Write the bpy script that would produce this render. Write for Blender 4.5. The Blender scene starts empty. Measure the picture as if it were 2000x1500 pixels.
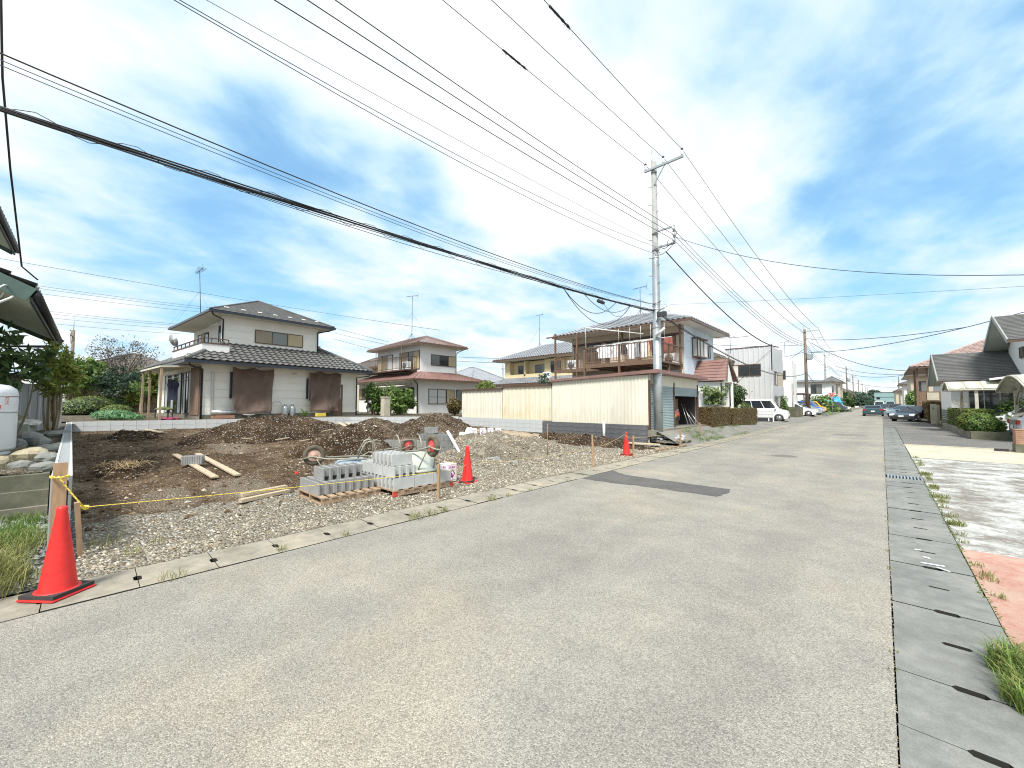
import bpy, math, random
from mathutils import Vector, Matrix, noise as mn
R = math.radians
random.seed(7)
scn = bpy.context.scene
C = scn.collection

# ------------------------------------------------------------------ camera, sky, sun, exposure
cam = bpy.data.objects.new('camera', bpy.data.cameras.new('camera'))
C.objects.link(cam)
cam.data.sensor_fit = 'HORIZONTAL'
cam.data.sensor_width = 36.0
cam.data.lens = 770 / 2000 * 36.0
cam.data.clip_start = 0.05
cam.data.clip_end = 6000
cam.location = (0, 0, 1.55)
cam.rotation_euler = (R(90 + 2.825), 0, R(43.157))
scn.camera = cam

SUN_EL, SUN_AZ = R(54), R(152)          # azimuth measured clockwise from +Y
world = bpy.data.worlds.new('World')
scn.world = world
world.use_nodes = True
wt = world.node_tree
wt.nodes.clear()
def wn(t, **k):
    n = wt.nodes.new(t)
    for a, b in k.items(): setattr(n, a, b)
    return n
wl = wt.links.new
def wmath(op, a, b=None, c=None, clamp=False):
    n = wn('ShaderNodeMath', operation=op); n.use_clamp = clamp
    for i, x in enumerate((a, b, c)):
        if x is None: continue
        if hasattr(x, 'links'): wl(x, n.inputs[i])
        else: n.inputs[i].default_value = x
    return n.outputs[0]
wout = wn('ShaderNodeOutputWorld')
sky = wn('ShaderNodeTexSky', sky_type='NISHITA')
sky.sun_disc = False
sky.sun_elevation = SUN_EL
sky.sun_rotation = SUN_AZ
sky.air_density = 1.0; sky.dust_density = 0.6; sky.ozone_density = 1.0
bg_sky = wn('ShaderNodeBackground'); bg_sky.inputs[1].default_value = 0.06
tint = wn('ShaderNodeMixRGB', blend_type='MULTIPLY'); tint.inputs[0].default_value = 1.0
tint.inputs[2].default_value = (0.86, 1.12, 1.06, 1)
wl(sky.outputs[0], tint.inputs[1]); wl(tint.outputs[0], bg_sky.inputs[0])
tc = wn('ShaderNodeTexCoord')
sep = wn('ShaderNodeSeparateXYZ'); wl(tc.outputs['Generated'], sep.inputs[0])
zc = wmath('MAXIMUM', sep.outputs[2], 0.0)
den = wmath('ADD', zc, 0.16)
px_ = wmath('DIVIDE', sep.outputs[0], den); py_ = wmath('DIVIDE', sep.outputs[1], den)
comb = wn('ShaderNodeCombineXYZ'); wl(px_, comb.inputs[0]); wl(py_, comb.inputs[1])
mapn = wn('ShaderNodeMapping'); wl(comb.outputs[0], mapn.inputs[0])
mapn.inputs['Rotation'].default_value = (0, 0, R(28)); mapn.inputs['Scale'].default_value = (1.0, 0.8, 1)
mapn.inputs['Location'].default_value = (3.1, 1.7, 0)
def wnoise(scale, detail, rough, dist=0.0, w=0.0):
    n = wn('ShaderNodeTexNoise', noise_dimensions='4D')
    wl(mapn.outputs[0], n.inputs['Vector'])
    n.inputs['W'].default_value = w; n.inputs['Scale'].default_value = scale
    n.inputs['Detail'].default_value = detail; n.inputs['Roughness'].default_value = rough
    n.inputs['Distortion'].default_value = dist
    return n.outputs['Fac']
n1 = wnoise(1.3, 6, 0.53, 0.2, 0.3)
n2 = wnoise(3.6, 6, 0.56, 0.25, 4.7)
cov = wmath('ADD', wmath('ADD', wmath('MULTIPLY', n1, 0.85), wmath('MULTIPLY', n2, 0.66)), -0.18)
# thinner and thicker places in the cloud deck, each given by a direction in the sky
def patch(az, el, width, amount):
    d = (math.sin(R(az)) * math.cos(R(el)), math.cos(R(az)) * math.cos(R(el)), math.sin(R(el)))
    dot = wn('ShaderNodeVectorMath', operation='DOT_PRODUCT')
    wl(tc.outputs['Generated'], dot.inputs[0]); dot.inputs[1].default_value = d
    mr = wn('ShaderNodeMapRange', interpolation_type='SMOOTHSTEP')
    wl(dot.outputs['Value'], mr.inputs[0])
    mr.inputs[1].default_value = math.cos(R(width)); mr.inputs[2].default_value = 1.0
    mr.inputs[3].default_value = 0.0; mr.inputs[4].default_value = amount
    return mr.outputs[0]
for p in SKY_PATCHES if 'SKY_PATCHES' in globals() else [
        (-84, 21, 17, -.12), (-80, 15, 11, -.10), (-72, 10, 9, -.08), (-72, 31, 9, -.10), (-60, 29, 8, -.10), (-50, 19, 7, -.08),
        (-33, 16, 9, -.15), (-42, 13, 7, -.07), (-24, 15, 9, -.10), (-17, 19, 7, -.07), (3, 18, 13, -.15), (-4, 25, 12, -.08), (16, 28, 14, -.04), (24, 13, 12, -.06),
        (-58, 38, 15, .08), (-40, 33, 14, .13), (-24, 29, 13, .10), (-8, 26, 9, .05), (-15, 8, 10, .05), (-95, 28, 14, .06), (-2, 42, 14, -.05)]:
    cov = wmath('ADD', cov, patch(*p))
hz = wn('ShaderNodeMapRange', interpolation_type='SMOOTHSTEP'); wl(sep.outputs[2], hz.inputs[0])
hz.inputs[1].default_value = 0.0; hz.inputs[2].default_value = 0.24; hz.inputs[3].default_value = 0.07; hz.inputs[4].default_value = 0.0
cov = wmath('ADD', cov, hz.outputs[0])
cl = wn('ShaderNodeMapRange', interpolation_type='SMOOTHSTEP'); wl(cov, cl.inputs[0])
cl.inputs[1].default_value = 0.24; cl.inputs[2].default_value = 0.52; cl.inputs[3].default_value = 0.62; cl.inputs[4].default_value = 1.0
ccol = wn('ShaderNodeValToRGB'); wl(cov, ccol.inputs[0])
cr = ccol.color_ramp
cr.elements[0].position = 0.26; cr.elements[0].color = (0.082, 0.158, 0.25, 1)
cr.elements[1].position = 0.70; cr.elements[1].color = (0.295, 0.297, 0.298, 1)
for ps, cc in ((0.36, (0.118, 0.195, 0.266)), (0.45, (0.165, 0.228, 0.278)), (0.55, (0.215, 0.252, 0.276))):
    e = cr.elements.new(ps); e.color = (*cc, 1)
bg_cl = wn('ShaderNodeBackground'); bg_cl.inputs[1].default_value = 1.0
wl(ccol.outputs[0], bg_cl.inputs[0])
mixs = wn('ShaderNodeMixShader')
wl(cl.outputs[0], mixs.inputs[0]); wl(bg_sky.outputs[0], mixs.inputs[1]); wl(bg_cl.outputs[0], mixs.inputs[2])
wl(mixs.outputs[0], wout.inputs['Surface'])

sun = bpy.data.objects.new('sun', bpy.data.lights.new('sun', 'SUN'))
C.objects.link(sun)
sun.data.energy = 1.5
sun.data.angle = R(14)
sun.data.color = (1.0, 0.955, 0.89)
sd = Vector((math.sin(SUN_AZ) * math.cos(SUN_EL), math.cos(SUN_AZ) * math.cos(SUN_EL), math.sin(SUN_EL)))
sun.rotation_euler = sd.to_track_quat('Z', 'Y').to_euler()
sun.location = (0, 0, 40)

scn.view_settings.view_transform = 'Standard'
scn.view_settings.look = 'None'
scn.view_settings.exposure = 1.98
scn.view_settings.gamma = 1.0
scn.view_settings.use_curve_mapping = False
scn.render.engine = 'CYCLES'
scn.cycles.use_denoising = True
scn.cycles.denoiser = 'OPENIMAGEDENOISE'
scn.cycles.denoising_input_passes = 'RGB_ALBEDO_NORMAL'
scn.cycles.denoising_prefilter = 'NONE'
scn.cycles.filter_width = 1.1
scn.cycles.max_bounces = 6
scn.cycles.diffuse_bounces = 3
scn.cycles.transparent_max_bounces = 8
scn.cycles.sample_clamp_indirect = 6

# ------------------------------------------------------------------ object helpers
def tag(o, label=None, cat=None, group=None, kind=None):
    if label: o['label'] = label
    if cat: o['category'] = cat
    if group: o['group'] = group
    if kind: o['kind'] = kind
    return o
def thing(name, label, cat, loc=(0, 0, 0), rz=0.0, group=None, rot=None):
    o = bpy.data.objects.new(name, None); C.objects.link(o)
    o.empty_display_size = 0.2
    o.location = loc
    o.rotation_euler = rot if rot else (0, 0, rz)
    return tag(o, label, cat, group)
KIDS = {}
def link(name, me, parent=None):
    o = bpy.data.objects.new(name, me); C.objects.link(o)
    if parent:
        o.parent = parent; KIDS.setdefault(parent.name, []).append(o)
    return o
def copy_tree(src, label=None, parent=None, **kw):
    c = src.copy(); C.objects.link(c)
    if parent:
        c.parent = parent; KIDS.setdefault(parent.name, []).append(c)
    if label: c['label'] = label
    for k, v in kw.items(): setattr(c, k, v)
    for ch in list(KIDS.get(src.name, [])): copy_tree(ch, None, c)
    return c

class Face:
    """a plane seen from outside: a runs to the viewer's right, b up, c out of the wall"""
    def __init__(s, o, right, normal=None, up=(0, 0, 1)):
        s.o = Vector(o); s.r = Vector(right).normalized(); s.u = Vector(up).normalized()
        s.n = Vector(normal).normalized() if normal else s.r.cross(s.u).normalized()
    def p(s, a, b, c=0.0): return s.o + s.r * a + s.u * b + s.n * c

class MB:
    def __init__(s): s.v = []; s.f = []; s.mi = []; s.sm = []; s.m = 0
    def add(s, vs, fs, smooth=False):
        k = len(s.v); s.v.extend(tuple(p) for p in vs)
        for f in fs:
            s.f.append(tuple(i + k for i in f)); s.mi.append(s.m); s.sm.append(smooth)
        return s
    BOXF = [(0, 3, 2, 1), (4, 5, 6, 7), (0, 1, 5, 4), (1, 2, 6, 5), (2, 3, 7, 6), (3, 0, 4, 7)]
    def box(s, x0, x1, y0, y1, z0, z1):
        return s.add([(x0, y0, z0), (x1, y0, z0), (x1, y1, z0), (x0, y1, z0), (x0, y0, z1), (x1, y0, z1), (x1, y1, z1), (x0, y1, z1)], MB.BOXF)
    def fbox(s, F, a0, a1, b0, b1, c0, c1):
        return s.add([F.p(a0, b0, c0), F.p(a1, b0, c0), F.p(a1, b0, c1), F.p(a0, b0, c1), F.p(a0, b1, c0), F.p(a1, b1, c0), F.p(a1, b1, c1), F.p(a0, b1, c1)], MB.BOXF)
    def hexa(s, pts): return s.add(pts, MB.BOXF)
    def obox(s, c, size, rz=0, rx=0, ry=0):
        M = Matrix.Translation(c) @ Matrix.Rotation(rz, 4, 'Z') @ Matrix.Rotation(ry, 4, 'Y') @ Matrix.Rotation(rx, 4, 'X')
        x, y, z = [k / 2 for k in size]
        return s.add([M @ Vector(q) for q in [(-x, -y, -z), (x, -y, -z), (x, y, -z), (-x, y, -z), (-x, -y, z), (x, -y, z), (x, y, z), (-x, y, z)]], MB.BOXF)
    def bar(s, a, b, w, h=None, up=(0, 0, 1)):
        a = Vector(a); b = Vector(b); h = h or w
        d = (b - a).normalized(); u = Vector(up)
        if abs(d.dot(u)) > .98: u = Vector((0, 1, 0))
        r = d.cross(u).normalized() * (w / 2); u = r.cross(d).normalized() * (h / 2)
        return s.add([a - r - u, a + r - u, b + r - u, b - r - u, a - r + u, a + r + u, b + r + u, b - r + u], MB.BOXF)
    def quad(s, *p): return s.add(p, [tuple(range(len(p)))])
    def prism(s, poly, axis, a0, a1):
        def P(p, q, a): return {'x': (a, p, q), 'y': (p, a, q), 'z': (p, q, a)}[axis]
        n = len(poly)
        vs = [P(p, q, a0) for p, q in poly] + [P(p, q, a1) for p, q in poly]
        fs = [(i, (i + 1) % n, n + (i + 1) % n, n + i) for i in range(n)] + [tuple(range(n - 1, -1, -1)), tuple(range(n, 2 * n))]
        return s.add(vs, fs)
    def tube(s, pts, r, n=6, closed=False, cap=True):
        pts = [Vector(p) for p in pts]; m = len(pts)
        rs = r if isinstance(r, (list, tuple)) else [r] * m
        vs = []; prev = None
        for i, p in enumerate(pts):
            if closed: d = pts[(i + 1) % m] - pts[i - 1]
            else: d = pts[min(i + 1, m - 1)] - pts[max(i - 1, 0)]
            d.normalize()
            if prev is None:
                u = Vector((0, 0, 1)) if abs(d.z) < .9 else Vector((1, 0, 0))
                x = d.cross(u).normalized()
            else:
                x = (prev - d * prev.dot(d)).normalized()
            prev = x; y = d.cross(x)
            for k in range(n):
                t = 2 * math.pi * k / n
                vs.append(p + (x * math.cos(t) + y * math.sin(t)) * rs[i])
        fs = []
        for i in range(m if closed else m - 1):
            j = (i + 1) % m
            for k in range(n):
                fs.append((i * n + k, i * n + (k + 1) % n, j * n + (k + 1) % n, j * n + k))
        if cap and not closed:
            fs.append(tuple(range(n - 1, -1, -1))); fs.append(tuple((m - 1) * n + k for k in range(n)))
        return s.add(vs, fs, True)
    def lathe(s, prof, n=16, c=(0, 0, 0), axis='z', smooth=True):
        vs = []; c = Vector(c)
        for r_, h in prof:
            for k in range(n):
                t = 2 * math.pi * k / n
                a, b = r_ * math.cos(t), r_ * math.sin(t)
                vs.append(c + Vector({'z': (a, b, h), 'y': (a, h, b), 'x': (h, a, b)}[axis]))
        fs = []
        for i in range(len(prof) - 1):
            for k in range(n):
                fs.append((i * n + k, i * n + (k + 1) % n, (i + 1) * n + (k + 1) % n, (i + 1) * n + k))
        fs.append(tuple(range(n - 1, -1, -1))); fs.append(tuple((len(prof) - 1) * n + k for k in range(n)))
        return s.add(vs, fs, smooth)
    def mesh(s, name, mats):
        me = bpy.data.meshes.new(name)
        me.from_pydata(s.v, [], s.f)
        for m in (mats if isinstance(mats, (list, tuple)) else [mats]): me.materials.append(m)
        me.polygons.foreach_set('material_index', s.mi)
        me.polygons.foreach_set('use_smooth', s.sm)
        me.update()
        return me
    def build(s, name, mats, parent=None): return link(name, s.mesh(name, mats), parent)

# ------------------------------------------------------------------ materials
def newmat(name):
    m = bpy.data.materials.new(name); m.use_nodes = True
    nt = m.node_tree
    return m, nt, nt.nodes['Principled BSDF']
def nz(nt, vec, scale, detail=4, rough=.55, dist=0, out='Fac'):
    n = nt.nodes.new('ShaderNodeTexNoise')
    n.inputs['Scale'].default_value = scale; n.inputs['Detail'].default_value = detail
    n.inputs['Roughness'].default_value = rough; n.inputs['Distortion'].default_value = dist
    if vec: nt.links.new(vec, n.inputs['Vector'])
    return n.outputs[out]
def ramp(nt, fac, stops):
    n = nt.nodes.new('ShaderNodeValToRGB'); r = n.color_ramp
    r.elements[0].position = stops[0][0]; r.elements[0].color = (*stops[0][1], 1)
    r.elements[1].position = stops[-1][0]; r.elements[1].color = (*stops[-1][1], 1)
    for p, c in stops[1:-1]:
        k = r.elements.new(p); k.color = (*c, 1)
    nt.links.new(fac, n.inputs[0])
    return n.outputs[0]
def mixc(nt, fac, a, b, mode='MIX'):
    n = nt.nodes.new('ShaderNodeMixRGB'); n.blend_type = mode
    for i, x in ((0, fac), (1, a), (2, b)):
        if hasattr(x, 'links'): nt.links.new(x, n.inputs[i])
        elif i == 0: n.inputs[0].default_value = x
        else: n.inputs[i].default_value = (*x, 1)
    return n.outputs[0]
def nmath(nt, op, a, b=None, clamp=False):
    n = nt.nodes.new('ShaderNodeMath'); n.operation = op; n.use_clamp = clamp
    for i, x in enumerate((a, b)):
        if x is None: continue
        if hasattr(x, 'links'): nt.links.new(x, n.inputs[i])
        else: n.inputs[i].default_value = x
    return n.outputs[0]
def mrange(nt, v, a, b, c=0., d=1.):
    n = nt.nodes.new('ShaderNodeMapRange'); n.interpolation_type = 'SMOOTHSTEP'
    nt.links.new(v, n.inputs[0])
    for i, x in enumerate((a, b, c, d)): n.inputs[i + 1].default_value = x
    return n.outputs[0]
def bump(nt, bs, h, strength=.3, dist=.01):
    n = nt.nodes.new('ShaderNodeBump'); n.inputs['Strength'].default_value = strength; n.inputs['Distance'].default_value = dist
    nt.links.new(h, n.inputs['Height']); nt.links.new(n.outputs[0], bs.inputs['Normal'])
def coord(nt, kind='Object', scale=None):
    t = nt.nodes.new('ShaderNodeTexCoord').outputs[kind]
    if scale:
        m = nt.nodes.new('ShaderNodeMapping'); m.inputs['Scale'].default_value = scale
        nt.links.new(t, m.inputs[0]); t = m.outputs[0]
    return t
def world_pos(nt): return nt.nodes.new('ShaderNodeNewGeometry').outputs['Position']
def M(name, c, var=.18, scale=3., rough=.6, metal=0., b=0., bscale=40., spec=.5, c2=None, stretch=None, fine=0., coat=0., dist=.004):
    m, nt, bs = newmat(name)
    v = coord(nt, 'Object', stretch)
    n = nz(nt, v, scale, 5, .6)
    lo = c2 if c2 else tuple(x * (1 - var) for x in c)
    hi = c if c2 else tuple(min(1, x * (1 + var * .6)) for x in c)
    col = ramp(nt, n, [(.3, lo), (.68, hi)])
    if fine:
        f = nz(nt, v, bscale, 3, .6)
        col = mixc(nt, 1.0, col, ramp(nt, f, [(.3, (1 - fine,) * 3), (.7, (1 + fine * .5,) * 3)]), 'MULTIPLY')
    nt.links.new(col, bs.inputs['Base Color'])
    bs.inputs['Roughness'].default_value = rough; bs.inputs['Metallic'].default_value = metal
    bs.inputs['Specular IOR Level'].default_value = spec
    if coat: bs.inputs['Coat Weight'].default_value = coat; bs.inputs['Coat Roughness'].default_value = .08
    if b: bump(nt, bs, nz(nt, v, bscale, 4, .6), b, dist)
    return m
def leafmat(name, lo, hi, mid=None, trans=.34, rough=.5):
    m, nt, bs = newmat(name)
    g = nt.nodes.new('ShaderNodeNewGeometry')
    st = [(0., lo), (1., hi)] if not mid else [(0., lo), (.5, mid), (1., hi)]
    col = ramp(nt, g.outputs['Random Per Island'], st)
    nt.links.new(col, bs.inputs['Base Color'])
    bs.inputs['Roughness'].default_value = rough; bs.inputs['Specular IOR Level'].default_value = .35
    tr = nt.nodes.new('ShaderNodeBsdfTranslucent'); nt.links.new(col, tr.inputs[0])
    mx = nt.nodes.new('ShaderNodeMixShader'); mx.inputs[0].default_value = trans
    nt.links.new(bs.outputs[0], mx.inputs[1]); nt.links.new(tr.outputs[0], mx.inputs[2])
    nt.links.new(mx.outputs[0], nt.nodes['Material Output'].inputs['Surface'])
    return m

# aged asphalt: pale stones in a grey binder, tan dust, darker wheel paths
def asphalt(name, base, tan, size=95, dark=1.0, contrast=1.0, tracks=False):
    m, nt, bs = newmat(name)
    p = world_pos(nt)
    vo = nt.nodes.new('ShaderNodeTexVoronoi'); vo.inputs['Scale'].default_value = size; nt.links.new(p, vo.inputs['Vector'])
    wn_ = nt.nodes.new('ShaderNodeTexWhiteNoise'); nt.links.new(vo.outputs['Position'], wn_.inputs['Vector'])
    lo, hi = 1 - .52 * contrast, 1 + .42 * contrast
    st = ramp(nt, wn_.outputs['Value'], [(.0, (lo, lo, lo)), (.3, (.86, .86, .85)), (.72, (1.07, 1.06, 1.04)), (1., (hi, hi, hi * .98))])
    edge = mrange(nt, vo.outputs['Distance'], .0035 * 95 / size * 1.0, .0085 * 95 / size, 1.0, 1 - .5 * contrast)
    big = nz(nt, p, .42, 6, .62)
    mid = nz(nt, p, 2.6, 5, .6)
    d2 = tuple(x * dark for x in base)
    sx = nt.nodes.new('ShaderNodeSeparateXYZ'); nt.links.new(p, sx.inputs[0])
    col = ramp(nt, big, [(.34, d2), (.50, base), (.66, tan)])
    col = mixc(nt, 1., col, ramp(nt, mid, [(.3, (.88, .88, .89)), (.7, (1.07, 1.06, 1.05))]), 'MULTIPLY')
    col = mixc(nt, 1., col, st, 'MULTIPLY')
    fine = nz(nt, p, 210, 2, .5)
    col = mixc(nt, 1., col, ramp(nt, fine, [(.3, (.78,) * 3), (.7, (1.16,) * 3)]), 'MULTIPLY')
    if tracks:
        # worn wheel paths along the street, one old oil stain, hairline cracks
        wob = nmath(nt, 'ADD', sx.outputs[0], nmath(nt, 'MULTIPLY', nz(nt, p, .35, 3, .5), .9))
        for xc in (-.85, -2.35, -3.0, -4.25):
            k = mrange(nt, nmath(nt, 'ABSOLUTE', nmath(nt, 'SUBTRACT', wob, xc + .45)), .12, .42, .93, 1.0)
            col = mixc(nt, 1., col, k, 'MULTIPLY')
        vd = nt.nodes.new('ShaderNodeVectorMath'); vd.operation = 'DISTANCE'; nt.links.new(p, vd.inputs[0]); vd.inputs[1].default_value = (-1.25, 25.6, 0)
        k = mrange(nt, nmath(nt, 'ADD', vd.outputs['Value'], nmath(nt, 'MULTIPLY', mid, 1.2)), .7, 1.7, .66, 1.0)
        col = mixc(nt, 1., col, k, 'MULTIPLY')
        cv = nt.nodes.new('ShaderNodeTexVoronoi'); cv.feature = 'DISTANCE_TO_EDGE'; cv.inputs['Scale'].default_value = .22
        ms = nt.nodes.new('ShaderNodeVectorMath'); ms.operation = 'ADD'; nt.links.new(p, ms.inputs[0]); nt.links.new(nz(nt, p, 1.3, 4, .6, 0, 'Color'), ms.inputs[1]); nt.links.new(ms.outputs[0], cv.inputs['Vector'])
        k = nmath(nt, 'MULTIPLY', mrange(nt, cv.outputs['Distance'], .0005, .0016, 1, 0), mrange(nt, big, .54, .62))
        col = mixc(nt, nmath(nt, 'MULTIPLY', k, .16), col, (.10, .095, .085))
    nt.links.new(col, bs.inputs['Base Color'])
    bs.inputs['Roughness'].default_value = .86; bs.inputs['Specular IOR Level'].default_value = .3
    bump(nt, bs, nmath(nt, 'ADD', nmath(nt, 'MULTIPLY', vo.outputs['Distance'], -60), fine), .35, .004)
    return m
m_road = asphalt('asphalt_road', (.312, .300, .268), (.372, .340, .276), 140, .88, .75, True)
m_apron = asphalt('asphalt_apron', (.175, .172, .165), (.225, .217, .197), 80, .85, .6)
m_patch = asphalt('asphalt_patch', (.115, .114, .112), (.155, .15, .142), 110, .85, .6)
m_lane = asphalt('asphalt_lane', (.24, .235, .22), (.27, .25, .215), 80, .85, .6)

def concrete(name, c, tan, stain=.6, sc=1.0):
    m, nt, bs = newmat(name)
    p = world_pos(nt)
    big = nz(nt, p, 1.1 * sc, 6, .65); mid = nz(nt, p, 7 * sc, 5, .65); fine = nz(nt, p, 130, 3, .6)
    col = ramp(nt, big, [(.3, tuple(x * (1 - .28 * stain) for x in c)), (.5, c), (.7, tan)])
    col = mixc(nt, 1., col, ramp(nt, mid, [(.3, (1 - .25 * stain,) * 3), (.65, (1.06,) * 3)]), 'MULTIPLY')
    col = mixc(nt, 1., col, ramp(nt, fine, [(.3, (.84,) * 3), (.7, (1.12,) * 3)]), 'MULTIPLY')
    nt.links.new(col, bs.inputs['Base Color'])
    bs.inputs['Roughness'].default_value = .88; bs.inputs['Specular IOR Level'].default_value = .3
    bump(nt, bs, nmath(nt, 'ADD', fine, mid), .25, .004)
    return m
m_gut_r = concrete('gutter_concrete_grey', (.20, .207, .195), (.265, .265, .24), .9)
m_gut_l = concrete('gutter_concrete_tan', (.31, .285, .23), (.39, .345, .26), 1.1)
m_conc = concrete('old_concrete', (.22, .205, .165), (.31, .28, .22), 1.0)
m_conc_d = concrete('mossy_concrete', (.15, .15, .105), (.25, .235, .17), 1.3)
m_cream = concrete('cream_concrete', (.46, .43, .335), (.53, .49, .39), .5)
m_drive = concrete('drive_concrete', (.215, .21, .19), (.265, .25, .215), .9)
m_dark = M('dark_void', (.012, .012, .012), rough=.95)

def worn(name, paint, under, lo, hi):
    m, nt, bs = newmat(name)
    p = world_pos(nt)
    a = nz(nt, p, 1.5, 9, .72, .3); b_ = nz(nt, p, 17, 6, .7); f = nz(nt, p, 140, 3, .6)
    k = nmath(nt, 'ADD', nmath(nt, 'MULTIPLY', a, .72), nmath(nt, 'MULTIPLY', b_, .28))
    k = mrange(nt, k, lo, hi)
    col = mixc(nt, k, under, paint)
    big = nz(nt, p, .9, 5, .6)
    col = mixc(nt, 1., col, ramp(nt, big, [(.3, (.82, .82, .80)), (.6, (1., 1., 1.)), (.75, (1.05, 1.04, 1.0))]), 'MULTIPLY')
    col = mixc(nt, 1., col, ramp(nt, f, [(.3, (.86,) * 3), (.7, (1.1,) * 3)]), 'MULTIPLY')
    nt.links.new(col, bs.inputs['Base Color'])
    bs.inputs['Roughness'].default_value = .8
    bump(nt, bs, nmath(nt, 'ADD', k, f), .2, .004)
    return m
m_white_worn = worn('worn_white_paint', (.56, .58, .565), (.19, .17, .145), .41, .62)
m_red_worn = worn('worn_red_paint', (.37, .115, .085), (.42, .30, .235), .40, .68)

# building-site soil with a pale gravel edge
def soil(name, gravel=True, brown=(.165, .110, .067), brown2=(.265, .192, .125), pale=(.43, .385, .30)):
    m, nt, bs = newmat(name)
    p = world_pos(nt)
    big = nz(nt, p, .9, 7, .68, .4); mid = nz(nt, p, 6, 7, .7); fine = nz(nt, p, 42, 4, .65)
    col = ramp(nt, big, [(.3, tuple(x * .6 for x in brown)), (.46, brown), (.60, brown2), (.74, tuple(x * 1.5 + .02 for x in brown2))])
    col = mixc(nt, 1., col, ramp(nt, mid, [(.3, (.6, .6, .6)), (.7, (1.3, 1.28, 1.25))]), 'MULTIPLY')
    vo = nt.nodes.new('ShaderNodeTexVoronoi'); vo.inputs['Scale'].default_value = 36; nt.links.new(p, vo.inputs['Vector'])
    wn_ = nt.nodes.new('ShaderNodeTexWhiteNoise'); nt.links.new(vo.outputs['Position'], wn_.inputs['Vector'])
    gcol = ramp(nt, wn_.outputs['Value'], [(0., tuple(x * .42 for x in pale)), (.35, tuple(x * .78 for x in pale)), (.75, pale), (1., (.70, .68, .62))])
    if gravel:
        s = nt.nodes.new('ShaderNodeSeparateXYZ'); nt.links.new(p, s.inputs[0])
        g1 = mrange(nt, s.outputs[0], -8.6, -6.6)                     # near the street
        y1 = mrange(nt, s.outputs[1], 5.0, 8.2)
        x2 = mrange(nt, s.outputs[0], -13.2, -10.2)
        g = nmath(nt, 'MAXIMUM', g1, nmath(nt, 'MULTIPLY', y1, x2))
        bn = nz(nt, p, 1.7, 6, .65)
        g = nmath(nt, 'ADD', g, nmath(nt, 'MULTIPLY', nmath(nt, 'SUBTRACT', bn, .5), 1.7))
        wall = mrange(nt, s.outputs[1], 11.6, 12.6, 1, 0)
        wall = nmath(nt, 'MAXIMUM', wall, mrange(nt, s.outputs[0], -8.4, -7.2))
        g = mrange(nt, nmath(nt, 'MULTIPLY', g, wall), .38, .62)
        for (cx_, cy_, rx_, ry_) in ((-8.6, 1.9, 1.0, .5), (-7.5, 2.0, .8, .35), (-9.2, 4.6, 1.2, .6), (-14.5, 2.9, 1.6, .5), (-18.5, 3.2, 1.5, .8), (-8.4, .9, .9, .4)):
            a_ = nmath(nt, 'DIVIDE', nmath(nt, 'SUBTRACT', s.outputs[0], cx_), rx_); b_ = nmath(nt, 'DIVIDE', nmath(nt, 'SUBTRACT', s.outputs[1], cy_), ry_)
            q_ = nmath(nt, 'ADD', nmath(nt, 'MULTIPLY', a_, a_), nmath(nt, 'MULTIPLY', b_, b_))
            q_ = mrange(nt, nmath(nt, 'ADD', q_, nmath(nt, 'MULTIPLY', nmath(nt, 'SUBTRACT', mid, .5), 3.0)), .4, 1.3, .42, 0)
            col = mixc(nt, q_, col, (.46, .40, .31))
        spots = mrange(nt, wn_.outputs['Value'], .955, .97)
        g = nmath(nt, 'MAXIMUM', g, nmath(nt, 'MULTIPLY', spots, .75))
    else:
        g = mrange(nt, wn_.outputs['Value'], .90, .93, 0, .7)
    col = mixc(nt, g, col, gcol)
    col = mixc(nt, 1., col, ramp(nt, fine, [(.3, (.66,) * 3), (.7, (1.22,) * 3)]), 'MULTIPLY')
    nt.links.new(col, bs.inputs['Base Color'])
    bs.inputs['Roughness'].default_value = .95; bs.inputs['Specular IOR Level'].default_value = .15
    h = nmath(nt, 'ADD', nmath(nt, 'MULTIPLY', mid, 1.5), nmath(nt, 'ADD', fine, nmath(nt, 'MULTIPLY', vo.outputs['Distance'], -12)))
    bump(nt, bs, h, .7, .03)
    return m
m_lot = soil('site_soil')
m_heap = soil('heap_soil', False, (.082, .052, .030), (.15, .102, .063))
m_heap2 = soil('stony_heap', False, (.12, .085, .055), (.22, .17, .115))
m_gheap = soil('gravel_heap_mat', False, (.33, .285, .215), (.44, .395, .32))
m_yard = soil('yard_soil', False, (.17, .14, .095), (.26, .225, .165))
m_ground = M('far_ground', (.20, .195, .165), c2=(.13, .135, .09), scale=.05, rough=.95)
m_slate_gravel = soil('slate_gravel', False, (.15, .165, .17), (.24, .25, .245), (.36, .38, .38))
def stonemat(name, stops):
    m, nt, bs = newmat(name)
    g = nt.nodes.new('ShaderNodeNewGeometry')
    col = ramp(nt, g.outputs['Random Per Island'], stops)
    nt.links.new(col, bs.inputs['Base Color']); bs.inputs['Roughness'].default_value = .9; bs.inputs['Specular IOR Level'].default_value = .2
    return m
m_stone = stonemat('gravel_stones', [(0, (.16, .13, .095)), (.45, (.29, .25, .185)), (.85, (.42, .375, .295)), (1, (.62, .58, .50))])
m_clod = stonemat('soil_clods', [(0, (.045, .028, .016)), (.6, (.12, .078, .047)), (.9, (.24, .18, .12)), (1, (.5, .45, .37))])
m_slate = stonemat('slate_stones', [(0, (.10, .115, .12)), (.6, (.24, .25, .25)), (1, (.42, .43, .42))])

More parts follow.
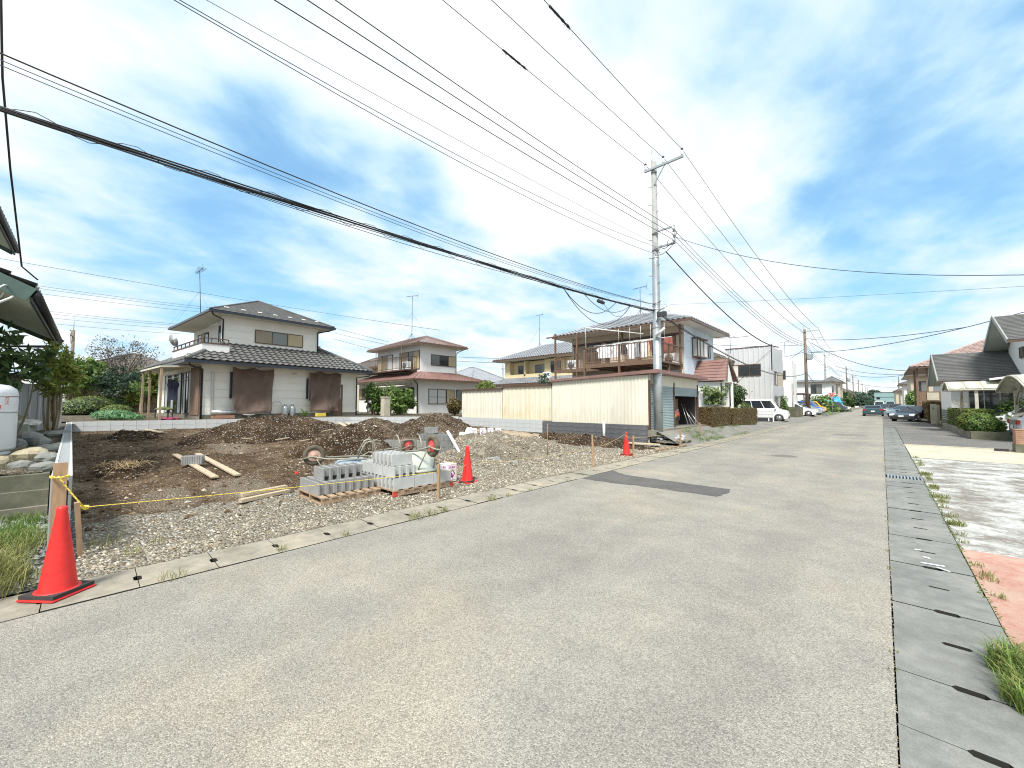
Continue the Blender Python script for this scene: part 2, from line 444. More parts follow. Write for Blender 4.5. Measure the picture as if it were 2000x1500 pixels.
m_block = M('new_concrete_block', (.47, .485, .475), var=.12, scale=9, rough=.9, b=.25, bscale=160, fine=.12)
m_blockg = M('grey_concrete_block', (.29, .292, .285), var=.15, scale=9, rough=.9, b=.25, bscale=160, fine=.14)
m_wallblk = M('wall_block', (.49, .515, .52), var=.10, scale=5, rough=.9, b=.15, bscale=140, fine=.08)
m_darkblk = M('split_face_block', (.135, .14, .15), var=.22, scale=8, rough=.92, b=.5, bscale=60, fine=.2)
m_mortar = M('mortar', (.22, .23, .235), rough=.95)
m_wood = M('pallet_wood', (.37, .265, .175), var=.3, scale=4, rough=.8, stretch=(1, 7, 7), fine=.2, bscale=60, b=.2)
m_plank = M('old_plank', (.50, .41, .29), var=.3, scale=5, rough=.85, stretch=(5, 5, 5), fine=.25, bscale=50, b=.2)
m_stake = M('stake_wood', (.36, .235, .14), var=.25, scale=6, rough=.8, stretch=(6, 6, 1), b=.2)
def see_through(m, amount):
    nt = m.node_tree; mx = nt.nodes.new('ShaderNodeMixShader'); tr = nt.nodes.new('ShaderNodeBsdfTransparent'); mx.inputs[0].default_value = amount
    nt.links.new(nt.nodes['Principled BSDF'].outputs[0], mx.inputs[1]); nt.links.new(tr.outputs[0], mx.inputs[2]); nt.links.new(mx.outputs[0], nt.nodes['Material Output'].inputs['Surface'])
m_cone = M('cone_red', (.68, .030, .026), var=.22, scale=7, rough=.42, spec=.4)
m_rubber = M('rubber', (.035, .033, .032), rough=.85, b=.2)
m_tyre_mud = M('muddy_tyre', (.155, .13, .09), c2=(.07, .06, .045), rough=.9, scale=8, b=.3)
m_rimred = M('rim_red', (.62, .085, .085), var=.3, rough=.5, scale=9)
m_rimpale = M('rim_pale', (.56, .36, .29), c2=(.40, .26, .2), rough=.7, scale=14)
m_tubegr = M('barrow_tube', (.34, .335, .27), c2=(.22, .20, .15), rough=.55, metal=.3, scale=8)
m_traygr = M('barrow_tray', (.44, .50, .47), c2=(.36, .36, .30), rough=.6, scale=5)
m_trayblue = M('barrow_tray_blue', (.16, .28, .42), c2=(.45, .44, .38), rough=.65, scale=6)
m_rope1 = M('rope_yellow', (.75, .58, .10), var=.2, rough=.8, scale=60)
m_ropet = M('rope_tan', (.42, .34, .18), var=.3, rough=.9, scale=40)
m_redpaint = M('red_paint', (.58, .06, .05), var=.35, rough=.7, scale=20)
m_can = M('can_white', (.78, .80, .82), var=.05, rough=.35)
m_purple = M('print_purple', (.42, .03, .33), rough=.5)
m_black = M('print_black', (.03, .02, .035), rough=.5)
m_inkf = M('ink_faded', (.10, .075, .06), rough=.8)
m_pvc = M('pvc_pipe', (.72, .76, .74), var=.08, rough=.35)
m_tarp = M('tarp_yellow', (.70, .50, .22), c2=(.78, .70, .52), rough=.5, scale=4)
m_bag = M('white_bag', (.76, .74, .68), rough=.5, var=.15)
m_bluetarp = M('tarp_blue', (.05, .34, .62), var=.25, rough=.45)
m_greentarp = M('tarp_green', (.10, .38, .30), var=.25, rough=.5)

m_wall1 = M('wall_cream', (.85, .83, .76), var=.05, scale=1.2, rough=.75, b=.08, bscale=45)
m_wallw = M('wall_white', (.76, .76, .745), var=.05, scale=1., rough=.8, b=.06, bscale=60)
m_wallcool = M('wall_cool_white', (.64, .73, .83), var=.07, scale=1.2, rough=.7, b=.06, bscale=30)
m_wally = M('wall_pale_yellow', (.66, .55, .33), var=.06, scale=1., rough=.8)
m_wallbeige = M('wall_beige', (.52, .46, .36), var=.08, scale=1., rough=.8)
m_wallgrn = M('wall_grey_green', (.40, .44, .38), var=.12, scale=1., rough=.85)
m_wallmetal = M('metal_cladding_white', (.53, .54, .55), var=.05, scale=.7, rough=.45)
m_soffit = M('soffit', (.60, .57, .48), var=.06, rough=.8)
m_soffitg = M('soffit_green', (.62, .65, .52), var=.1, rough=.8)
m_trim = M('brown_trim', (.10, .062, .045), var=.2, rough=.55)
m_trimd = M('dark_trim', (.035, .040, .045), var=.2, rough=.45)
m_woodbr = M('brown_panel', (.20, .125, .085), var=.2, rough=.6, stretch=(6, 6, 1))
m_postw = M('porch_post_wood', (.36, .27, .18), var=.2, rough=.8)
m_shutter = M('shutter_tan', (.50, .41, .255), var=.08, rough=.55, scale=1.5)
m_shutterb = M('shutter_brown', (.33, .27, .20), var=.08, rough=.55, scale=1.5)
m_tile = M('roof_tile_grey', (.105, .105, .103), c2=(.155, .155, .15), scale=1.3, rough=.42, spec=.6, fine=.2, bscale=30)
m_tileb = M('roof_tile_bluegrey', (.20, .215, .235), c2=(.30, .315, .335), scale=1.5, rough=.4, spec=.6)
m_slateroof = M('roof_slate_grey', (.085, .085, .082), c2=(.13, .13, .125), scale=1.2, rough=.7, fine=.25, bscale=14, b=.3)
m_redroof = M('roof_metal_red', (.215, .115, .098), c2=(.29, .185, .165), scale=1., rough=.45)
m_brmetal = M('roof_metal_brown', (.17, .115, .10), c2=(.25, .185, .165), scale=1., rough=.45)
m_brroof = M('roof_brown', (.125, .108, .095), var=.2, rough=.7)
m_pinkroof = M('roof_tile_pink', (.36, .265, .235), var=.15, rough=.6, scale=3)
m_gutterd = M('rain_gutter_dark', (.022, .03, .045), rough=.35)
m_gutterbr = M('rain_gutter_brown', (.12, .072, .05), rough=.4)
m_gutterw = M('rain_gutter_white', (.62, .60, .55), rough=.4)
m_gfascia = M('garage_fascia', (.235, .135, .118), var=.12, rough=.5)
def rusty(name, c, c2, sc=1.0):
    m, nt, bs = newmat(name)
    v = coord(nt, 'Object'); st = coord(nt, 'Object', (6, 6, .5))
    k = nz(nt, st, 1.2, 5, .6); n = nz(nt, v, 2.2, 5, .6)
    s = nt.nodes.new('ShaderNodeSeparateXYZ'); nt.links.new(v, s.inputs[0])
    low = mrange(nt, s.outputs[2], .0, 1.0, .16, 0)
    f = mrange(nt, nmath(nt, 'ADD', nmath(nt, 'ADD', nmath(nt, 'MULTIPLY', k, .7), nmath(nt, 'MULTIPLY', n, .3)), low), .48, .72)
    nt.links.new(mixc(nt, f, c, c2), bs.inputs['Base Color'])
    bs.inputs['Roughness'].default_value = .5
    return m
m_sheet = rusty('sheet_cream', (.70, .675, .575), (.63, .59, .47))
m_sheet2 = rusty('sheet_cream_worn', (.71, .66, .53), (.61, .52, .35))
m_rshutter = M('roller_shutter', (.30, .375, .385), var=.1, rough=.5, scale=1.5)
m_cloth = M('sunshade_brown', (.185, .130, .105), var=.12, rough=.9, scale=3, b=.3, bscale=120)
see_through(m_cloth, .22)
m_alu = M('aluminium', (.55, .56, .56), rough=.35, metal=.8)
m_galv = M('galvanised', (.43, .465, .475), c2=(.31, .345, .36), rough=.42, metal=.55, scale=5, stretch=(1, 1, .5))
m_pole = M('pole_concrete', (.34, .345, .33), c2=(.25, .26, .245), scale=4, rough=.75)
m_polebr = M('pole_brown', (.17, .135, .105), var=.2, rough=.7)
m_ins = M('insulator_white', (.70, .72, .74), rough=.25)
m_wire = M('wire_black', (.018, .02, .024), rough=.6)
m_wireb = M('wire_bluish', (.05, .10, .16), rough=.5)
m_tank = M('tank_white', (.70, .73, .745), var=.05, rough=.35)
m_orange = M('print_orange', (.75, .15, .05), rough=.5)
m_poly = M('polycarbonate', (.64, .63, .54), c2=(.50, .47, .36), rough=.35, scale=3)
m_polyfr = M('carport_frame', (.55, .52, .44), rough=.4, metal=.2)
m_brick = M('post_brick', (.35, .20, .135), var=.25, scale=6, rough=.85, b=.2)
m_rock = M('garden_rock', (.27, .28, .255), c2=(.16, .165, .15), scale=3, rough=.9, b=.4, bscale=18, dist=.02)
m_rockt = M('garden_rock_tan', (.42, .37, .25), c2=(.27, .25, .17), scale=3, rough=.9, b=.4, bscale=18, dist=.02)
m_bark = M('bark', (.17, .135, .095), var=.3, rough=.9, b=.4, bscale=20)
m_barkp = M('bark_pale', (.36, .29, .185), var=.3, rough=.85)
m_curtain = M('curtain', (.62, .63, .62), var=.1, rough=.8, stretch=(14, 14, .4))
def glassmat(name, c, rough=.06):
    m, nt, bs = newmat(name)
    bs.inputs['Base Color'].default_value = (*c, 1); bs.inputs['Roughness'].default_value = rough
    bs.inputs['Specular IOR Level'].default_value = .8; bs.inputs['IOR'].default_value = 1.5
    v = coord(nt, 'Object'); bump(nt, bs, nz(nt, v, 1.1, 2, .5), .04, .05)
    return m
m_glass = glassmat('window_glass', (.035, .042, .045))
m_glassg = glassmat('window_glass_grey', (.16, .18, .175), .15)
m_glassl = glassmat('frosted_glass', (.42, .44, .42), .35)
m_carglass = glassmat('car_glass', (.015, .02, .026), .04)

L_ = leafmat
m_lf_dark = L_('leaf_dark', (.022, .050, .017), (.10, .165, .045))
m_lf_mid = L_('leaf_mid', (.045, .10, .024), (.23, .35, .085))
m_lf_yel = L_('leaf_yellowgreen', (.10, .15, .026), (.42, .46, .10))
m_lf_pale = L_('leaf_pale', (.08, .14, .045), (.30, .38, .16))
m_lf_jun = L_('leaf_juniper', (.06, .15, .065), (.22, .42, .20))
m_lf_pur = L_('leaf_purple', (.055, .050, .045), (.16, .15, .12))
m_lf_brn = L_('hedge_brown', (.085, .058, .026), (.24, .185, .085), (.16, .12, .05))
m_lf_blue = L_('leaf_bluegreen', (.03, .06, .045), (.11, .17, .11))
m_lf_hedge = L_('leaf_hedge', (.065, .105, .022), (.27, .33, .085))
m_grass = L_('grass_blades', (.10, .13, .03), (.38, .37, .14))
m_grassg = L_('grass_green', (.07, .13, .025), (.22, .34, .07))
m_grassd = L_('dry_grass', (.16, .13, .06), (.42, .37, .20))
# ------------------------------------------------------------------ ground
def sheet(name, poly, z, m, kind='structure'):
    me = bpy.data.meshes.new(name); me.from_pydata([(x, y, z) for x, y in poly], [], [tuple(range(len(poly)))]); me.materials.append(m)
    return tag(link(name, me), kind=kind)
sheet('far_ground', [(-2500, -600), (2500, -600), (2500, 4000), (-2500, 4000)], -0.33, m_ground)
sheet('road', [(-4.60, -25), (-0.002, -25), (-0.002, 345), (-4.60, 345)], 0.0, m_road)
def smooth(t): t = max(0., min(1., t)); return t * t * (3 - 2 * t)
def fb(x, y, s, o=3, seed=0.): return mn.fractal((x * s + seed, y * s - seed * .7, seed), 0.9, 2.1, o)

_rp = random.Random(31)
patchp = [(-4.59, 7.02), (-4.2, 6.98), (-3.3, 7.12), (-2.06, 7.17), (-2.0, 7.55), (-2.04, 7.93), (-3.1, 7.95), (-4.1, 7.98), (-4.59, 8.3)]
patchp = [(a[0] + (b[0] - a[0]) * t / 6 + _rp.uniform(-.015, .015), a[1] + (b[1] - a[1]) * t / 6 + _rp.uniform(-.03, .03)) for a, b in zip(patchp[:-1], patchp[1:]) for t in range(6)] + [patchp[-1]]
sheet('asphalt_patch', patchp, 0.004, m_patch)

# gutters: concrete covers, one object each, with the finger slot where two covers meet
def cover_mesh(w, l, sl, sw, cx, m, name):
    """a cover w wide (x), l long (y), half a slot cut out of both ends at x = cx"""
    mb = MB(); h = .035; a, b = cx - sl / 2, cx + sl / 2; k = sw / 2
    p = [(.004, 0), (a, 0), (a + k * .8, k), (b - k * .8, k), (b, 0), (w - .004, 0), (w - .004, l), (b, l), (b - k * .8, l - k), (a + k * .8, l - k), (a, l), (.004, l)]
    mb.prism(p, 'z', -h, 0)
    mb.mi = [1] * len(p) + [0, 0]                  # joint and slot sides: dirt, with the slot shade painted in dark
    return mb.mesh(name, [m, m_slot_dirt_shade])
m_slot_dirt_shade = M('slot_dirt_shade', (.028, .027, .022), var=.3, rough=.95)
gl = tag(bpy.data.objects.new('street_gutter', None), kind='structure'); C.objects.link(gl)
gr = tag(bpy.data.objects.new('street_gutter', None), kind='structure'); C.objects.link(gr)
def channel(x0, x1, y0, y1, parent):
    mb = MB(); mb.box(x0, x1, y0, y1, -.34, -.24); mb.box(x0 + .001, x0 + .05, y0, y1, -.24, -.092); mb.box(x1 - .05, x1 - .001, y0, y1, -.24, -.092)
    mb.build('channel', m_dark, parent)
LP = .545
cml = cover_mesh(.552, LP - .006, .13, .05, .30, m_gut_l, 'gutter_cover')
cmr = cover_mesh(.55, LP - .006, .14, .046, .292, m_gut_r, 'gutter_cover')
channel(-5.165, -4.605, -6, 36, gl); channel(.003, .565, -3, 36, gr)
rr = random.Random(3)
def covers(me, x, y0, n, parent, skip=()):
    for i in range(n):
        if i in skip: continue
        o = link('gutter_cover', me, parent)
        o.location = (x + rr.uniform(-.003, .003), y0 + i * LP, .004 + rr.uniform(-.003, .004)); o.rotation_euler = (rr.uniform(-.003, .003), rr.uniform(-.003, .003), rr.uniform(-.002, .002))
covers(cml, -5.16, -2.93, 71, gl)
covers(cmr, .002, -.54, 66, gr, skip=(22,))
# the steel grating
mb = MB(); y0 = -.54 + 22 * LP
g = thing('drain_grating', 'steel drain grating set between the gutter covers beside the white-painted drive', 'drain grating', (0, 0, 0))

for ya in (.005, LP - .03):
    mb = MB(); mb.box(.02, .55, y0 + ya, y0 + ya + .025, -.05, .004); mb.build('frame_bar', m_galv, g)
for i in range(11):
    b_ = MB(); x = .03 + i * .05; b_.box(x, x + .022, y0 + .03, y0 + LP - .03, -.04, .006); b_.build('bar', m_galv, g)
# side grounds
sheet('white_painted_drive', [(.557, 6.42), (9, 6.55), (9, 16.2), (.557, 16.2)], -.002, m_white_worn)
sheet('red_painted_drive', [(.557, -6), (9, -6), (9, 6.54), (.557, 6.41)], .002, m_red_worn)
sheet('cream_drive', [(.57, 16.2), (9, 16.2), (9, 20.8), (.562, 20.8)], .003, m_cream)
mb = MB(); mb.box(.52, 9, 20.72, 20.86, -.05, .035); tag(mb.build('drive_edge_strip', m_cream), kind='structure')
sheet('asphalt_apron', [(.568, 20.86), (9, 20.86), (9, 36), (2.6, 36), (2.6, 345), (.004, 345), (.004, 36.0), (.568, 36.0)], -.004, m_apron)
sheet('side_lane', [(-5.16, 36.0), (-4.604, 36.0), (-4.604, 345), (-5.16, 345)], -.003, m_lane)
sheet('soil_bed', [(2.6, 36), (30, 36), (30, 345), (2.6, 345)], -.02, m_yard)

# neighbour strip left of the site: slate gravel at street level, raised yard behind the old retaining wall
def gridmesh(name, x0, x1, y0, y1, nx, ny, fn, m, kind='structure', keep=None, smoothsh=True):
    vs = []; fs = []
    for j in range(ny + 1):
        for i in range(nx + 1):
            x = x0 + (x1 - x0) * i / nx; y = y0 + (y1 - y0) * j / ny
            vs.append((x, y, fn(x, y)))
    for j in range(ny):
        for i in range(nx):
            a = j * (nx + 1) + i
            fs.append((a, a + 1, a + nx + 2, a + nx + 1))
    me = bpy.data.meshes.new(name); me.from_pydata(vs, [], fs); me.materials.append(m)
    if smoothsh: me.polygons.foreach_set('use_smooth', [True] * len(me.polygons))
    return tag(link(name, me), kind=kind)
gridmesh('gravel_strip', -8.35, -5.15, -6, -.05, 60, 110, lambda x, y: .012 + .02 * fb(x, y, 3) + (.05 * smooth((-x - 5.4) / 2)), m_slate_gravel)
def zyard(x, y): return .62 + .05 * fb(x, y, .9, 3, 2) + .10 * smooth((-8.9 - x) / 8)
gridmesh('neighbour_yard', -25.5, -8.3, -12, -.42, 86, 60, zyard, m_yard)

# the building site
def zlot(x, y):
    z = .38 * smooth((-x - 6.0) / 15.0)
    z += .045 * fb(x, y, .55, 4, 1.3) + .02 * fb(x, y, 2.6, 3, 5)
    z *= smooth((-5.16 - x) / .5 + .02)
    # shallow excavation and its trench
    d = math.hypot((x + 8.6) / 1.5, (y - 7.95) / .38)
    z -= .26 * smooth(1.35 - d)
    # trodden hollow by the boundary wall
    z -= .10 * smooth(1.2 - math.hypot((x + 12) / 2.2, (y - .5) / .9))
    return z + .004
def zlot2(x, y):
    q = .016 * mn.noise((x * 5.1, y * 5.1, 1.)) + .012 * mn.noise((x * 11, y * 11, 7.))
    return zlot(x, y) + q * smooth((-5.2 - x) / .3)
gridmesh('site_ground', -24.6, -5.163, -.5, 14.75, 220, 180, zlot2, m_lot)

# ground north of the site: garage forecourt sloping up from the road, gardens and yards
def znorth(x, y):
    top = .52 if y < 21 else .52 - .40 * smooth((y - 21) / 14)
    return top * smooth((-5.17 - x) / 1.35) + .012 * fb(x, y, 1.2)
gridmesh('forecourt', -26, -5.163, 14.76, 62, 60, 100, znorth, m_drive)
sheet('verge_ground', [(-60, 62), (-5.16, 62), (-5.16, 345), (-60, 345)], .03, m_ground)
backp = [(-24.25, -.62), (-21.85, 10.0), (-18.25, 14.9), (-18.25, 60), (-70, 60), (-70, -14), (-25.4, -14), (-25.4, -.6)]
sheet('back_yards', backp, .78, m_yard)

# heaps on the site
def heap(label, x, y, rx, ry, h, m, rz=0, seed=1., rough=.22, cat='heap', name='dirt_heap', peaks=None, n=46):
    vs = []; fs = []; c_, s_ = math.cos(rz), math.sin(rz)
    for j in range(n + 1):
        for i in range(n + 1):
            u = -1.25 + 2.5 * i / n; v = -1.25 + 2.5 * j / n
            d = math.hypot(u, v) * (1 + .28 * fb(u * 2, v * 2, 1., 2, seed))
            k = max(0., 1 - d)
            k = k ** .85 * .9 if peaks is None else k ** peaks * .9
            lx, ly = u * rx, v * ry
            wx, wy = x + lx * c_ - ly * s_, y + lx * s_ + ly * c_
            z = h * k
            if k > 0: z += rough * (fb(wx, wy, 2.2, 5, seed) * .55 + .5 * mn.noise((wx * 6, wy * 6, seed))) * min(1, k * 3)
            g = zlot(max(-24.3, min(-5.3, wx)), max(-.3, min(14.5, wy)))
            vs.append((lx, ly, (g + z) if k > .004 else g - .12))
    for j in range(n):
        for i in range(n):
            a = j * (n + 1) + i; fs.append((a, a + 1, a + n + 2, a + n + 1))
    me = bpy.data.meshes.new(name); me.from_pydata(vs, [], fs); me.materials.append(m)
    o = link(name, me); o.location = (x, y, 0); o.rotation_euler = (0, 0, rz)
    return tag(o, label, cat, 'heaps of earth on the building site')
HEAPS = [
 ('largest dark earth heap, below the brown sunshades of the cream house', -17.2, 5.0, 2.1, 3.3, .86, m_heap, R(20), 1.7),
 ('dark earth heap directly behind the blue-tray wheelbarrow', -11.6, 5.35, 1.5, 1.75, .80, m_heap, R(10), 4.2),
 ('stony brown earth heap with the highest peak near the cream sheds', -14.6, 10.6, 1.7, 2.1, 1.05, m_heap2, R(15), 7.4),
 ('low stony earth shoulder between the two tallest earth heaps', -16.4, 8.6, 1.7, 2.2, .66, m_heap2, R(20), 9.1),
 ('low spread heap of pale gravel behind the trench', -9.8, 9.75, 2.2, 3.0, .46, m_gheap, R(40), 3.3),
 ('low brown soil ridge along the dark block wall of the garage', -8.7, 13.2, 2.6, 1.15, .36, m_heap, R(0), 12.5),
 ('small dark clod heap near the far corner of the boundary wall', -18.6, 1.0, 1.0, .75, .30, m_heap, R(10), 15.2),
 ('small dark soil pile with dry roots close to the boundary wall', -12.1, .62, .95, .5, .17, m_heap, R(0), 18.8)]
for q in HEAPS: heap(q[0], q[1], q[2], q[3], q[4], q[5], q[6], q[7], q[8])

# loose stones and clods (nobody could count them)
OCT = [(0, 2, 4), (2, 1, 4), (1, 3, 4), (3, 0, 4), (2, 0, 5), (1, 2, 5), (3, 1, 5), (0, 3, 5)]
def stones(name, n, where, smin, smax, m, seed, zf, flat=.8):
    rg = random.Random(seed); vs = []; fs = []
    for _ in range(n):
        x, y = where(rg)
        if x is None: continue
        s = smin + (smax - smin) * rg.random() ** 2.6
        z = zf(x, y) + s * .15; a = rg.uniform(0, 6.28); ca, sa = math.cos(a), math.sin(a); k = len(vs)
        for (px, py, pz) in ((1, 0, 0), (-1, 0, 0), (0, 1, 0), (0, -1, 0), (0, 0, 1), (0, 0, -1)):
            q = s * rg.uniform(.7, 1.1)
            px, py, pz = px * q + rg.uniform(-.2, .2) * s, py * q * .85 + rg.uniform(-.2, .2) * s, pz * q * flat
            vs.append((x + px * ca - py * sa, y + px * sa + py * ca, z + pz))
        fs.extend(tuple(i + k for i in f) for f in OCT)
    me = bpy.data.meshes.new(name); me.from_pydata(vs, [], fs); me.materials.append(m)
    return tag(link(name, me), kind='stuff')
def edge_gravel(rg):
    y = rg.uniform(-.05, 14.4); x = -5.2 - abs(rg.gauss(0, .85))
    if x < -8.4: return None, None
    return x, y
stones('gravel', 14500, edge_gravel, .006, .029, m_stone, 11, zlot2)
stones('joint_grit', 700, lambda r: (r.uniform(-.006, .008), r.uniform(1.4, 14)), .003, .009, m_stone, 15, lambda x, y: -.002)
stones('moss', 1700, lambda r: (.556 + r.gauss(0, .012), 1.8 + 14 * r.random() ** 1.3), .005, .017, M('moss', (.075, .105, .022), var=.4, scale=30, rough=.95), 16, lambda x, y: 0.0, .5)
def field_gravel(rg): return rg.gauss(-9.2, 1.7), rg.gauss(8.2, 2.4)
def hz_(x, y):
    z = zlot2(max(-24, x), max(0, min(14.4, y)))
    d = math.hypot(((x + 9.8) * math.cos(R(40)) + (y - 9.75) * math.sin(R(40))) / 2.2, (-(x + 9.8) * math.sin(R(40)) + (y - 9.75) * math.cos(R(40))) / 3.0)
    return z + .46 * max(0, 1 - d) ** .85 * .85
def fg(rg):
    x, y = field_gravel(rg)
    return (x, y) if -14 < x < -5.3 and 3 < y < 13.8 else (None, None)
stones('gravel', 9000, fg, .010, .042, m_stone, 12, hz_)
def site(rg): return rg.uniform(-23.5, -6.5), rg.uniform(-.1, 14.2)
stones('soil_clods', 6500, site, .010, .06, m_clod, 13, zlot2, .7)
import bpy as _b
def on_heap(o, n, seed, m, smax):
    me = o.data; rg = random.Random(seed); vv = [v.co for v in me.vertices]; base = [v for v in vv if True]
    pts = []
    polys = [p for p in me.polygons if max(me.vertices[i].co.z for i in p.vertices) > zlot(o.location.x, o.location.y) + .10]
    M4 = Matrix.Translation(o.location) @ o.rotation_euler.to_matrix().to_4x4()
    vs = []; fs = []
    for _ in range(n):
        p = polys[rg.randrange(len(polys))]; a, b, c, d = [me.vertices[i].co for i in p.vertices]
        t, u = rg.random(), rg.random()
        q = M4 @ ((a * (1 - t) + b * t) * (1 - u) + (d * (1 - t) + c * t) * u)
        s = .014 + smax * rg.random() ** 2.4; k = len(vs)
        for (px, py, pz) in ((1, 0, 0), (-1, 0, 0), (0, 1, 0), (0, -1, 0), (0, 0, 1), (0, 0, -1)):
            w = s * rg.uniform(.5, 1.1)
            vs.append((q.x + px * w + rg.uniform(-.3, .3) * s, q.y + py * w + rg.uniform(-.3, .3) * s, q.z + pz * w * .7))
        fs.extend(tuple(i + k for i in f) for f in OCT)
    me = bpy.data.meshes.new('stones'); me.from_pydata(vs, [], fs); me.materials.append(m)
    for po in me.vertices: po.co = M4.inverted() @ po.co
    c = link('loose_stones', me, o); c['kind'] = 'stuff'
m_heapst = stonemat('heap_stones', [(0, (.045, .028, .017)), (.62, (.10, .066, .040)), (.86, (.20, .15, .10)), (1, (.50, .45, .36))])
for i, o in enumerate([o for o in C.objects if o.name.startswith('dirt_heap')]):
    stony = o.data.materials[0] in (m_heap2,)
    on_heap(o, (1100 if stony else 520) if o.data.materials[0] != m_gheap else 1400, 40 + i, m_stone if o.data.materials[0] == m_gheap else m_heapst, .050 if not stony else .065)
def slate_where(rg): return rg.uniform(-8.1, -5.25), -.2 - abs(rg.gauss(0, 1.6))
stones('slate_gravel', 3500, slate_where, .012, .04, m_slate, 14, lambda x, y: .02 + .05 * smooth((-x - 5.4) / 2))

# ------------------------------------------------------------------ block walls round the site
def hollow_mesh(L, H, T, m, name, fill=None, notched=False, ribs=0, gap=.006):
    """a hollow concrete block: two shells, four webs set in from the ends, cores open at the top"""
    mb = MB(); L2 = L / 2 - gap / 2; t = T * .165
    mb.box(-L2, L2, -T / 2, -T / 2 + t, 0, H - gap); mb.box(-L2, L2, T / 2 - t, T / 2, 0, H - gap)
    e = .036
    xs = [-L2 + e, -L2 + e + (2 * L2 - 2 * e - .026) / 3, -L2 + e + 2 * (2 * L2 - 2 * e - .026) / 3, L2 - e - .026]
    for i, x in enumerate(xs):
        z0 = .055 if notched else 0
        mb.box(x, x + .026, -T / 2 + t, T / 2 - t, z0, H - gap - .004)
    if ribs:
        for i in range(ribs):
            x = -L2 + 2 * L2 * (i + .3) / ribs
            mb.box(x, x + L / ribs * .45, -T / 2 - .008, -T / 2 - .0005, .002, H - gap - .002); mb.box(x, x + L / ribs * .45, T / 2 + .0005, T / 2 + .008, .002, H - gap - .002)
    if fill:
        mb.m = 1; mb.box(-L2 + .03, L2 - .03, -T / 2 + t + .001, T / 2 - t - .001, .01, H * .66)
    return mb.mesh(name, [m, fill] if fill else m)
def solid_mesh(L, H, T, m, name, ribs=0, gap=.007):
    mb = MB(); L2 = L / 2 - gap / 2
    mb.box(-L2, L2, -T / 2, T / 2, 0, H - gap)
    if ribs:
        for i in range(ribs):
            x = -L2 + 2 * L2 * i / ribs
            mb.box(x + .004, x + 2 * L2 / ribs * .78, -T / 2 - .008, -T / 2 - .0005, .002, H - gap - .002)
    return mb.mesh(name, m)
def block_wall(label, segs, T, me, courses, z0, m_mort, name='block_wall', toph=None, Lb=.40, Hb=.20, ztop=None):
    w = thing(name, label, 'block wall', (segs[0][0], segs[0][1], 0))
    mort = MB(); org = Vector((segs[0][0], segs[0][1], 0))
    for (xa, ya), (xb, yb) in zip(segs[:-1], segs[1:]):
        d = Vector((xb - xa, yb - ya, 0)); ln = d.length; d.normalize(); a = math.atan2(d.y, d.x)
        nb = max(1, round(ln / Lb))
        p = Vector((xa, ya, 0)) + d * (ln / 2)
        mort.obox(p - org + Vector((0, 0, z0 + courses * Hb / 2 - .02)), (ln - .01, T * .55, courses * Hb - .05), a)
        for c in range(courses):
            for i in range(nb):
                q = Vector((xa, ya, 0)) + d * (ln * (i + .5) / nb)
                o = link('concrete_block', me, w)
                o.location = q - org + Vector((0, 0, z0 + c * Hb)); o.rotation_euler = (0, 0, a); o.scale = (ln / nb / Lb, 1, 1)
    mort.build('mortar', m_mort, w)
    return w
wb = solid_mesh(.40, .20, .12, m_wallblk, 'wall_block')
block_wall('low new white block wall along the back of the building site', [(-24.2, -.56), (-21.8, 10.0), (-18.0, 14.66)], .12, wb, 3, .20, m_mortar)
block_wall('low new white block wall below the cream metal sheds', [(-17.9, 14.68), (-11.75, 14.68)], .12, wb, 3, .17, m_mortar)
wd = solid_mesh(.40, .19, .14, m_darkblk, 'split_block', ribs=9)
block_wall('dark split-face block wall under the ribbed garage side', [(-11.7, 14.66), (-6.62, 14.66)], .14, wd, 4, -.045, m_dark, Hb=.19)
wh = hollow_mesh(.40, .20, .15, m_wallblk, 'hollow_wall_block', m_conc_d)
block_wall('new hollow-topped block wall running back along the side of the site', [(-6.22, -.18), (-24.05, -.58)], .15, wh, 4, .0, m_mortar)

# old stepped retaining wall at the street end of the neighbour's yard
w = thing('retaining_wall', 'stained old concrete retaining wall of three stacked boards beside the slate gravel', 'retaining wall', (-8.3, -.35, 0))
for i in range(3):
    mb = MB(); off = [.04, .02, 0][i]
    mb.prism([(-.10, -.02 + i * .21), (.05 + off, -.02 + i * .21), (.045 + off, .185 + i * .21), (.03 + off, .195 + i * .21), (-.10, .195 + i * .21)], 'y', -9, 0)
    o = mb.build('concrete_board', m_conc_d if i else m_conc, w)
mb = MB(); mb.box(-.12, .02, -9, -.01, .0, .60); mb.build('backing', m_conc_d, w)

# timber board standing in the end of the hollow wall, marker stakes and rope
mb = MB(); mb.obox((0, 0, .45), (.035, .10, .93), 0)
o = mb.build('timber_board', m_stake); o.location = (-6.10, -.19, .03); o.rotation_euler = (0, R(-4), 0)
tag(o, 'weathered brown timber board standing against the end of the hollow block wall', 'board')
STK = [(-6.02, -.02, .56, R(7), 'leaning wooden stake with yellow rope knotted round it, beside the nearest cone'),
       (-5.30, 3.91, .56, 0, 'wooden stake in front of the stacked pale blocks on the red-ended pallet'),
       (-5.21, 8.46, .78, R(-1), 'tall wooden stake with a pinkish face at the curb before the dark road patch'),
       (-5.29, 10.77, .62, 0, 'wooden stake standing right beside the farthest traffic cone'),
       (-5.29, 14.40, .64, R(1), 'wooden stake in front of the pallet of white cement bits'),
       (-5.62, 17.60, .62, R(-2), 'wooden stake at the weeds below the garage forecourt')]
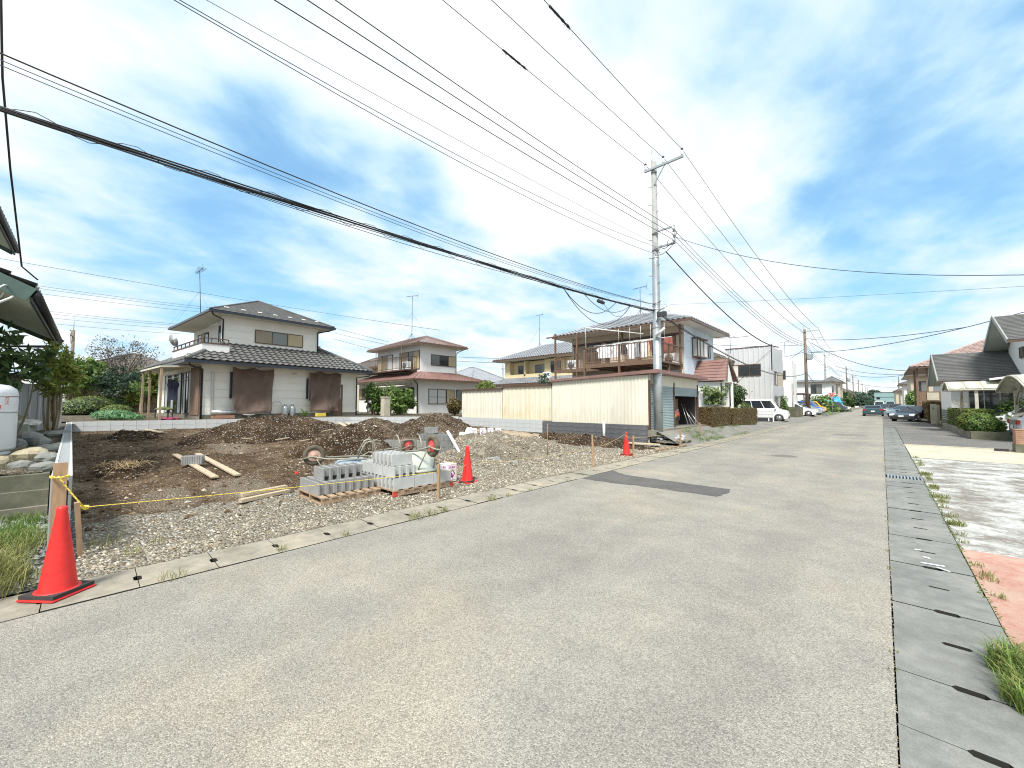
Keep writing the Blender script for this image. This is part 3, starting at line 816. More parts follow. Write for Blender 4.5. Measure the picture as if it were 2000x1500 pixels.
for i, (x, y, h, lean, lab) in enumerate(STK):
    mb = MB(); mb.hexa([(-.022, -.022, -.08), (.022, -.022, -.08), (.022, .022, -.08), (-.022, .022, -.08), (-.02, -.02, h), (.02, -.02, h), (.02, .02, h), (-.02, .02, h)])
    o = mb.build('marker_stake', m_stake); o.location = (x, y, znorth(x, y) if y > 14.76 else .0)
    o.rotation_euler = (lean * .6, lean, .3 * i); tag(o, lab, 'stake', 'marker stakes along the curb')
def lettering(body, size, m, parent, align='CENTER'):
    cu = bpy.data.curves.new('lettering', 'FONT'); cu.body = body; cu.size = size; cu.align_x = align; cu.extrude = .0005; cu.resolution_u = 3
    t = bpy.data.objects.new('lettering', cu); C.objects.link(t)
    me = bpy.data.meshes.new_from_object(t.evaluated_get(bpy.context.evaluated_depsgraph_get()))
    bpy.data.objects.remove(t); me.materials.clear(); me.materials.append(m)
    return link('lettering', me, parent)
def rope(name, label, pts, sag, r, m, n=14, twist=None):
    mb = MB(); P = []
    for a, b in zip(pts[:-1], pts[1:]):
        a = Vector(a); b = Vector(b)
        for k in range(n):
            t = k / n; P.append(a.lerp(b, t) - Vector((0, 0, sag * 4 * t * (1 - t))))
    P.append(Vector(pts[-1]))
    mb.tube(P, r, 5)
    if twist:
        # dark strand spiralling round the rope
        mb.m = 1; Q = []; L = 0; last = P[0]
        for a, b in zip(P[:-1], P[1:]):
            st = 6; ln = (b - a).length; x = (b - a).normalized().cross(Vector((0, 0, 1))).normalized(); y = x.cross((b - a).normalized())
            st = max(3, int(ln / .012))
            for k in range(st):
                L += ln / st; an = L / .05 * 6.283
                Q.append(a.lerp(b, k / st) + (x * math.cos(an) + y * math.sin(an)) * r * .72)
        mb.tube(Q, r * .55, 3, cap=False)
    return tag(mb.build(name, [m, twist] if twist else m), label, 'rope')
rope('barrier_rope', 'yellow and black rope strung from the leaning stake past the block pallets', [(-6.08, -.20, .82), (-6.03, -.02, .50)], .01, .008, m_rope1, 6, m_black)
rope('barrier_rope', 'long yellow and black rope stretched low across the front of the building site', [(-5.99, .0, .49), (-5.30, 3.90, .44)], .015, .0045, m_rope1, 22, m_black)
rope('barrier_rope', 'tan rope sagging between the middle cone and the tall pinkish stake', [(-5.30, 3.92, .46), (-5.95, 5.05, .36), (-5.22, 8.45, .46)], .05, .006, m_ropet, 16)
rope('barrier_rope', 'tan rope from the tall pinkish stake over the farthest cone to the garage stakes', [(-5.21, 8.47, .46), (-5.68, 11.0, .62), (-5.29, 10.78, .56), (-5.29, 14.39, .58), (-5.62, 17.58, .62)], .05, .006, m_ropet, 16)
def coil(name, label, c, rad, r, m, turns=2, tw=None):
    mb = MB(); P = [Vector(c) + Vector((math.cos(t / 14 * 6.283) * rad, math.sin(t / 14 * 6.283) * rad, .01 * t / 14 + random.uniform(-.004, .004))) for t in range(14 * turns)]
    mb.tube(P, r, 5); return tag(mb.build(name, m), label, 'rope')
coil('rope_knot', 'yellow rope wound round the head of the leaning stake', (-6.02, -.015, .47), .034, .009, m_rope1, 3)
coil('rope_knot', 'yellow rope wound round the top of the timber board', (-6.10, -.19, .80), .065, .007, m_rope1, 2)

# traffic cones
def cone(label, loc, rz, weight):
    t = thing('traffic_cone', label, 'traffic cone', loc, rz, 'red traffic cones at the edge of the site')
    mb = MB(); mb.lathe([(.118, .03), (.112, .05), (.033, .66), (.034, .685), (.026, .70), (.012, .704)], 28); mb.build('cone_body', m_cone, t)
    mb = MB(); mb.lathe([(.136, .012), (.138, .040), (.128, .052), (.113, .052)], 28); mb.build('cone_collar', m_cone, t)
    b = MB(); b.box(-.155, .155, -.155, .155, 0, .018); o = b.build('cone_base', m_cone, t)
    md = o.modifiers.new('Bevel', 'BEVEL'); md.width = .012; md.segments = 2
    if weight:
        b = MB(); s = .145 if weight == 1 else .14
        ring = [(s, 0)] if False else None
        n = 28; vs = []; 
        for k in range(n):
            an = 2 * math.pi * (k + .5) / n; cx, cy = math.cos(an), math.sin(an); q = s / max(abs(cx), abs(cy))
            vs += [(cx * .13, cy * .13, .020), (cx * q, cy * q, .020), (cx * q, cy * q, .046), (cx * .13, cy * .13, .046)]
        fs = []
        for k in range(n):
            j = (k + 1) % n
            for a in range(4): fs.append((k * 4 + a, k * 4 + (a + 1) % 4, j * 4 + (a + 1) % 4, j * 4 + a))
        b.add(vs, fs); o = b.build('rubber_weight', m_rubber, t)
        if weight == 2: o.rotation_euler = (R(7), R(-5), R(20)); o.location = (0, 0, .012)
    return t
cone('large red traffic cone with black rubber weight at the gutter by the block wall end', (-4.93, -.13, .008), R(40), 1)
c2 = cone('red traffic cone with tilted dark weight beside the white can', (-5.96, 5.08, zlot(-5.96, 5.08)), R(20), 2)
c3 = cone('farthest red traffic cone, standing on pale gravel before the garage block wall', (-5.70, 11.15, zlot(-5.7, 11.15)), R(5), 1)

# ------------------------------------------------------------------ pallets of blocks
def pallet(label, loc, rz, LX, LY, red=False, text=None, m=m_wood, nslat=7):
    """slats run along x, the printed side board faces +x"""
    t = thing('pallet', label, 'pallet', loc, rz, 'wooden pallets on the site')
    for x in (0.02, LX / 2, LX - .02):
        mb = MB(); mb.box(x - .02, x + .02, 0, LY, .018, .095); mb.build('stringer', m, t)
    for i in range(nslat):
        y = (LY - .09) * i / (nslat - 1); mb = MB(); mb.box(-.01, LX + .012, y, y + .09, .096, .116); mb.build('slat', m, t)
    for i in range(3):
        y = (LY - .1) * i / 2; mb = MB(); mb.box(0, LX, y, y + .1, 0, .017); mb.build('bottom_slat', m, t)
    if red:
        for y in (-.002, LY - .07):
            mb = MB(); mb.box(LX - .03, LX + .004, y, y + .072, .016, .0965); mb.build('red_end', m_redpaint, t)
    if text:
        for s, y, size in text:
            o = lettering(s, size, m_inkf, t, 'LEFT')
            o.location = (LX + .0012, y, .036); o.rotation_euler = (R(90), 0, R(90))
    return t
PA = (-7.16, 2.42); PB = (-7.05, 3.42)
zA = .012
pallet('wooden pallet under the darker grey blocks, scuffed lettering on its side', (PA[0], PA[1], zA), 0, .98, .95, False, [('ロ X X', .36, .055), ('HZT', .68, .055)])
pallet('wooden pallet with red-painted ends under the tall pale block stack', (PB[0], PB[1], zA), 0, 1.20, 1.22, True, [('ブロックパレット', .20, .06), ('六', .95, .075)])
HB = .19
bm_a = hollow_mesh(.39, HB, .128, m_blockg, 'concrete_block', ribs=0, gap=.004)
bm_an = hollow_mesh(.39, HB, .128, m_blockg, 'concrete_block', notched=True, gap=.004)
bm_b = hollow_mesh(.39, HB, .126, m_block, 'concrete_block', gap=.004)
bm_bn = hollow_mesh(.39, HB, .126, m_block, 'concrete_block', notched=True, gap=.004)
bm_r = hollow_mesh(.39, HB, .12, m_blockg, 'concrete_block', ribs=9, gap=.004)
rb = random.Random(5)
def blk(me, x, y, z, a, label, group):
    o = link('concrete_block', me); o.location = (x, y, z); o.rotation_euler = (0, 0, a + rb.uniform(-.008, .008))
    return tag(o, label, 'concrete block', group)
z1 = zA + .118
for i in range(7):
    for j in range(2):
        blk(bm_a, PA[0] + .20 + j * .394, PA[1] + .085 + i * .1305, z1, 0, 'grey hollow block in the bottom layer on the pallet with scuffed lettering', 'bottom layer of grey hollow blocks')
for i in range(5):
    blk(bm_an, PA[0] + .595 - .18 + rb.uniform(-.006, .006), PA[1] + .22 + i * .1315, z1 + HB, 0, 'grey hollow block in the row of five on top of the darker pallet load', 'top row of grey hollow blocks')
for i in range(9):
    for j in range(3):
        blk(bm_b if j else bm_bn, PB[0] + .075 + i * .1305, PB[1] + .205 + j * .394, z1, R(90), 'pale hollow block in the bottom layer on the red-ended pallet', 'bottom layer of pale hollow blocks')
for i in range(3):
    for j in range(3):
        blk(bm_bn, PB[0] + .20 + i * .394, PB[1] + .085 + j * .1305, z1 + HB, 0, 'pale hollow block in the second layer of the stack on the red-ended pallet', 'second layer of pale hollow blocks')
for i in range(5):
    blk(bm_bn, PB[0] + .52 + i * .1315, PB[1] + .205, z1 + 2 * HB, R(90), 'pale hollow block in the topmost layer of the stack on the red-ended pallet', 'top layer of pale hollow blocks')
# stacked blocks further back, in an L
def gz(x, y): return zlot(x, y)
def stack(x, y, a, nl, nc, group, label):
    d = Vector((math.cos(a), math.sin(a)))
    for c in range(nc):
        for i in range(nl):
            q = Vector((x, y)) + d * (i * .396 + rb.uniform(-.005, .005))
            blk(bm_r, q.x, q.y, gz(x, y) + .0 + c * HB, a, label, group)
stack(-9.62, 6.95, R(82), 2, 3, 'right pier of stacked ribbed blocks', 'dark ribbed block in the short three-course pile beside the red wheel')
stack(-9.95, 6.72, R(205), 5, 2, 'long row of ribbed blocks', 'dark ribbed block in the low row running back from the red-wheeled barrows')
stack(-10.1, 7.0, R(82), 2, 3, 'back pier of stacked ribbed blocks', 'dark ribbed block in the three-course pile behind the front block pile')
blk(bm_r, -10.1, 7.15, gz(-10.1, 7) + 3 * HB, R(60), 'single ribbed block set on top of the three-course block pile', None)
blk(bm_r, -11.45, 1.62, gz(-11.5, 1.6) + .07, R(68), 'dark ribbed block lying on the two loose boards in the middle of the site', None)
blk(bm_r, -11.58, 1.66, gz(-11.5, 1.6) + .07, R(68), 'second dark ribbed block on the loose boards, behind the first', None)
blk(bm_b, -7.95, 7.72, gz(-7.95, 7.72) + .0, R(85), 'lone pale block lying beside the trench', None)
blk(bm_b, -7.45, 7.95, gz(-7.45, 7.95) - .06, R(80), 'half-buried pale block at the end of the trench', None)

# white square cans
def can(label, loc, rz, group=None, full=True):
    t = thing('square_can', label, 'can', loc, rz, group)
    mb = MB(); mb.box(-.12, .12, -.12, .12, .004, .345); o = mb.build('can_body', m_can, t)
    md = o.modifiers.new('Bevel', 'BEVEL'); md.width = .012; md.segments = 2
    mb = MB(); mb.box(-.123, .123, -.123, .123, .343, .351); mb.box(-.10, .10, -.10, .10, .3505, .354); mb.build('can_lid', m_can, t)
    mb = MB(); mb.lathe([(.024, .354), (.024, .375), (.018, .378)], 12, (.06, .06, 0)); mb.build('can_cap', m_rope1, t)
    for F in (Face((.1205, 0, 0), (0, 1, 0)), Face((0, -.1205, 0), (1, 0, 0))):
        c0 = .195; s = .072
        def dia(a, b, q): return [F.p(a + q, b, .0012), F.p(a, b + q * 1.28, .0012), F.p(a - q, b, .0012), F.p(a, b - q * 1.28, .0012)]
        mb = MB()
        # black diamond outline as four bars, magenta lower half, white square
        o4 = dia(0, .165, s); i4 = dia(0, .165, s * .72)
        for k in range(4): mb.quad(o4[k], o4[(k + 1) % 4], i4[(k + 1) % 4], i4[k])
        mb.quad(F.p(-.05, .165, .0014), F.p(-.012, .118, .0014), F.p(.012, .148, .0014), F.p(-.026, .195, .0014))
        mb.build('emblem', m_black, t)
        mb = MB(); mb.quad(F.p(-.052, .165, .0016), F.p(0, .098, .0016), F.p(.020, .125, .0016), F.p(-.032, .190, .0016)); mb.build('emblem_fill', m_purple, t)
        o = lettering('防凍剤', .052, m_purple, t)
        o.matrix_local = Matrix((( *F.r, 0), (*F.u, 0), (*F.n, 0), (0, 0, 0, 1))).transposed(); o.location = F.p(0, .268, .001)
        mb = MB(); mb.fbox(F, .0, .085, .045, .050, .0005, .0012); mb.build('print_line', m_inkf, t)
    return t
k0 = can('white square can with a purple diamond mark beside the red-ended pallet', (-6.28, 4.86, zlot(-6.28, 4.86)), R(2))
for i, (x, y) in enumerate([(-12.45, 10.95), (-12.24, 11.25), (-12.05, 11.52), (-11.86, 11.79)]):
    copy_tree(k0, 'white square can, one of the row of four behind the pale gravel heap', location=(x, y, zlot(x, y)), rotation_euler=(0, 0, R(-38)))['group'] = 'row of four white cans'

# planks
def plank(label, a, b, w=.12, h=.03, m=m_plank, name='loose_plank', group=None, twist=0):
    mb = MB(); mb.bar(a, b, w, h); return tag(mb.build(name, m), label, 'plank', group)
def zz(x, y, d=0): return (x, y, zlot(x, y) + d)
plank('long loose board under the ribbed blocks, nearer the boundary wall', zz(-13.3, 1.52, .05), zz(-9.6, 1.72, .05))
plank('long loose board under the ribbed blocks, farther from the boundary wall', zz(-13.1, 1.95, .05), zz(-9.55, 2.08, .05))
plank('short pale board lying near the back wall corner, the longer of two', zz(-20.2, 1.9, .06), zz(-22.8, 1.65, .06), .16)
plank('short pale board lying near the back wall corner, the shorter of two', zz(-20.8, 1.4, .05), zz(-22.9, 1.25, .05), .14)
for i in range(5):
    plank('weathered board in the ramp of planks beside the largest earth heap', zz(-15.2 + .12 * i, 6.55 + .24 * i, .07 + .02 * (i % 2)), zz(-20.6 + .3 * i, 7.6 + .28 * i, .22), .2, .03, group='ramp of weathered planks')
for i in range(6):
    plank('thin timber in the loose bundle lying before the cream sheds', zz(-13.9 + .2 * i, 11.6 + .25 * i, .10 + .03 * (i % 3)), zz(-10.4 + .15 * i, 12.4 + .18 * i, .07 + .02 * (i % 2)), .08, .05, group='bundle of thin timbers')
for i in range(3):
    plank('timber end lying beside the grey block pallet', zz(-7.25 - .16 * i, 1.62 + .05 * i, .05 + .05 * (i == 1)), zz(-7.45 - .12 * i, 2.36, .04 + .05 * (i == 1)), .10, .05, group='timbers beside the grey block pallet')
rg = random.Random(9)
for i, (x, y, a, l) in enumerate([(-15.1, 3.4, .3, .5), (-14.3, 4.1, 1.2, .4), (-16.0, 6.2, 2.0, .6), (-13.6, 4.6, .9, .3)]):
    plank(['splinter of wood low on the largest heap', 'broken lath at the foot of the largest heap', 'pale offcut near the plank ramp', 'tiny offcut between the two dark heaps'][i], zz(x, y, .16), zz(x + l * math.cos(a), y + l * math.sin(a), .22), .07, .025)
plank('flat pale plank lying by the far stake before the garage block wall', zz(-7.0, 13.55, .10), zz(-5.9, 14.1, .08), .35, .03)
plank('thin dark lath lying on the gravel in front of the white-cement pallet', (-5.35, 12.4, .05), (-5.25, 14.9, .04), .05, .03, m_stake)

# pipes
def pipe(label, a, b, r, m=m_pvc, name='pvc_pipe'):
    mb = MB(); mb.tube([a, b], r, 12); return tag(mb.build(name, m), label, 'pipe')
pipe('white plastic pipe leaning out of the trench behind the middle cone', zz(-8.95, 7.45, -.1), (-9.55, 7.35, .72), .045)
pipe('white plastic pipe standing against the dark block wall of the garage', (-8.35, 14.42, .02), (-8.40, 14.5, .80), .055)
pipe('grey drain pipe lying in the trench', zz(-9.2, 7.8, .02), zz(-8.4, 7.9, .05), .06)
for i, (x, y, h) in enumerate([(-7.2, 9.2, .95), (-7.9, 8.3, .5), (-10.3, 7.5, .45), (-6.9, 7.6, .45)]):
    mb = MB(); mb.tube([zz(x, y), (x + .01, y, h)], .009, 5)
    tag(mb.build('thin_rod', m_stake), ['tall thin steel rod standing in the pale gravel heap', 'thin steel rod beside the lone trench block', 'thin steel rod at the pile end of the trench', 'short thin rod near the street end of the trench'][i], 'rod')
# tarps
def lump(name, label, cat, c, r, m, seed, n=18):
    vs = []; fs = []
    for j in range(9):
        for i in range(n):
            t = 2 * math.pi * i / n; p = math.pi * .5 * j / 8
            k = 1 + .38 * mn.noise((math.cos(t) * 1.7 + seed, math.sin(t) * 1.7, p * 2.2)) + .16 * mn.noise((math.cos(t) * 5 + seed, math.sin(t) * 5, p * 5))
            vs.append((r[0] * math.cos(t) * math.cos(p) * k, r[1] * math.sin(t) * math.cos(p) * k, r[2] * math.sin(p) * k - .03))
    for j in range(8):
        for i in range(n): fs.append((j * n + i, j * n + (i + 1) % n, (j + 1) * n + (i + 1) % n, (j + 1) * n + i))
    me = bpy.data.meshes.new(name); me.from_pydata(vs, [], fs); me.materials.append(m)
    o = link(name, me); o.location = c; return tag(o, label, cat)
lump('tarpaulin', 'crumpled yellow tarpaulin lying beside the stony earth heap', 'tarpaulin', zz(-13.3, 10.2), (.42, .50, .26), m_tarp, 2.2)
lump('plastic_bag', 'crumpled white plastic bag between the yellow tarpaulin and the white cans', 'bag', zz(-12.9, 10.75), (.28, .34, .20), m_bag, 5.1)
lump('sandbag', 'white sheet bundle at the head of the row of white cans', 'bundle', zz(-12.9, 11.1), (.22, .22, .36), m_bag, 8.8)
lump('plastic_scrap', 'tiny red plastic scrap on the gravel past the trench', 'scrap', zz(-7.2, 8.55), (.04, .04, .05), m_cone, 1.1)
lump('red_scrap', 'tiny red lid on the soil by the blue-tray wheelbarrow', 'cap', zz(-9.15, 3.05), (.04, .04, .06), m_cone, 3.1)

# wheelbarrows lying upside down
def barrow(label, loc, rot, mtray, mrim, mtube):
    t = thing('wheelbarrow', label, 'wheelbarrow', loc, group='upturned wheelbarrows', rot=rot)
    # built right way up about its own middle; x forward
    rings = [(-.42, .46, .33, .62), (-.34, .36, .27, .45), (-.22, .26, .17, .33), (-.12, .16, .09, .31)]
    n = 20; vs = []; fs = []
    for (xa, xb, hw, z) in rings:
        for k in range(n):
            an = 2 * math.pi * k / n; cx, cy = math.cos(an), math.sin(an)
            q = (abs(cx) ** 3.2 + abs(cy) ** 3.2) ** (-1 / 3.2)
            vs.append(((xa + xb) / 2 + (xb - xa) / 2 * cx * q, hw * cy * q, z + (.03 * (cx > .5) if z > .6 else 0)))
    for i in range(len(rings) - 1):
        for k in range(n): fs.append((i * n + k, i * n + (k + 1) % n, (i + 1) * n + (k + 1) % n, (i + 1) * n + k))
    fs.append(tuple((len(rings) - 1) * n + k for k in range(n)))
    mb = MB(); mb.add(vs, fs, True); tr = mb.build('tray', mtray, t)
    mb = MB(); mb.tube([v for v in vs[:n]], .013, 6, closed=True); mb.build('tray_rim', mtube, t)
    for s in (-1, 1):
        mb = MB(); mb.tube([(.86, s * .05, .24), (.70, s * .085, .20), (.42, s * .15, .27), (.1, s * .19, .29), (-.3, s * .22, .33), (-.62, s * .27, .50), (-.92, s * .29, .56)], .016, 8)
        mb.build('handle_rail', mtube, t)
        mb = MB(); mb.tube([(-.92, s * .29, .56), (-1.03, s * .29, .57)], .02, 8); mb.build('grip', m_rubber, t)
        mb = MB(); mb.tube([(-.10, s * .21, .30), (-.20, s * .22, .10), (-.26, s * .22, .015), (-.33, s * .22, .0), (-.40, s * .22, .03), (-.42, s * .235, .15), (-.40, s * .245, .39)], .014, 8)
        mb.build('leg', mtube, t)
        mb = MB(); mb.tube([(.66, s * .075, .19), (.40, s * .16, .62)], .010, 6); mb.build('stay', mtube, t)
    mb = MB(); mb.tube([(-.20, -.22, .10), (-.20, .22, .10)], .012, 6); mb.build('leg_brace', mtube, t)
    mb = MB(); mb.tube([(.86, -.05, .24), (.90, 0, .25), (.86, .05, .24)], .016, 8); mb.build('nose_loop', mtube, t)
    mb = MB(); P = [(.66 + .15 * math.cos(a), 0, .19 + .15 * math.sin(a)) for a in [2 * math.pi * k / 26 for k in range(26)]]
    mb.tube(P, .046, 10, closed=True); w = mb.build('wheel', m_tyre_mud, t)
    mb = MB(); mb.lathe([(.03, -.045), (.04, -.03), (.105, -.018), (.122, -.026), (.122, .026), (.105, .018), (.04, .03), (.03, .045)], 20, (.66, 0, .19), 'y'); mb.build('rim', mrim, w)
    mb = MB(); mb.tube([(.66, -.085, .19), (.66, .085, .19)], .010, 6); mb.build('axle', mtube, t)
    return t
UP = R(180)
barrow('upturned wheelbarrow with blue tray and pale pink wheel, behind the grey block pallet', (-7.62, 3.52, zlot(-7.6, 3.5) + .80), (UP, R(3), R(247)), m_trayblue, m_rimpale, m_tubegr)
barrow('upturned wheelbarrow behind the pale block stack, only its loops and red wheel showing', (-9.2, 5.1, zlot(-9.2, 5.1) + .62), (UP, R(1), R(88)), m_traygr, m_rimred, m_tubegr)
barrow('upturned wheelbarrow leaning on the pale blocks, grey tray and raised red wheel', (-6.42, 4.18, .965), (UP, R(-3), R(-6)), m_traygr, m_rimred, m_tubegr)

# pallet of cement-caked bits in front of the garage shutter
pc = pallet('grey splashed pallet lying at the foot of the utility pole', (-5.45, 14.78, .05), R(84), .95, 1.15, m=m_conc)
for i, (x, y, z, s) in enumerate([(-6.35, 15.05, .17, (.45, .34, .07)), (-6.05, 15.25, .17, (.40, .30, .07)), (-6.25, 15.1, .245, (.34, .26, .06)), (-5.75, 15.45, .17, (.32, .28, .09)), (-5.70, 15.5, .262, (.24, .2, .08))]):
    mb = MB(); 
    for dx in (-.4, .4):
        mb.box(dx * s[0] - .05, dx * s[0] + .05, -s[1] / 2, s[1] / 2, 0, s[2] * .55)
    mb.box(-s[0] / 2, s[0] / 2, -s[1] / 2, s[1] / 2, s[2] * .55, s[2])
    o = mb.build('concrete_spacer', m_wallblk); o.location = (x, y, z); o.rotation_euler = (0, 0, .2 * i)
    tag(o, ['flat white concrete spacer nearest the pole on the splashed pallet', 'flat white concrete spacer in the middle of the splashed pallet', 'smaller white spacer stacked on the one nearest the pole', 'white spacer at the street end of the splashed pallet', 'topmost white spacer at the street end of the splashed pallet'][i], 'concrete spacer', 'white spacers on the splashed pallet')
# ------------------------------------------------------------------ building helpers
def V3(*a): return Vector(a)
def tile_sheet(mb, A, B, Cc, D, tw=.31, tl=.33, amp=.055, lip=.05, sub=5):
    A, B, Cc, D = map(Vector, (A, B, Cc, D))
    ex = (B - A); W = ex.length; ex.normalize()
    dl = (D - A).dot(ex); dr = (Cc - B).dot(ex)
    es = (D - A) - ex * dl; S = es.length; es.normalize(); n = ex.cross(es)
    N = max(1, round(S / tl)); st = tw / sub
    def wave(x):
        k = (x / tw) % 1.0
        return amp * (math.cos(k * 6.283) * .5 + .5) ** 1.5
    for r in range(N):
        s0, s1 = S * r / N, S * (r + 1) / N
        l0, r0, l1, r1 = dl * s0 / S, W + dr * s0 / S, dl * s1 / S, W + dr * s1 / S
        lo, hi = min(l0, l1), max(r0, r1)
        m = max(2, int((hi - lo) / st) + 1)
        vs = []
        for i in range(m + 1):
            x = lo + (hi - lo) * i / m; xa = max(l0, min(r0, x)); xb = max(l1, min(r1, x))
            pa = A + ex * xa + es * s0; pb = A + ex * xb + es * s1
            vs += [pa + n * (wave(xa) - .012), pa + n * (wave(xa) + lip), pb + n * wave(xb)]
        fs = []
        for i in range(m):
            a = i * 3; fs += [(a, a + 3, a + 4, a + 1), (a + 1, a + 4, a + 5, a + 2)]
        mb.add(vs, fs)
def flat_slope(mb, A, B, Cc, D, t=.05):
    A, B, Cc, D = map(Vector, (A, B, Cc, D)); n = (B - A).cross(D - A).normalized() * t
    mb.hexa([A - n, B - n, Cc - n, D - n, A, B, Cc, D])
def shingle(mb, A, B, Cc, D, tl=.28, t=.02):
    """courses of flat slates, each lapping the one below"""
    A, B, Cc, D = map(Vector, (A, B, Cc, D)); S = ((D - A).length + (Cc - B).length) / 2; N = max(1, round(S / tl))
    n = (B - A).cross(D - A).normalized()
    for r in range(N):
        a, b = A.lerp(D, r / N), B.lerp(Cc, r / N); c, d = B.lerp(Cc, (r + 1) / N), A.lerp(D, (r + 1) / N)
        mb.add([a, b, b + n * t, a + n * t, c + n * .002, d + n * .002], [(0, 1, 2, 3), (3, 2, 4, 5)])
def seams(mb, A, B, Cc, D, step=.4, h=.03, w=.025):
    A, B, Cc, D = map(Vector, (A, B, Cc, D)); n = (B - A).cross(D - A).normalized()
    k = max(2, round((B - A).length / step))
    for i in range(k + 1):
        t = i / k; a, d = A.lerp(B, t), D.lerp(Cc, t)
        if (d - a).length > .1: mb.bar(a + n * h / 2, d + n * h / 2, w, h, n)
def ridge(mb, a, b, r=.075, seg=.3):
    a, b = Vector(a), Vector(b); L = (b - a).length; k = max(1, round(L / seg)); pts = []; rs = []
    for i in range(k):
        pts += [a.lerp(b, i / k), a.lerp(b, (i + .92) / k)]; rs += [r * 1.08, r * .92]
    mb.tube(pts, rs, 8)
def hip_pts(x0, x1, y0, y1, z, h):
    """eave corners and ridge ends of a hip roof, ridge along the longer side"""
    e = [V3(x0, y0, z), V3(x1, y0, z), V3(x1, y1, z), V3(x0, y1, z)]
    if x1 - x0 >= y1 - y0:
        k = (y1 - y0) / 2; r = [V3(x0 + k, (y0 + y1) / 2, z + h), V3(x1 - k, (y0 + y1) / 2, z + h)]
        sl = [(e[0], e[1], r[1], r[0]), (e[1], e[2], r[1], r[1]), (e[2], e[3], r[0], r[1]), (e[3], e[0], r[0], r[0])]
        hips = [(e[0], r[0]), (e[3], r[0]), (e[1], r[1]), (e[2], r[1]), (r[0], r[1])]
    else:
        k = (x1 - x0) / 2; r = [V3((x0 + x1) / 2, y0 + k, z + h), V3((x0 + x1) / 2, y1 - k, z + h)]
        sl = [(e[0], e[1], r[0], r[0]), (e[1], e[2], r[1], r[0]), (e[2], e[3], r[1], r[1]), (e[3], e[0], r[0], r[1])]
        hips = [(e[0], r[0]), (e[1], r[0]), (e[2], r[1]), (e[3], r[1]), (r[0], r[1])]
    return e, r, sl, hips
def hip_roof(parent, x0, x1, y0, y1, z, h, m, style, m_sof=None, m_gut=None, rid=.075, name='roof'):
    e, r, sl, hips = hip_pts(x0, x1, y0, y1, z, h)
    mb = MB()
    for s in sl:
        if style == 'tile': tile_sheet(mb, *s)
        elif style == 'slate': shingle(mb, *s)
        else:
            flat_slope(mb, *s, t=.03)
            if style == 'seam': seams(mb, *s)
    ro = mb.build(name, m, parent)
    mb = MB()
    for a, b in hips: ridge(mb, a + V3(0, 0, .02), b + V3(0, 0, .02), rid)
    mb.build('ridge_cap', m, ro)
    if m_sof:
        mb = MB(); mb.box(x0 + .02, x1 - .02, y0 + .02, y1 - .02, z - .13, z - .03); mb.build('soffit', m_sof, ro)
    if m_gut:
        mb = MB()
        mb.box(x0 - .06, x1 + .06, y0 - .07, y0 + .015, z - .14, z - .025); mb.box(x0 - .06, x1 + .06, y1 - .015, y1 + .07, z - .14, z - .025)
        mb.box(x1 - .015, x1 + .07, y0 + .016, y1 - .016, z - .139, z - .026); mb.box(x0 - .07, x0 + .015, y0 + .016, y1 - .016, z - .139, z - .026)
        mb.build('rain_gutter', m_gut, parent)
    return ro
def window(parent, F, a0, b0, w, h, panes=('g', 'g'), fr=None, t=.045, proud=.05, name='window', mull=None):
    fr = fr or m_trim
    mb = MB()
    mb.fbox(F, a0, a0 + w, b0, b0 + t, 0.001, proud); mb.fbox(F, a0, a0 + w, b0 + h - t, b0 + h, 0.001, proud)
    n = len(panes)
    for i in range(n + 1):
        x = a0 + (w - t) * i / n
        mb.fbox(F, x, x + t, b0 + t + .001, b0 + h - t - .001, .001, proud - .004)
    f = mb.build(name, fr, parent)
    for i, k in enumerate(panes):
        x0 = a0 + (w - t) * i / n + t + .001; x1 = a0 + (w - t) * (i + 1) / n - .001
        m = {'g': m_glass, 'G': m_glassg, 'f': m_glassl, 's': m_shutter, 'S': m_shutterb, 'c': m_curtain, 'w': m_woodbr, 'd': m_dark}[k]
        mb = MB(); mb.fbox(F, x0, x1, b0 + t + .001, b0 + h - t - .001, .002, proud * .45 if k in 'gGfcd' else proud * .8)
        if mull and k in 'gGfc':
            pass
        nm = 'pane' if k in 'gGfcd' else 'shutter_panel'
        o = mb.build(nm, m, f)
        if k in 'sSw':
            mb = MB(); q = max(3, int((x1 - x0) / .09))
            for j in range(1, q):
                xx = x0 + (x1 - x0) * j / q; mb.fbox(F, xx - .006, xx + .006, b0 + t + .01, b0 + h - t - .01, proud * .8, proud * .8 + .008)
            mb.build('shutter_rib', m, f)
    if mull:
        mb = MB()
        for z in mull: mb.fbox(F, a0 + t, a0 + w - t, b0 + z, b0 + z + .03, proud * .5, proud - .006)
        mb.build('glazing_bar', fr, f)
    return f
def boards(parent, F, a0, a1, b0, b1, m, n, name='siding_board', gap=.008, t=.018):
    """horizontal wall boards, each a piece of its own with a groove between"""
    h = (b1 - b0) / n
    for i in range(n):
        mb = MB(); mb.fbox(F, a0, a1, b0 + i * h + gap / 2, b0 + (i + 1) * h - gap / 2, .001, t); mb.build(name, m, parent)
def downpipe(parent, pts, m, r=.035):
    mb = MB(); mb.tube(pts, r, 8); mb.build('downpipe', m, parent)
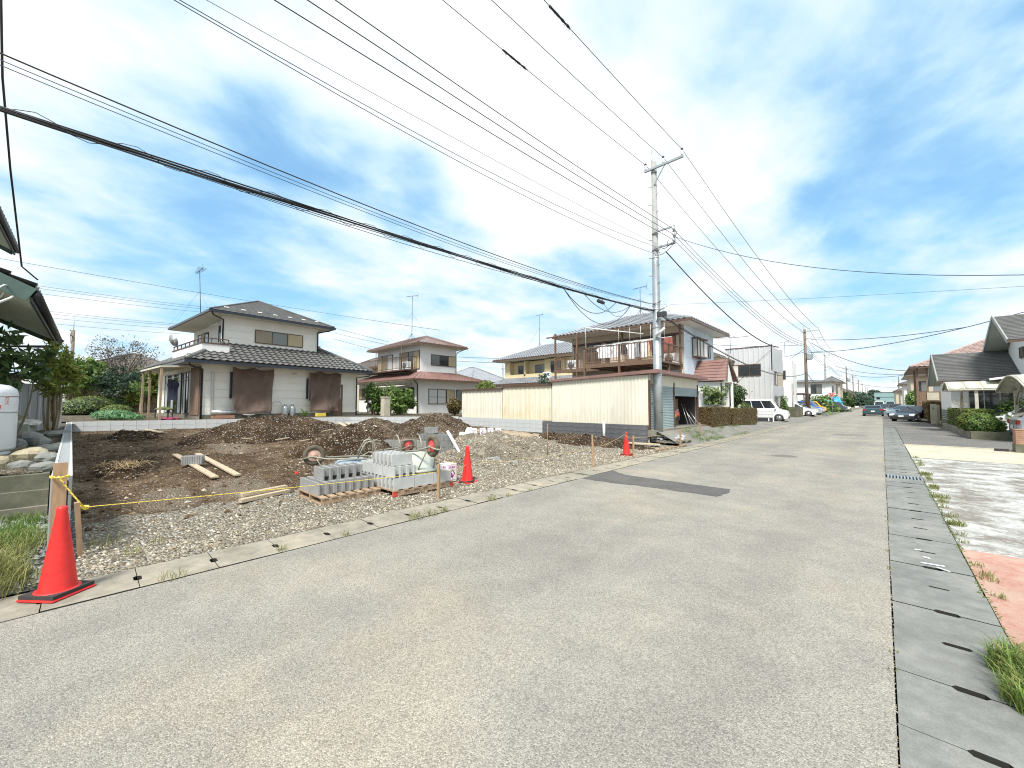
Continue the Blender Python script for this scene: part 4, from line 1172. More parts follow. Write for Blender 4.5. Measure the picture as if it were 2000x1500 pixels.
def antenna(label, base, h, arm, az=0.3, m=m_alu, legs=True, tilt=0):
    t = thing('tv_antenna', label, 'antenna', base, az, 'roof antennas', rot=(0, tilt, az))
    mb = MB(); mb.tube([(0, 0, 0), (0, 0, h)], .022, 6)
    mb.build('mast', m, t)
    mb = MB(); mb.tube([(-arm / 2, 0, h - .05), (arm / 2, 0, h + .12)], .016, 5)
    for i in range(9):
        x = -arm / 2 + arm * i / 8; z = h - .05 + .17 * i / 8; l = .14 + .03 * i / 2
        mb.tube([(x, -l, z), (x, l, z)], .009, 4)
    mb.tube([(arm / 2, 0, h - .12), (arm / 2, 0, h + .34)], .012, 4)
    mb.build('aerial', m, t)
    if legs:
        for k in range(4):
            a = k * 1.571 + .6; mb = MB(); mb.tube([(.45 * math.cos(a), .45 * math.sin(a), -.08), (0, 0, .45)], .012, 5); mb.build('stay_leg', m, t)
            mb = MB(); mb.tube([(2.2 * math.cos(a), 2.2 * math.sin(a), -.4), (0, 0, h * .62)], .004, 3); mb.build('guy_wire', m_wire, t)
    return t

# ------------------------------------------------------------------ cream house with the brown sunshades
h1 = thing('house', 'cream two-storey house with dark tiled lower roof and two brown sunshades', 'house', (-24.3, 3.65, .82), R(5))
Fx = Face((0, 0, 0), (0, 1, 0)); Fy = Face((-9.2, 0, 0), (1, 0, 0))
mb = MB(); mb.box(-9.2, -.022, .022, 8.23, -.3, 2.80); mb.build('lower_wall', m_wall1, h1)
mb = MB(); mb.box(-9.25, .035, -.035, 8.28, -.3, .16); mb.build('foundation', m_conc, h1)
boards(h1, Fx, 0, 8.25, .17, 2.72, m_wall1, 6, t=.016, gap=.012)
mb = MB(); mb.box(-8.6, -1.122, 1.60, 6.148, 3.0, 5.52); mb.build('upper_wall', m_wallw, h1)
Fu = Face((-1.12, 1.12, 0), (0, 1, 0))
boards(h1, Fu, 0, 5.06, 3.5, 5.45, m_wall1, 5, t=.016, gap=.012)
mb = MB(); mb.box(-1.32, -1.10, 1.10, 1.18, 3.2, 5.5); mb.box(-3.2, -1.2, 1.5, 1.6, 3.1, 5.5); mb.build('corner_post', m_wallw, h1)
# upper roof
hip_roof(h1, -8.75, -.40, .36, 6.85, 5.55, 1.55, m_slateroof, 'slate', m_soffit, m_gutterd, .05)
for k in range(7):
    y = 1.2 + k * .8; mb = MB(); mb.obox((-.95 - .02 * (k % 2), y, 5.86), (.10, .20, .03), 0, 0, R(25)); mb.build('snow_stop', m_pvc if k % 2 else m_wallw, h1)
# lower roof: slopes, individual tiles on the street slope
sl = .574
lower = MB()
A, B = V3(.85, -.79, 2.78), V3(.85, 8.81, 2.78); Cc, D = V3(-1.1, 6.86, 3.90), V3(-1.1, 1.16, 3.90)
flat_slope(lower, A, B, Cc, D, .05)
flat_slope(lower, V3(-9.9, -.79, 2.78), A, D, V3(-9.9, 1.16, 3.90), .05)
flat_slope(lower, B, V3(-9.9, 8.81, 2.78), V3(-9.9, 6.2, 4.28), V3(-1.76, 6.2, 4.28), .05)
lower.add([Cc, V3(-1.76, 6.2, 4.28), V3(-1.1, 6.16, 3.9)], [(0, 1, 2)])
lr = lower.build('lower_roof', m_tile, h1)
tw, tl = .318, .318
def tile_mesh():
    mb = MB(); vs = []
    for j, (y, z) in enumerate(((0, .066), (tl * 1.10, .014))):
        for i in range(6):
            x = tw * i / 5; k = .055 * (math.cos((i / 5) * 6.283) * .5 + .5) ** 1.4
            vs.append((x * .985, y, z + k))
    for i in range(6): vs.append((vs[i][0], .004, vs[i][2] - .03))
    fs = [(i, i + 1, i + 7, i + 6) for i in range(5)] + [(12 + i, 13 + i, i + 1, i) for i in range(5)]
    mb.add(vs, fs); return mb.mesh('roof_tile', m_tile)
tm = tile_mesh()
ex = V3(0, 1, 0); es = (D - A) - ex * (D - A).dot(ex); S = es.length; es.normalize(); nn = ex.cross(es)
rows = int(S / tl); Wd = (B - A).length; rt = random.Random(2)
for r in range(rows + 1):
    s0 = r * S / (rows + .3); xl = 1.95 * s0 / S; xr = Wd - 1.95 * s0 / S
    k0 = int(math.ceil((xl - .1) / tw)); k1 = int((xr + .1) / tw)
    for k in range(k0, k1):
        o = link('roof_tile', tm, lr)
        P = A + ex * (k * tw) + es * s0 + nn * rt.uniform(-.002, .004)
        o.matrix_local = Matrix(((ex.x, es.x, nn.x, P.x), (ex.y, es.y, nn.y, P.y), (ex.z, es.z, nn.z, P.z), (0, 0, 0, 1)))
mb = MB(); tile_sheet(mb, V3(-9.9, -.79, 2.80), A + V3(0, 0, .02), D + V3(0, 0, .02), V3(-9.9, 1.16, 3.92), .3, .32); mb.build('side_tiles', m_tile, lr)
mb = MB(); ridge(mb, A + V3(0, 0, .06), D + V3(0, 0, .06), .11); mb.build('ridge_cap', m_tile, lr); mb = MB(); ridge(mb, B + V3(0, 0, .06), V3(-1.76, 6.2, 4.36), .11); mb.lathe([(.10, -.10), (.16, -.06), (.16, .06), (.10, .10)], 10, A + V3(-.12, .12, .14), 'y')
mb.build('ridge_cap', m_tile, lr)
mb = MB(); mb.box(-9.9, .83, -.77, 8.79, 2.66, 2.74); mb.build('soffit', m_soffit, lr)
mb = MB(); mb.box(.84, .95, -.88, 8.9, 2.64, 2.76); mb.box(-9.9, .839, -.88, -.77, 2.641, 2.759); mb.build('rain_gutter', m_gutterd, h1)
downpipe(h1, [(.88, -.70, 2.66), (.80, -.62, 2.5), (.06, .02, 2.42), (.06, .02, -.1)], m_gutterd, .045)
downpipe(h1, [(.88, 8.7, 2.66), (.8, 8.6, 2.5), (.06, 8.18, 2.4), (.06, 8.18, -.1)], m_gutterd)
downpipe(h1, [(-.45, .42, 5.45), (-.6, .55, 5.3), (-1.03, 1.10, 5.2), (-1.03, 1.10, 3.9)], m_gutterd, .04)
downpipe(h1, [(-.45, 6.78, 5.45), (-.6, 6.6, 5.3), (-1.04, 6.12, 5.2), (-1.04, 6.12, 3.9)], m_gutterd, .04)
# windows of the street side
window(h1, Face((-1.1, 2.63, 4.13), (0, 1, 0)), 0, 0, 2.60, .76, ('S', 'G', 's'), m_trim)
window(h1, Face((.0, 1.55, .75), (0, 1, 0)), 0, 0, 1.35, 1.5, ('g', 'g'), m_trimd)
window(h1, Face((.0, 5.2, .9), (0, 1, 0)), 0, 0, 1.1, 1.2, ('g', 'g'), m_trimd)
mb = MB(); mb.box(.02, .06, 6.55, 7.20, .02, 1.88); dr = mb.build('back_door', m_woodbr, h1)
mb = MB(); mb.box(.061, .075, 6.92, 7.10, 1.05, 1.78); mb.build('door_glass', m_glassl, dr)
mb = MB(); mb.box(.06, .075, 6.52, 6.56, 0, 1.92); mb.box(.06, .075, 7.19, 7.23, 0, 1.92); mb.box(.06, .075, 6.56, 7.19, 1.88, 1.92); mb.build('door_frame', m_trim, dr)
mb = MB(); mb.box(.02, .12, 1.18, 1.27, 1.0, 2.35); mb.box(.02, .12, 5.0, 5.08, 1.0, 2.2); mb.build('shutter_box', m_trimd, h1)
mb = MB(); mb.tube([(.07, .42, .2), (.07, .42, 2.28), (.10, .47, 2.34), (.07, .52, 2.28), (.07, .52, .2)], .022, 6); mb.build('vent_pipe', m_pvc, h1)
mb = MB(); mb.prism([(.02, 2.38), (.14, 2.38), (.10, 2.50), (.02, 2.50)], 'y', 4.22, 4.44); mb.build('vent_hood', m_gutterw, h1)
# left side: sliding doors, brown shutter box
for a0, w, p in ((2.1, 3.6, ('f', 'g', 'f', 'g', 'f')), (6.1, 1.5, ('f', 'g', 'f'))):
    window(h1, Fy, a0, .18, w, 2.2, p, m_trimd, mull=(1.75,))
mb = MB(); mb.box(-1.55, -.06, -.07, .02, .15, 2.55); mb.build('shutter_case', m_woodbr, h1)
window(h1, Face((-7.6, 1.6, 3.6), (1, 0, 0)), 0, 0, 2.2, 1.5, ('g', 's', 'g'), m_trim)
window(h1, Face((-3.1, 1.5, 3.2), (1, 0, 0)), 0, 0, .9, 1.95, ('g',), m_trim)
# upstairs balcony
mb = MB(); mb.box(-5.6, .03, -.03, .09, 3.1, 3.70); mb.box(-.09, .03, .091, 1.12, 3.1, 3.70); mb.build('balcony_parapet', m_wallw, h1)
mb = MB(); mb.box(-5.65, .06, -.06, .11, 3.70, 3.76); mb.box(-.11, .06, .111, 1.1, 3.70, 3.76); mb.build('parapet_cap', m_trim, h1)
bal = MB(); bal.box(-5.65, .04, -.01, .05, 3.96, 4.0); bal.box(-.03, .04, .051, 1.1, 3.96, 4.0); br_ = bal.build('balcony_rail', m_trim, h1)
for i in range(8):
    mb = MB(); x = -5.6 + i * .8; mb.box(x, x + .03, 0, .04, 3.76, 3.96); mb.build('baluster', m_trim, br_)
for y in (.35, .72, 1.05):
    mb = MB(); mb.box(-.02, .02, y, y + .03, 3.76, 3.96); mb.build('baluster', m_trim, br_)
mb = MB(); mb.tube([(-1.4, .9, 4.98), (-1.2, .9, 4.98)], .03, 6); mb.tube([(-2.6, .9, 4.98), (-1.2, .9, 4.98)], .018, 6); mb.build('drying_pole', m_pvc, h1)
# porch
pr = MB(); pr.hexa([V3(-4.7, -1.5, 2.42), V3(-.30, -1.5, 2.42), V3(-.30, -.3, 2.52), V3(-4.7, -.3, 2.52), V3(-4.7, -1.5, 2.50), V3(-.30, -1.5, 2.50), V3(-.30, -.3, 2.60), V3(-4.7, -.3, 2.60)]); pr.build('porch_roof', m_soffit, h1)
for x, y in ((-.36, -1.42), (-3.83, -1.25), (-4.6, -1.4)):
    mb = MB(); mb.box(x - .04, x + .04, y - .04, y + .04, -.05, 2.43); mb.build('porch_post', m_postw, h1)
# rear wing
mb = MB(); mb.box(-8.2, -4.4, 6.15, 7.2, 3.2, 4.85); mb.build('rear_wing', m_wallw, h1)
mb = MB(); flat_slope(mb, V3(-4.0, 5.9, 5.15), V3(-4.0, 7.75, 4.75), V3(-8.6, 7.75, 4.75), V3(-8.6, 5.9, 5.15), .08); mb.build('rear_roof', m_tile, h1)
mb = MB(); lrn = [(-30.2, 3.9, 4.72), (-30.2, 3.9, 4.98)]
dish = thing('satellite_dish', 'grey satellite dish on the balcony rail of the cream house', 'satellite dish', (-29.2, 3.15, 4.9))
mb = MB(); mb.lathe([(.02, 0), (.16, .015), (.27, .055), (.33, .10), (.335, .105)], 20, (0, 0, 0), 'y'); o = mb.build('reflector', m_alu, dish); o.rotation_euler = (R(200), 0, R(25)); o.location = (0, 0, .25)
mb = MB(); mb.tube([(0, .1, -.3), (0, .1, .2)], .025, 6); mb.tube([(0, -.0, .12), (.1, -.4, .2)], .015, 5); mb.build('mount', m_alu, dish)

def cloth(label, w, h, loc, seed, m=m_cloth, nx=34, ny=30, belly=.5):
    vs = []; fs = []
    for j in range(ny + 1):
        for i in range(nx + 1):
            u, v = i / nx, j / ny
            narrow = 1 - .10 * v
            yy = (u - .5) * w * narrow + w / 2 - .05 * v * w
            sag = .22 * abs(math.sin(u * math.pi * 2.0 + .3 * seed)) * max(0, 1 - v * 3) * .5
            fold = .07 * math.sin(u * 17 + 4 * v + seed) * (1 - v) ** 1.5 + .20 * v * mn.noise((u * 3.4 + seed, v * 2.2, 2.)) + .16 * abs(math.sin((u * 1.1 + v * 1.3 + seed) * 3.2)) ** 2 * v + .05 * mn.noise((u * 9, v * 7, seed))
            vs.append((belly * v + fold, yy, -h * v * (1 + .02 * math.sin(u * 7 + seed)) - abs(sag)))
    for j in range(ny):
        for i in range(nx):
            a = j * (nx + 1) + i; fs.append((a, a + 1, a + nx + 2, a + nx + 1))
    me = bpy.data.meshes.new('sunshade_cloth'); me.from_pydata(vs, [], fs); me.materials.append(m)
    me.polygons.foreach_set('use_smooth', [True] * len(fs))
    o = link('sunshade_cloth', me); o.location = loc; o.rotation_euler = (0, 0, R(5))
    md = o.modifiers.new('Solidify', 'SOLIDIFY'); md.thickness = .006
    return tag(o, label, 'sunshade', 'brown sunshades hung on the cream house')
def h1w(x, y, z):
    a = R(5); return (-24.3 + x * math.cos(a) - y * math.sin(a), 3.65 + x * math.sin(a) + y * math.cos(a), .82 + z)
cloth('large creased brown sunshade over the window left of the gas cylinders', 1.95, 2.40, h1w(.22, 1.25, 2.62), .4, belly=.14)
cloth('brown sunshade with wavy hem hanging beside the brown back door', 1.92, 2.38, h1w(.22, 5.08, 2.64), 2.6, belly=.14)
gc0 = None
for i, y in enumerate((3.78, 4.16)):
    t = thing('gas_cylinder', ['grey gas cylinder beside the larger brown sunshade', 'second grey gas cylinder, nearer the back door plants'][i], 'gas cylinder', h1w(.28, y, -.04), 0, 'gas cylinders at the cream house')
    mb = MB(); mb.lathe([(.14, 0), (.15, .03), (.15, .52), (.12, .60), (.05, .64)], 14); mb.build('cylinder_body', m_galv, t)
    mb = MB(); mb.lathe([(.07, .62), (.07, .74), (.066, .75)], 10); mb.build('valve_guard', m_alu, t)
mb = MB(); mb.tube([h1w(.25, 3.05, 0), h1w(.22, 3.12, .7), h1w(.2, 3.3, .86), h1w(.2, 3.5, .84), h1w(.22, 3.65, .6), h1w(.3, 3.7, .1)], .014, 6); tag(mb.build('gas_hose', m_galv), 'curved grey hose bent over beside the gas cylinders', 'hose')
t = thing('rolled_cover', 'silver rolled cover on a low brick stand by the corner of the cream house', 'rolled cover', h1w(.4, .35, -.02), R(5))
mb = MB(); mb.tube([(0, 0, .30), (0, 1.0, .30)], .13, 12); mb.build('silver_roll', m_alu, t)
mb = MB(); mb.box(-.12, .12, .03, .95, 0, .16); mb.build('brick_stand', m_brick, t)
t = thing('wash_basin', 'pale round basin on a short stand below the larger sunshade', 'basin', h1w(.45, 1.95, -.02))
mb = MB(); mb.lathe([(.05, 0), (.06, .1), (.26, .17), (.27, .19), (.24, .19), (.1, .14)], 16); mb.build('bowl', m_wallw, t)
t = thing('crate', 'yellow crate on the ground below the second brown sunshade', 'crate', h1w(.35, 5.4, -.03), R(5))
for (x0, x1, y0, y1) in ((0, .02, 0, .5), (.28, .30, 0, .5), (.021, .279, 0, .02), (.021, .279, .48, .5)):
    mb = MB(); mb.box(x0, x1, y0, y1, 0, .20); mb.build('side_panel', m_rope1, t)
mb = MB(); mb.box(.02, .28, .02, .48, 0, .02); mb.build('bottom', m_rope1, t)
t = thing('porch_table', 'small dark porch table with a pale cloth beside the glass doors', 'table', h1w(-2.4, -.9, -.02), R(5))
mb = MB(); mb.box(-.5, .5, -.3, .3, .43, .47); mb.build('table_top', m_trim, t)
for x, y in ((-.45, -.25), (.45, -.25), (-.45, .25), (.45, .25)):
    mb = MB(); mb.box(x - .025, x + .025, y - .025, y + .025, 0, .43); mb.build('leg', m_trim, t)
lump('table_cloth', 'pale flowered cloth heaped on the porch table', 'cloth', h1w(-2.4, -.9, .46), (.48, .3, .13), m_lf_pale, 4.2)
lump('red_cloth', 'dark pink cloth lying crumpled on the porch floor', 'cloth', h1w(-.7, -1.0, .0), (.6, .4, .10), M('cloth_pink', (.30, .05, .11), var=.3, rough=.9), 6.3)
def garment(name, label, cat, loc, w, h, m, rz, seed, sleeves=True, group=None):
    F_ = []; nx = 8; ny = 9; vs = []; fs = []
    for j in range(ny + 1):
        for i in range(nx + 1):
            u, v = i / nx - .5, j / ny
            wd = w * (1.0 if (not sleeves or v > .36) else 1.0 + .62 * max(0, 1 - v / .36) * (v > .02))
            dz = -h * v - (abs(u) * .5 * w * (v < .36) * (1 if sleeves else .1)) * .7
            vs.append((u * wd, .035 * math.sin(u * 12 + seed + v * 2) + .02 * mn.noise((u * 5 + seed, v * 4, 1)), dz))
    for j in range(ny):
        for i in range(nx): a = j * (nx + 1) + i; fs.append((a, a + 1, a + nx + 2, a + nx + 1))
    me = bpy.data.meshes.new(name); me.from_pydata(vs, [], fs); me.materials.append(m)
    o = link(name, me); o.location = loc; o.rotation_euler = (0, 0, rz)
    md = o.modifiers.new('Solidify', 'SOLIDIFY'); md.thickness = .02
    return tag(o, label, cat, group)
m_navy = M('cloth_navy', (.02, .025, .05), rough=.9)
garment('hanging_jacket', 'navy jacket hanging under the porch roof before the glass doors', 'jacket', h1w(-1.9, -.7, 1.95), .75, 1.05, m_navy, R(20), 1.)
mb = MB(); mb.tube([h1w(-4.2, -.7, 2.02), h1w(-.5, -.75, 2.02)], .016, 6); tag(mb.build('drying_pole', m_pvc), 'white drying pole hung under the porch roof', 'pole')
antenna('tall dark antenna leaning above the corner of the cream house roof', (-31.5, 4.6, 6.6), 3.5, .75, .3, m_trimd, True, R(-6))
t = thing('roof_aerial', 'short dark aerial with small arms behind the ridge of the cream house', 'antenna', (-33, 9.2, 6.8), .4)
mb = MB(); mb.tube([(0, 0, 0), (0, 0, 1.9)], .03, 6); mb.tube([(0, -.1, .7), (0, .9, .75)], .02, 5); mb.tube([(0, .45, .75), (0, .45, 1.05)], .03, 5); mb.tube([(0, .9, .75), (0, .9, 1.1)], .03, 5); mb.build('mast', m_trimd, t)

# ------------------------------------------------------------------ white house with the red roofs
h2 = thing('house', 'white two-storey house with dull red metal roofs and railed balcony', 'house', (0, 0, 0))
mb = MB(); mb.box(-32.4, -25.8, 17.2, 20.72, 3.3, 6.2); mb.build('upper_wall', m_wallw, h2)
mb = MB(); mb.box(-35.2, -25.8, 16.9, 23.0, .6, 3.45); mb.build('lower_wall', m_wallw, h2)
hip_roof(h2, -33.0, -25.15, 16.55, 21.35, 6.2, .95, m_brmetal, 'seam', m_soffit, m_gutterbr, .045)
mb = MB()
e = [V3(-36, 16.1, 3.42), V3(-25.0, 16.1, 3.42), V3(-25.0, 23.7, 3.42), V3(-36, 23.7, 3.42)]
u = [V3(-32.4, 17.2, 4.02), V3(-25.8, 17.2, 4.02), V3(-25.8, 20.7, 4.02), V3(-32.4, 20.7, 4.02)]
for i in range(4):
    j = (i + 1) % 4; flat_slope(mb, e[i], e[j], u[j], u[i], .04); seams(mb, e[i], e[j], u[j], u[i], .45)
lr2 = mb.build('lower_roof', m_redroof, h2)
mb = MB(); mb.box(-36, -25.02, 16.12, 23.68, 3.30, 3.36); mb.build('soffit', m_soffit, lr2)
mb = MB(); mb.box(-36.0, -24.93, 16.02, 16.11, 3.30, 3.41); mb.box(-25.02, -24.93, 16.111, 23.75, 3.301, 3.409); mb.build('rain_gutter', m_gutterbr, h2)
downpipe(h2, [(-24.97, 16.15, 3.32), (-25.1, 16.3, 3.2), (-25.74, 16.95, 3.05), (-25.74, 16.95, .8)], m_gutterbr, .05)
downpipe(h2, [(-25.2, 21.3, 6.1), (-25.7, 20.8, 5.8), (-25.74, 20.66, 5.6), (-25.74, 20.66, 4.1)], m_gutterw, .04)
F = Face((-25.8, 17.2, 0), (0, 1, 0))
window(h2, F, 1.0, 4.55, 1.66, .88, ('G', 'g'), m_trim); window(h2, F, 2.66, 4.55, .86, .88, ('s',), m_trim)
window(h2, F, .78, 1.5, 1.70, 1.2, ('c', 'c'), m_trim, mull=(.55,)); window(h2, F, 2.50, 1.52, .85, 1.16, ('s',), m_trim)
window(h2, F, 3.5, 1.3, 1.3, 1.4, ('G', 'g'), m_trimd)
F = Face((-32.4, 17.2, 0), (1, 0, 0))
for a0, w, p in ((.05, .75, 's'), (.85, 1.7, 'Sc'), (3.65, 1.3, 'S'), (4.95, .7, 'g'), (5.65, .9, 's')): window(h2, F, a0, 4.2, w, 1.45, tuple(p), m_trim)
F = Face((-35.2, 16.9, 0), (1, 0, 0))
window(h2, F, .1, 1.9, 1.6, .95, ('s', 'G', 's'), m_trim); window(h2, F, 4.2, 1.2, 3.6, 1.5, ('G', 'g', 'G', 'g'), m_trim); window(h2, F, 8.2, 1.2, .9, 1.6, ('g',), m_trim)
mb = MB(); flat_slope(mb, V3(-31.4, 15.7, 2.86), V3(-26.4, 15.7, 2.86), V3(-26.4, 16.9, 3.05), V3(-31.4, 16.9, 3.05), .04); mb.build('awning', m_soffit, h2)
bf = MB(); bf.box(-33.6, -26.2, 16.25, 17.18, 4.08, 4.18); bf.build('balcony_floor', m_trim, h2)
mb = MB()
for (x0, x1, y0, y1) in ((-33.6, -26.2, 16.25, 16.29), (-26.24, -26.2, 16.291, 17.18)):
    mb.box(x0, x1, y0, y1, 5.14, 5.19); mb.box(x0, x1, y0, y1, 4.26, 4.30)
rl = mb.build('balcony_rail', m_trim, h2)
for i in range(46):
    x = -33.55 + i * .163; mb = MB(); mb.box(x, x + .022, 16.26, 16.282, 4.30, 5.14); mb.build('baluster', m_trim, rl)
for i in range(6):
    y = 16.4 + i * .14; mb = MB(); mb.box(-26.23, -26.21, y, y + .022, 4.30, 5.14); mb.build('baluster', m_trim, rl)
for x in (-31.0, -27.0):
    mb = MB(); mb.tube([(x, 16.3, 4.2), (x, 16.3, 6.0)], .03, 6); mb.tube([(x, 16.3, 5.98), (x + 1.5, 16.3, 5.95)], .025, 6); mb.build('laundry_arm', m_trim, h2)
t = thing('air_conditioner', 'white air conditioner unit behind the balcony rail of the red-roofed house', 'air conditioner', (-27.0, 16.75, 4.19))
mb = MB(); mb.box(-.4, .4, -.14, .14, 0, .62); mb.build('casing', m_can, t); mb = MB(); mb.lathe([(.24, -.146), (.24, -.15)], 18, (-.1, 0, .3), 'y'); mb.build('fan_grille', m_glassg, t)
antenna('tall antenna on a slim mast above the red-roofed white house', (-28.1, 17.9, 6.85), 3.55, .9, 1.1, m_wireb)

# side garden gate wall in front of the red-roofed house
t = thing('lattice_wall', 'grey openwork block wall beside the red-roofed house', 'wall', (-25.0, 12.6, .78), R(95))
for c in range(6):
    for i in range(4):
        mb = MB(); x = i * .4; z = c * .2; mb.box(x, x + .39, -.05, .05, z, z + .04); mb.box(x, x + .05, -.05, .05, z + .041, z + .195); mb.box(x + .33, x + .39, -.05, .05, z + .041, z + .195); mb.build('openwork_block', m_conc, t)
mb = MB(); mb.box(-.22, .22, -.2, .2, 0, 1.12); mb.box(-.25, .25, -.23, .23, 1.121, 1.19)
o = mb.build('gate_pillar', m_cream); o.location = (-22.3, 12.4, .78); tag(o, 'pale stone gate pillar between the two bushes of the red-roofed house', 'pillar')

# ------------------------------------------------------------------ pale yellow house further back
h4 = thing('house', 'pale yellow two-storey house with grey tiles behind the cream sheds', 'house', (0, 0, 0))
mb = MB(); mb.box(-30.1, -21, 31.6, 37.6, .6, 6.0); mb.build('wall', m_wally, h4)
mb = MB(); mb.box(-30.1, -29.4, 31.0, 31.6, 3.4, 6.0); mb.box(-27.35, -27.15, 31.0, 31.6, 4.4, 6.0); mb.box(-24.6, -21, 31.0, 31.6, 3.4, 6.0); mb.box(-29.4, -24.6, 31.0, 31.1, 4.0, 4.62); mb.box(-30.1, -21, 31.0, 31.6, .6, 3.4)
mb.build('front_wall', m_wally, h4)
F = Face((-30.1, 31.6, 0), (1, 0, 0))
window(h4, F, 1.45, 4.4, 1.2, 1.2, ('g', 'G'), m_trim); window(h4, F, 3.85, 4.4, 1.5, 1.15, ('g', 'G'), m_trim)
window(h4, Face((-24.3, 31.0, 0), (1, 0, 0)), .5, 4.6, 1.2, 1.1, ('g', 'G'), m_trim)
hip_roof(h4, -31.2, -20.0, 30.2, 38.4, 6.25, 1.75, m_tileb, 'tile', m_soffit, m_gutterbr)
mb = MB(); tile_sheet(mb, V3(-31, 29.4, 3.55), V3(-20.5, 29.4, 3.55), V3(-20.5, 31, 4.25), V3(-30, 31, 4.25)); mb.build('lower_roof', m_tileb, h4)
mb = MB(); mb.box(-31, -20.5, 29.3, 29.4, 3.42, 3.52); mb.box(-31, -20.5, 29.41, 30.98, 3.38, 3.44); mb.build('rain_gutter', m_gutterbr, h4)
window(h4, Face((-30.1, 31.0, 0), (1, 0, 0)), 2.0, 2.2, 2.4, 1.0, ('g', 'G', 'g'), m_trim)
t = thing('air_conditioner', 'white air conditioner unit on the lower tiles of the pale yellow house', 'air conditioner', (-23.4, 29.9, 3.95))
mb = MB(); mb.box(-.4, .4, -.15, .15, 0, .62); mb.box(-.38, -.33, -.14, .14, -.25, 0); mb.box(.33, .38, -.14, .14, -.25, 0); mb.build('casing', m_can, t); mb = MB(); mb.lathe([(.24, -.156), (.24, -.16)], 18, (-.08, 0, .3), 'y'); mb.build('fan_grille', m_glassg, t)
antenna('slim pale antenna on the ridge of the pale yellow house', (-27.9, 34.3, 7.9), 3.6, .8, 1.0, m_wireb)

# ------------------------------------------------------------------ cream sheds and ribbed garage on the next plot
def ribbed(mb, F, a0, a1, b0, b1, pitch=.16, h=.02):
    n = max(1, round((a1 - a0) / pitch)); p = (a1 - a0) / n; prof = []
    for i in range(n):
        x = a0 + i * p; prof += [(x, 0), (x + p * .62, 0), (x + p * .72, h), (x + p * .90, h)]
    prof.append((a1, 0))
    vs = []; 
    for a, c in prof: vs += [F.p(a, b0, c), F.p(a, b1, c)]
    mb.add(vs, [(2 * i, 2 * i + 2, 2 * i + 3, 2 * i + 1) for i in range(len(prof) - 1)])
def shed(label, x0, x1, y0, y1, zb, z0, z1, m, pitch):
    t = thing('metal_shed', label, 'shed', (x0, y0, zb))
    mb = MB(); F = Face((0, 0, 0), (1, 0, 0)); ribbed(mb, F, 0, x1 - x0, 0, z0 - zb, pitch)
    mb.box(0, x1 - x0, .02, y1 - y0, 0, z0 - zb - .002); mb.build('ribbed_wall', m, t)
    F = Face((x1 - x0, 0, 0), (0, 1, 0)); mb = MB(); ribbed(mb, F, 0.03, y1 - y0, 0, z0 - zb, pitch); mb.build('side_wall', m, t)
    mb = MB(); L = x1 - x0; W = y1 - y0
    mb.hexa([V3(-.06, -.10, z0 - zb), V3(L + .06, -.10, z0 - zb), V3(L + .06, W, z1 - zb), V3(-.06, W, z1 - zb), V3(-.06, -.10, z0 - zb + .09), V3(L + .06, -.10, z0 - zb + .09), V3(L + .06, W, z1 - zb + .09), V3(-.06, W, z1 - zb + .09)])
    mb.build('roof_edge', m_trim, t); return t
shed('smooth cream metal shed, farther and lower of the two', -17.9, -14.62, 14.82, 17.0, .76, 2.28, 2.4, m_sheet, .30)
shed('rain-streaked cream metal shed next to the ribbed garage', -14.58, -11.35, 14.82, 17.2, .74, 2.40, 2.5, m_sheet2, .30)
ga = thing('garage', 'long cream ribbed metal garage with two roller shutters', 'garage', (-11.3, 14.78, .70))
mb = MB(); F = Face((0, 0, 0), (1, 0, 0)); ribbed(mb, F, .02, 4.68, 0, 1.96, .155, .022); mb.build('ribbed_side', m_sheet, ga)
mb = MB(); mb.box(0.0, 4.70, .025, .06, -.7, 1.98); mb.box(0, 4.6, 5.60, 5.68, -.2, 1.98); mb.box(0, .06, .061, 5.59, -.2, 1.9); mb.build('wall_frame', m_wallbeige, ga)
mb = MB(); mb.hexa([V3(-.12, -.14, 1.86), V3(5.10, -.14, 2.02), V3(5.10, 5.9, 2.0), V3(-.12, 5.9, 1.86), V3(-.12, -.14, 1.95), V3(5.10, -.14, 2.16), V3(5.10, 5.9, 2.14), V3(-.12, 5.9, 1.95)]); mb.build('roof', m_gfascia, ga)
X = 4.70
F = Face((X, 0, -.2), (0, 1, 0))
mb = MB(); ribbed(mb, F, .05, 5.6, 1.76, 2.20, .155, .015); mb.build('front_fascia', m_sheet, ga)
mb = MB()
for y in (.0, 2.48, 5.5): mb.box(X - .05, X + .03, y, y + .13, -.19, 1.75)
mb.build('door_post', m_trim, ga)
mb = MB(); n = 26
for i in range(n):
    z = -.18 + 1.74 * i / n; mb.hexa([V3(X - .03, .135, z), V3(X + .012, .135, z), V3(X + .012, 2.475, z), V3(X - .03, 2.475, z), V3(X - .03, .135, z + .058), V3(X - .006, .135, z + .062), V3(X - .006, 2.475, z + .062), V3(X - .03, 2.475, z + .058)])
mb.build('roller_shutter', m_rshutter, ga)
mb = MB(); n = 7
for i in range(n):
    z = 1.18 + .38 * i / n; mb.hexa([V3(X - .03, 2.62, z), V3(X + .012, 2.62, z), V3(X + .012, 5.49, z), V3(X - .03, 5.49, z), V3(X - .03, 2.62, z + .05), V3(X - .006, 2.62, z + .053), V3(X - .006, 5.49, z + .053), V3(X - .03, 5.49, z + .05)])
mb.build('raised_shutter', m_rshutter, ga)
mb = MB(); mb.box(.07, X - .06, .07, 5.55, -.20, -.182); mb.build('floor', m_drive, ga)
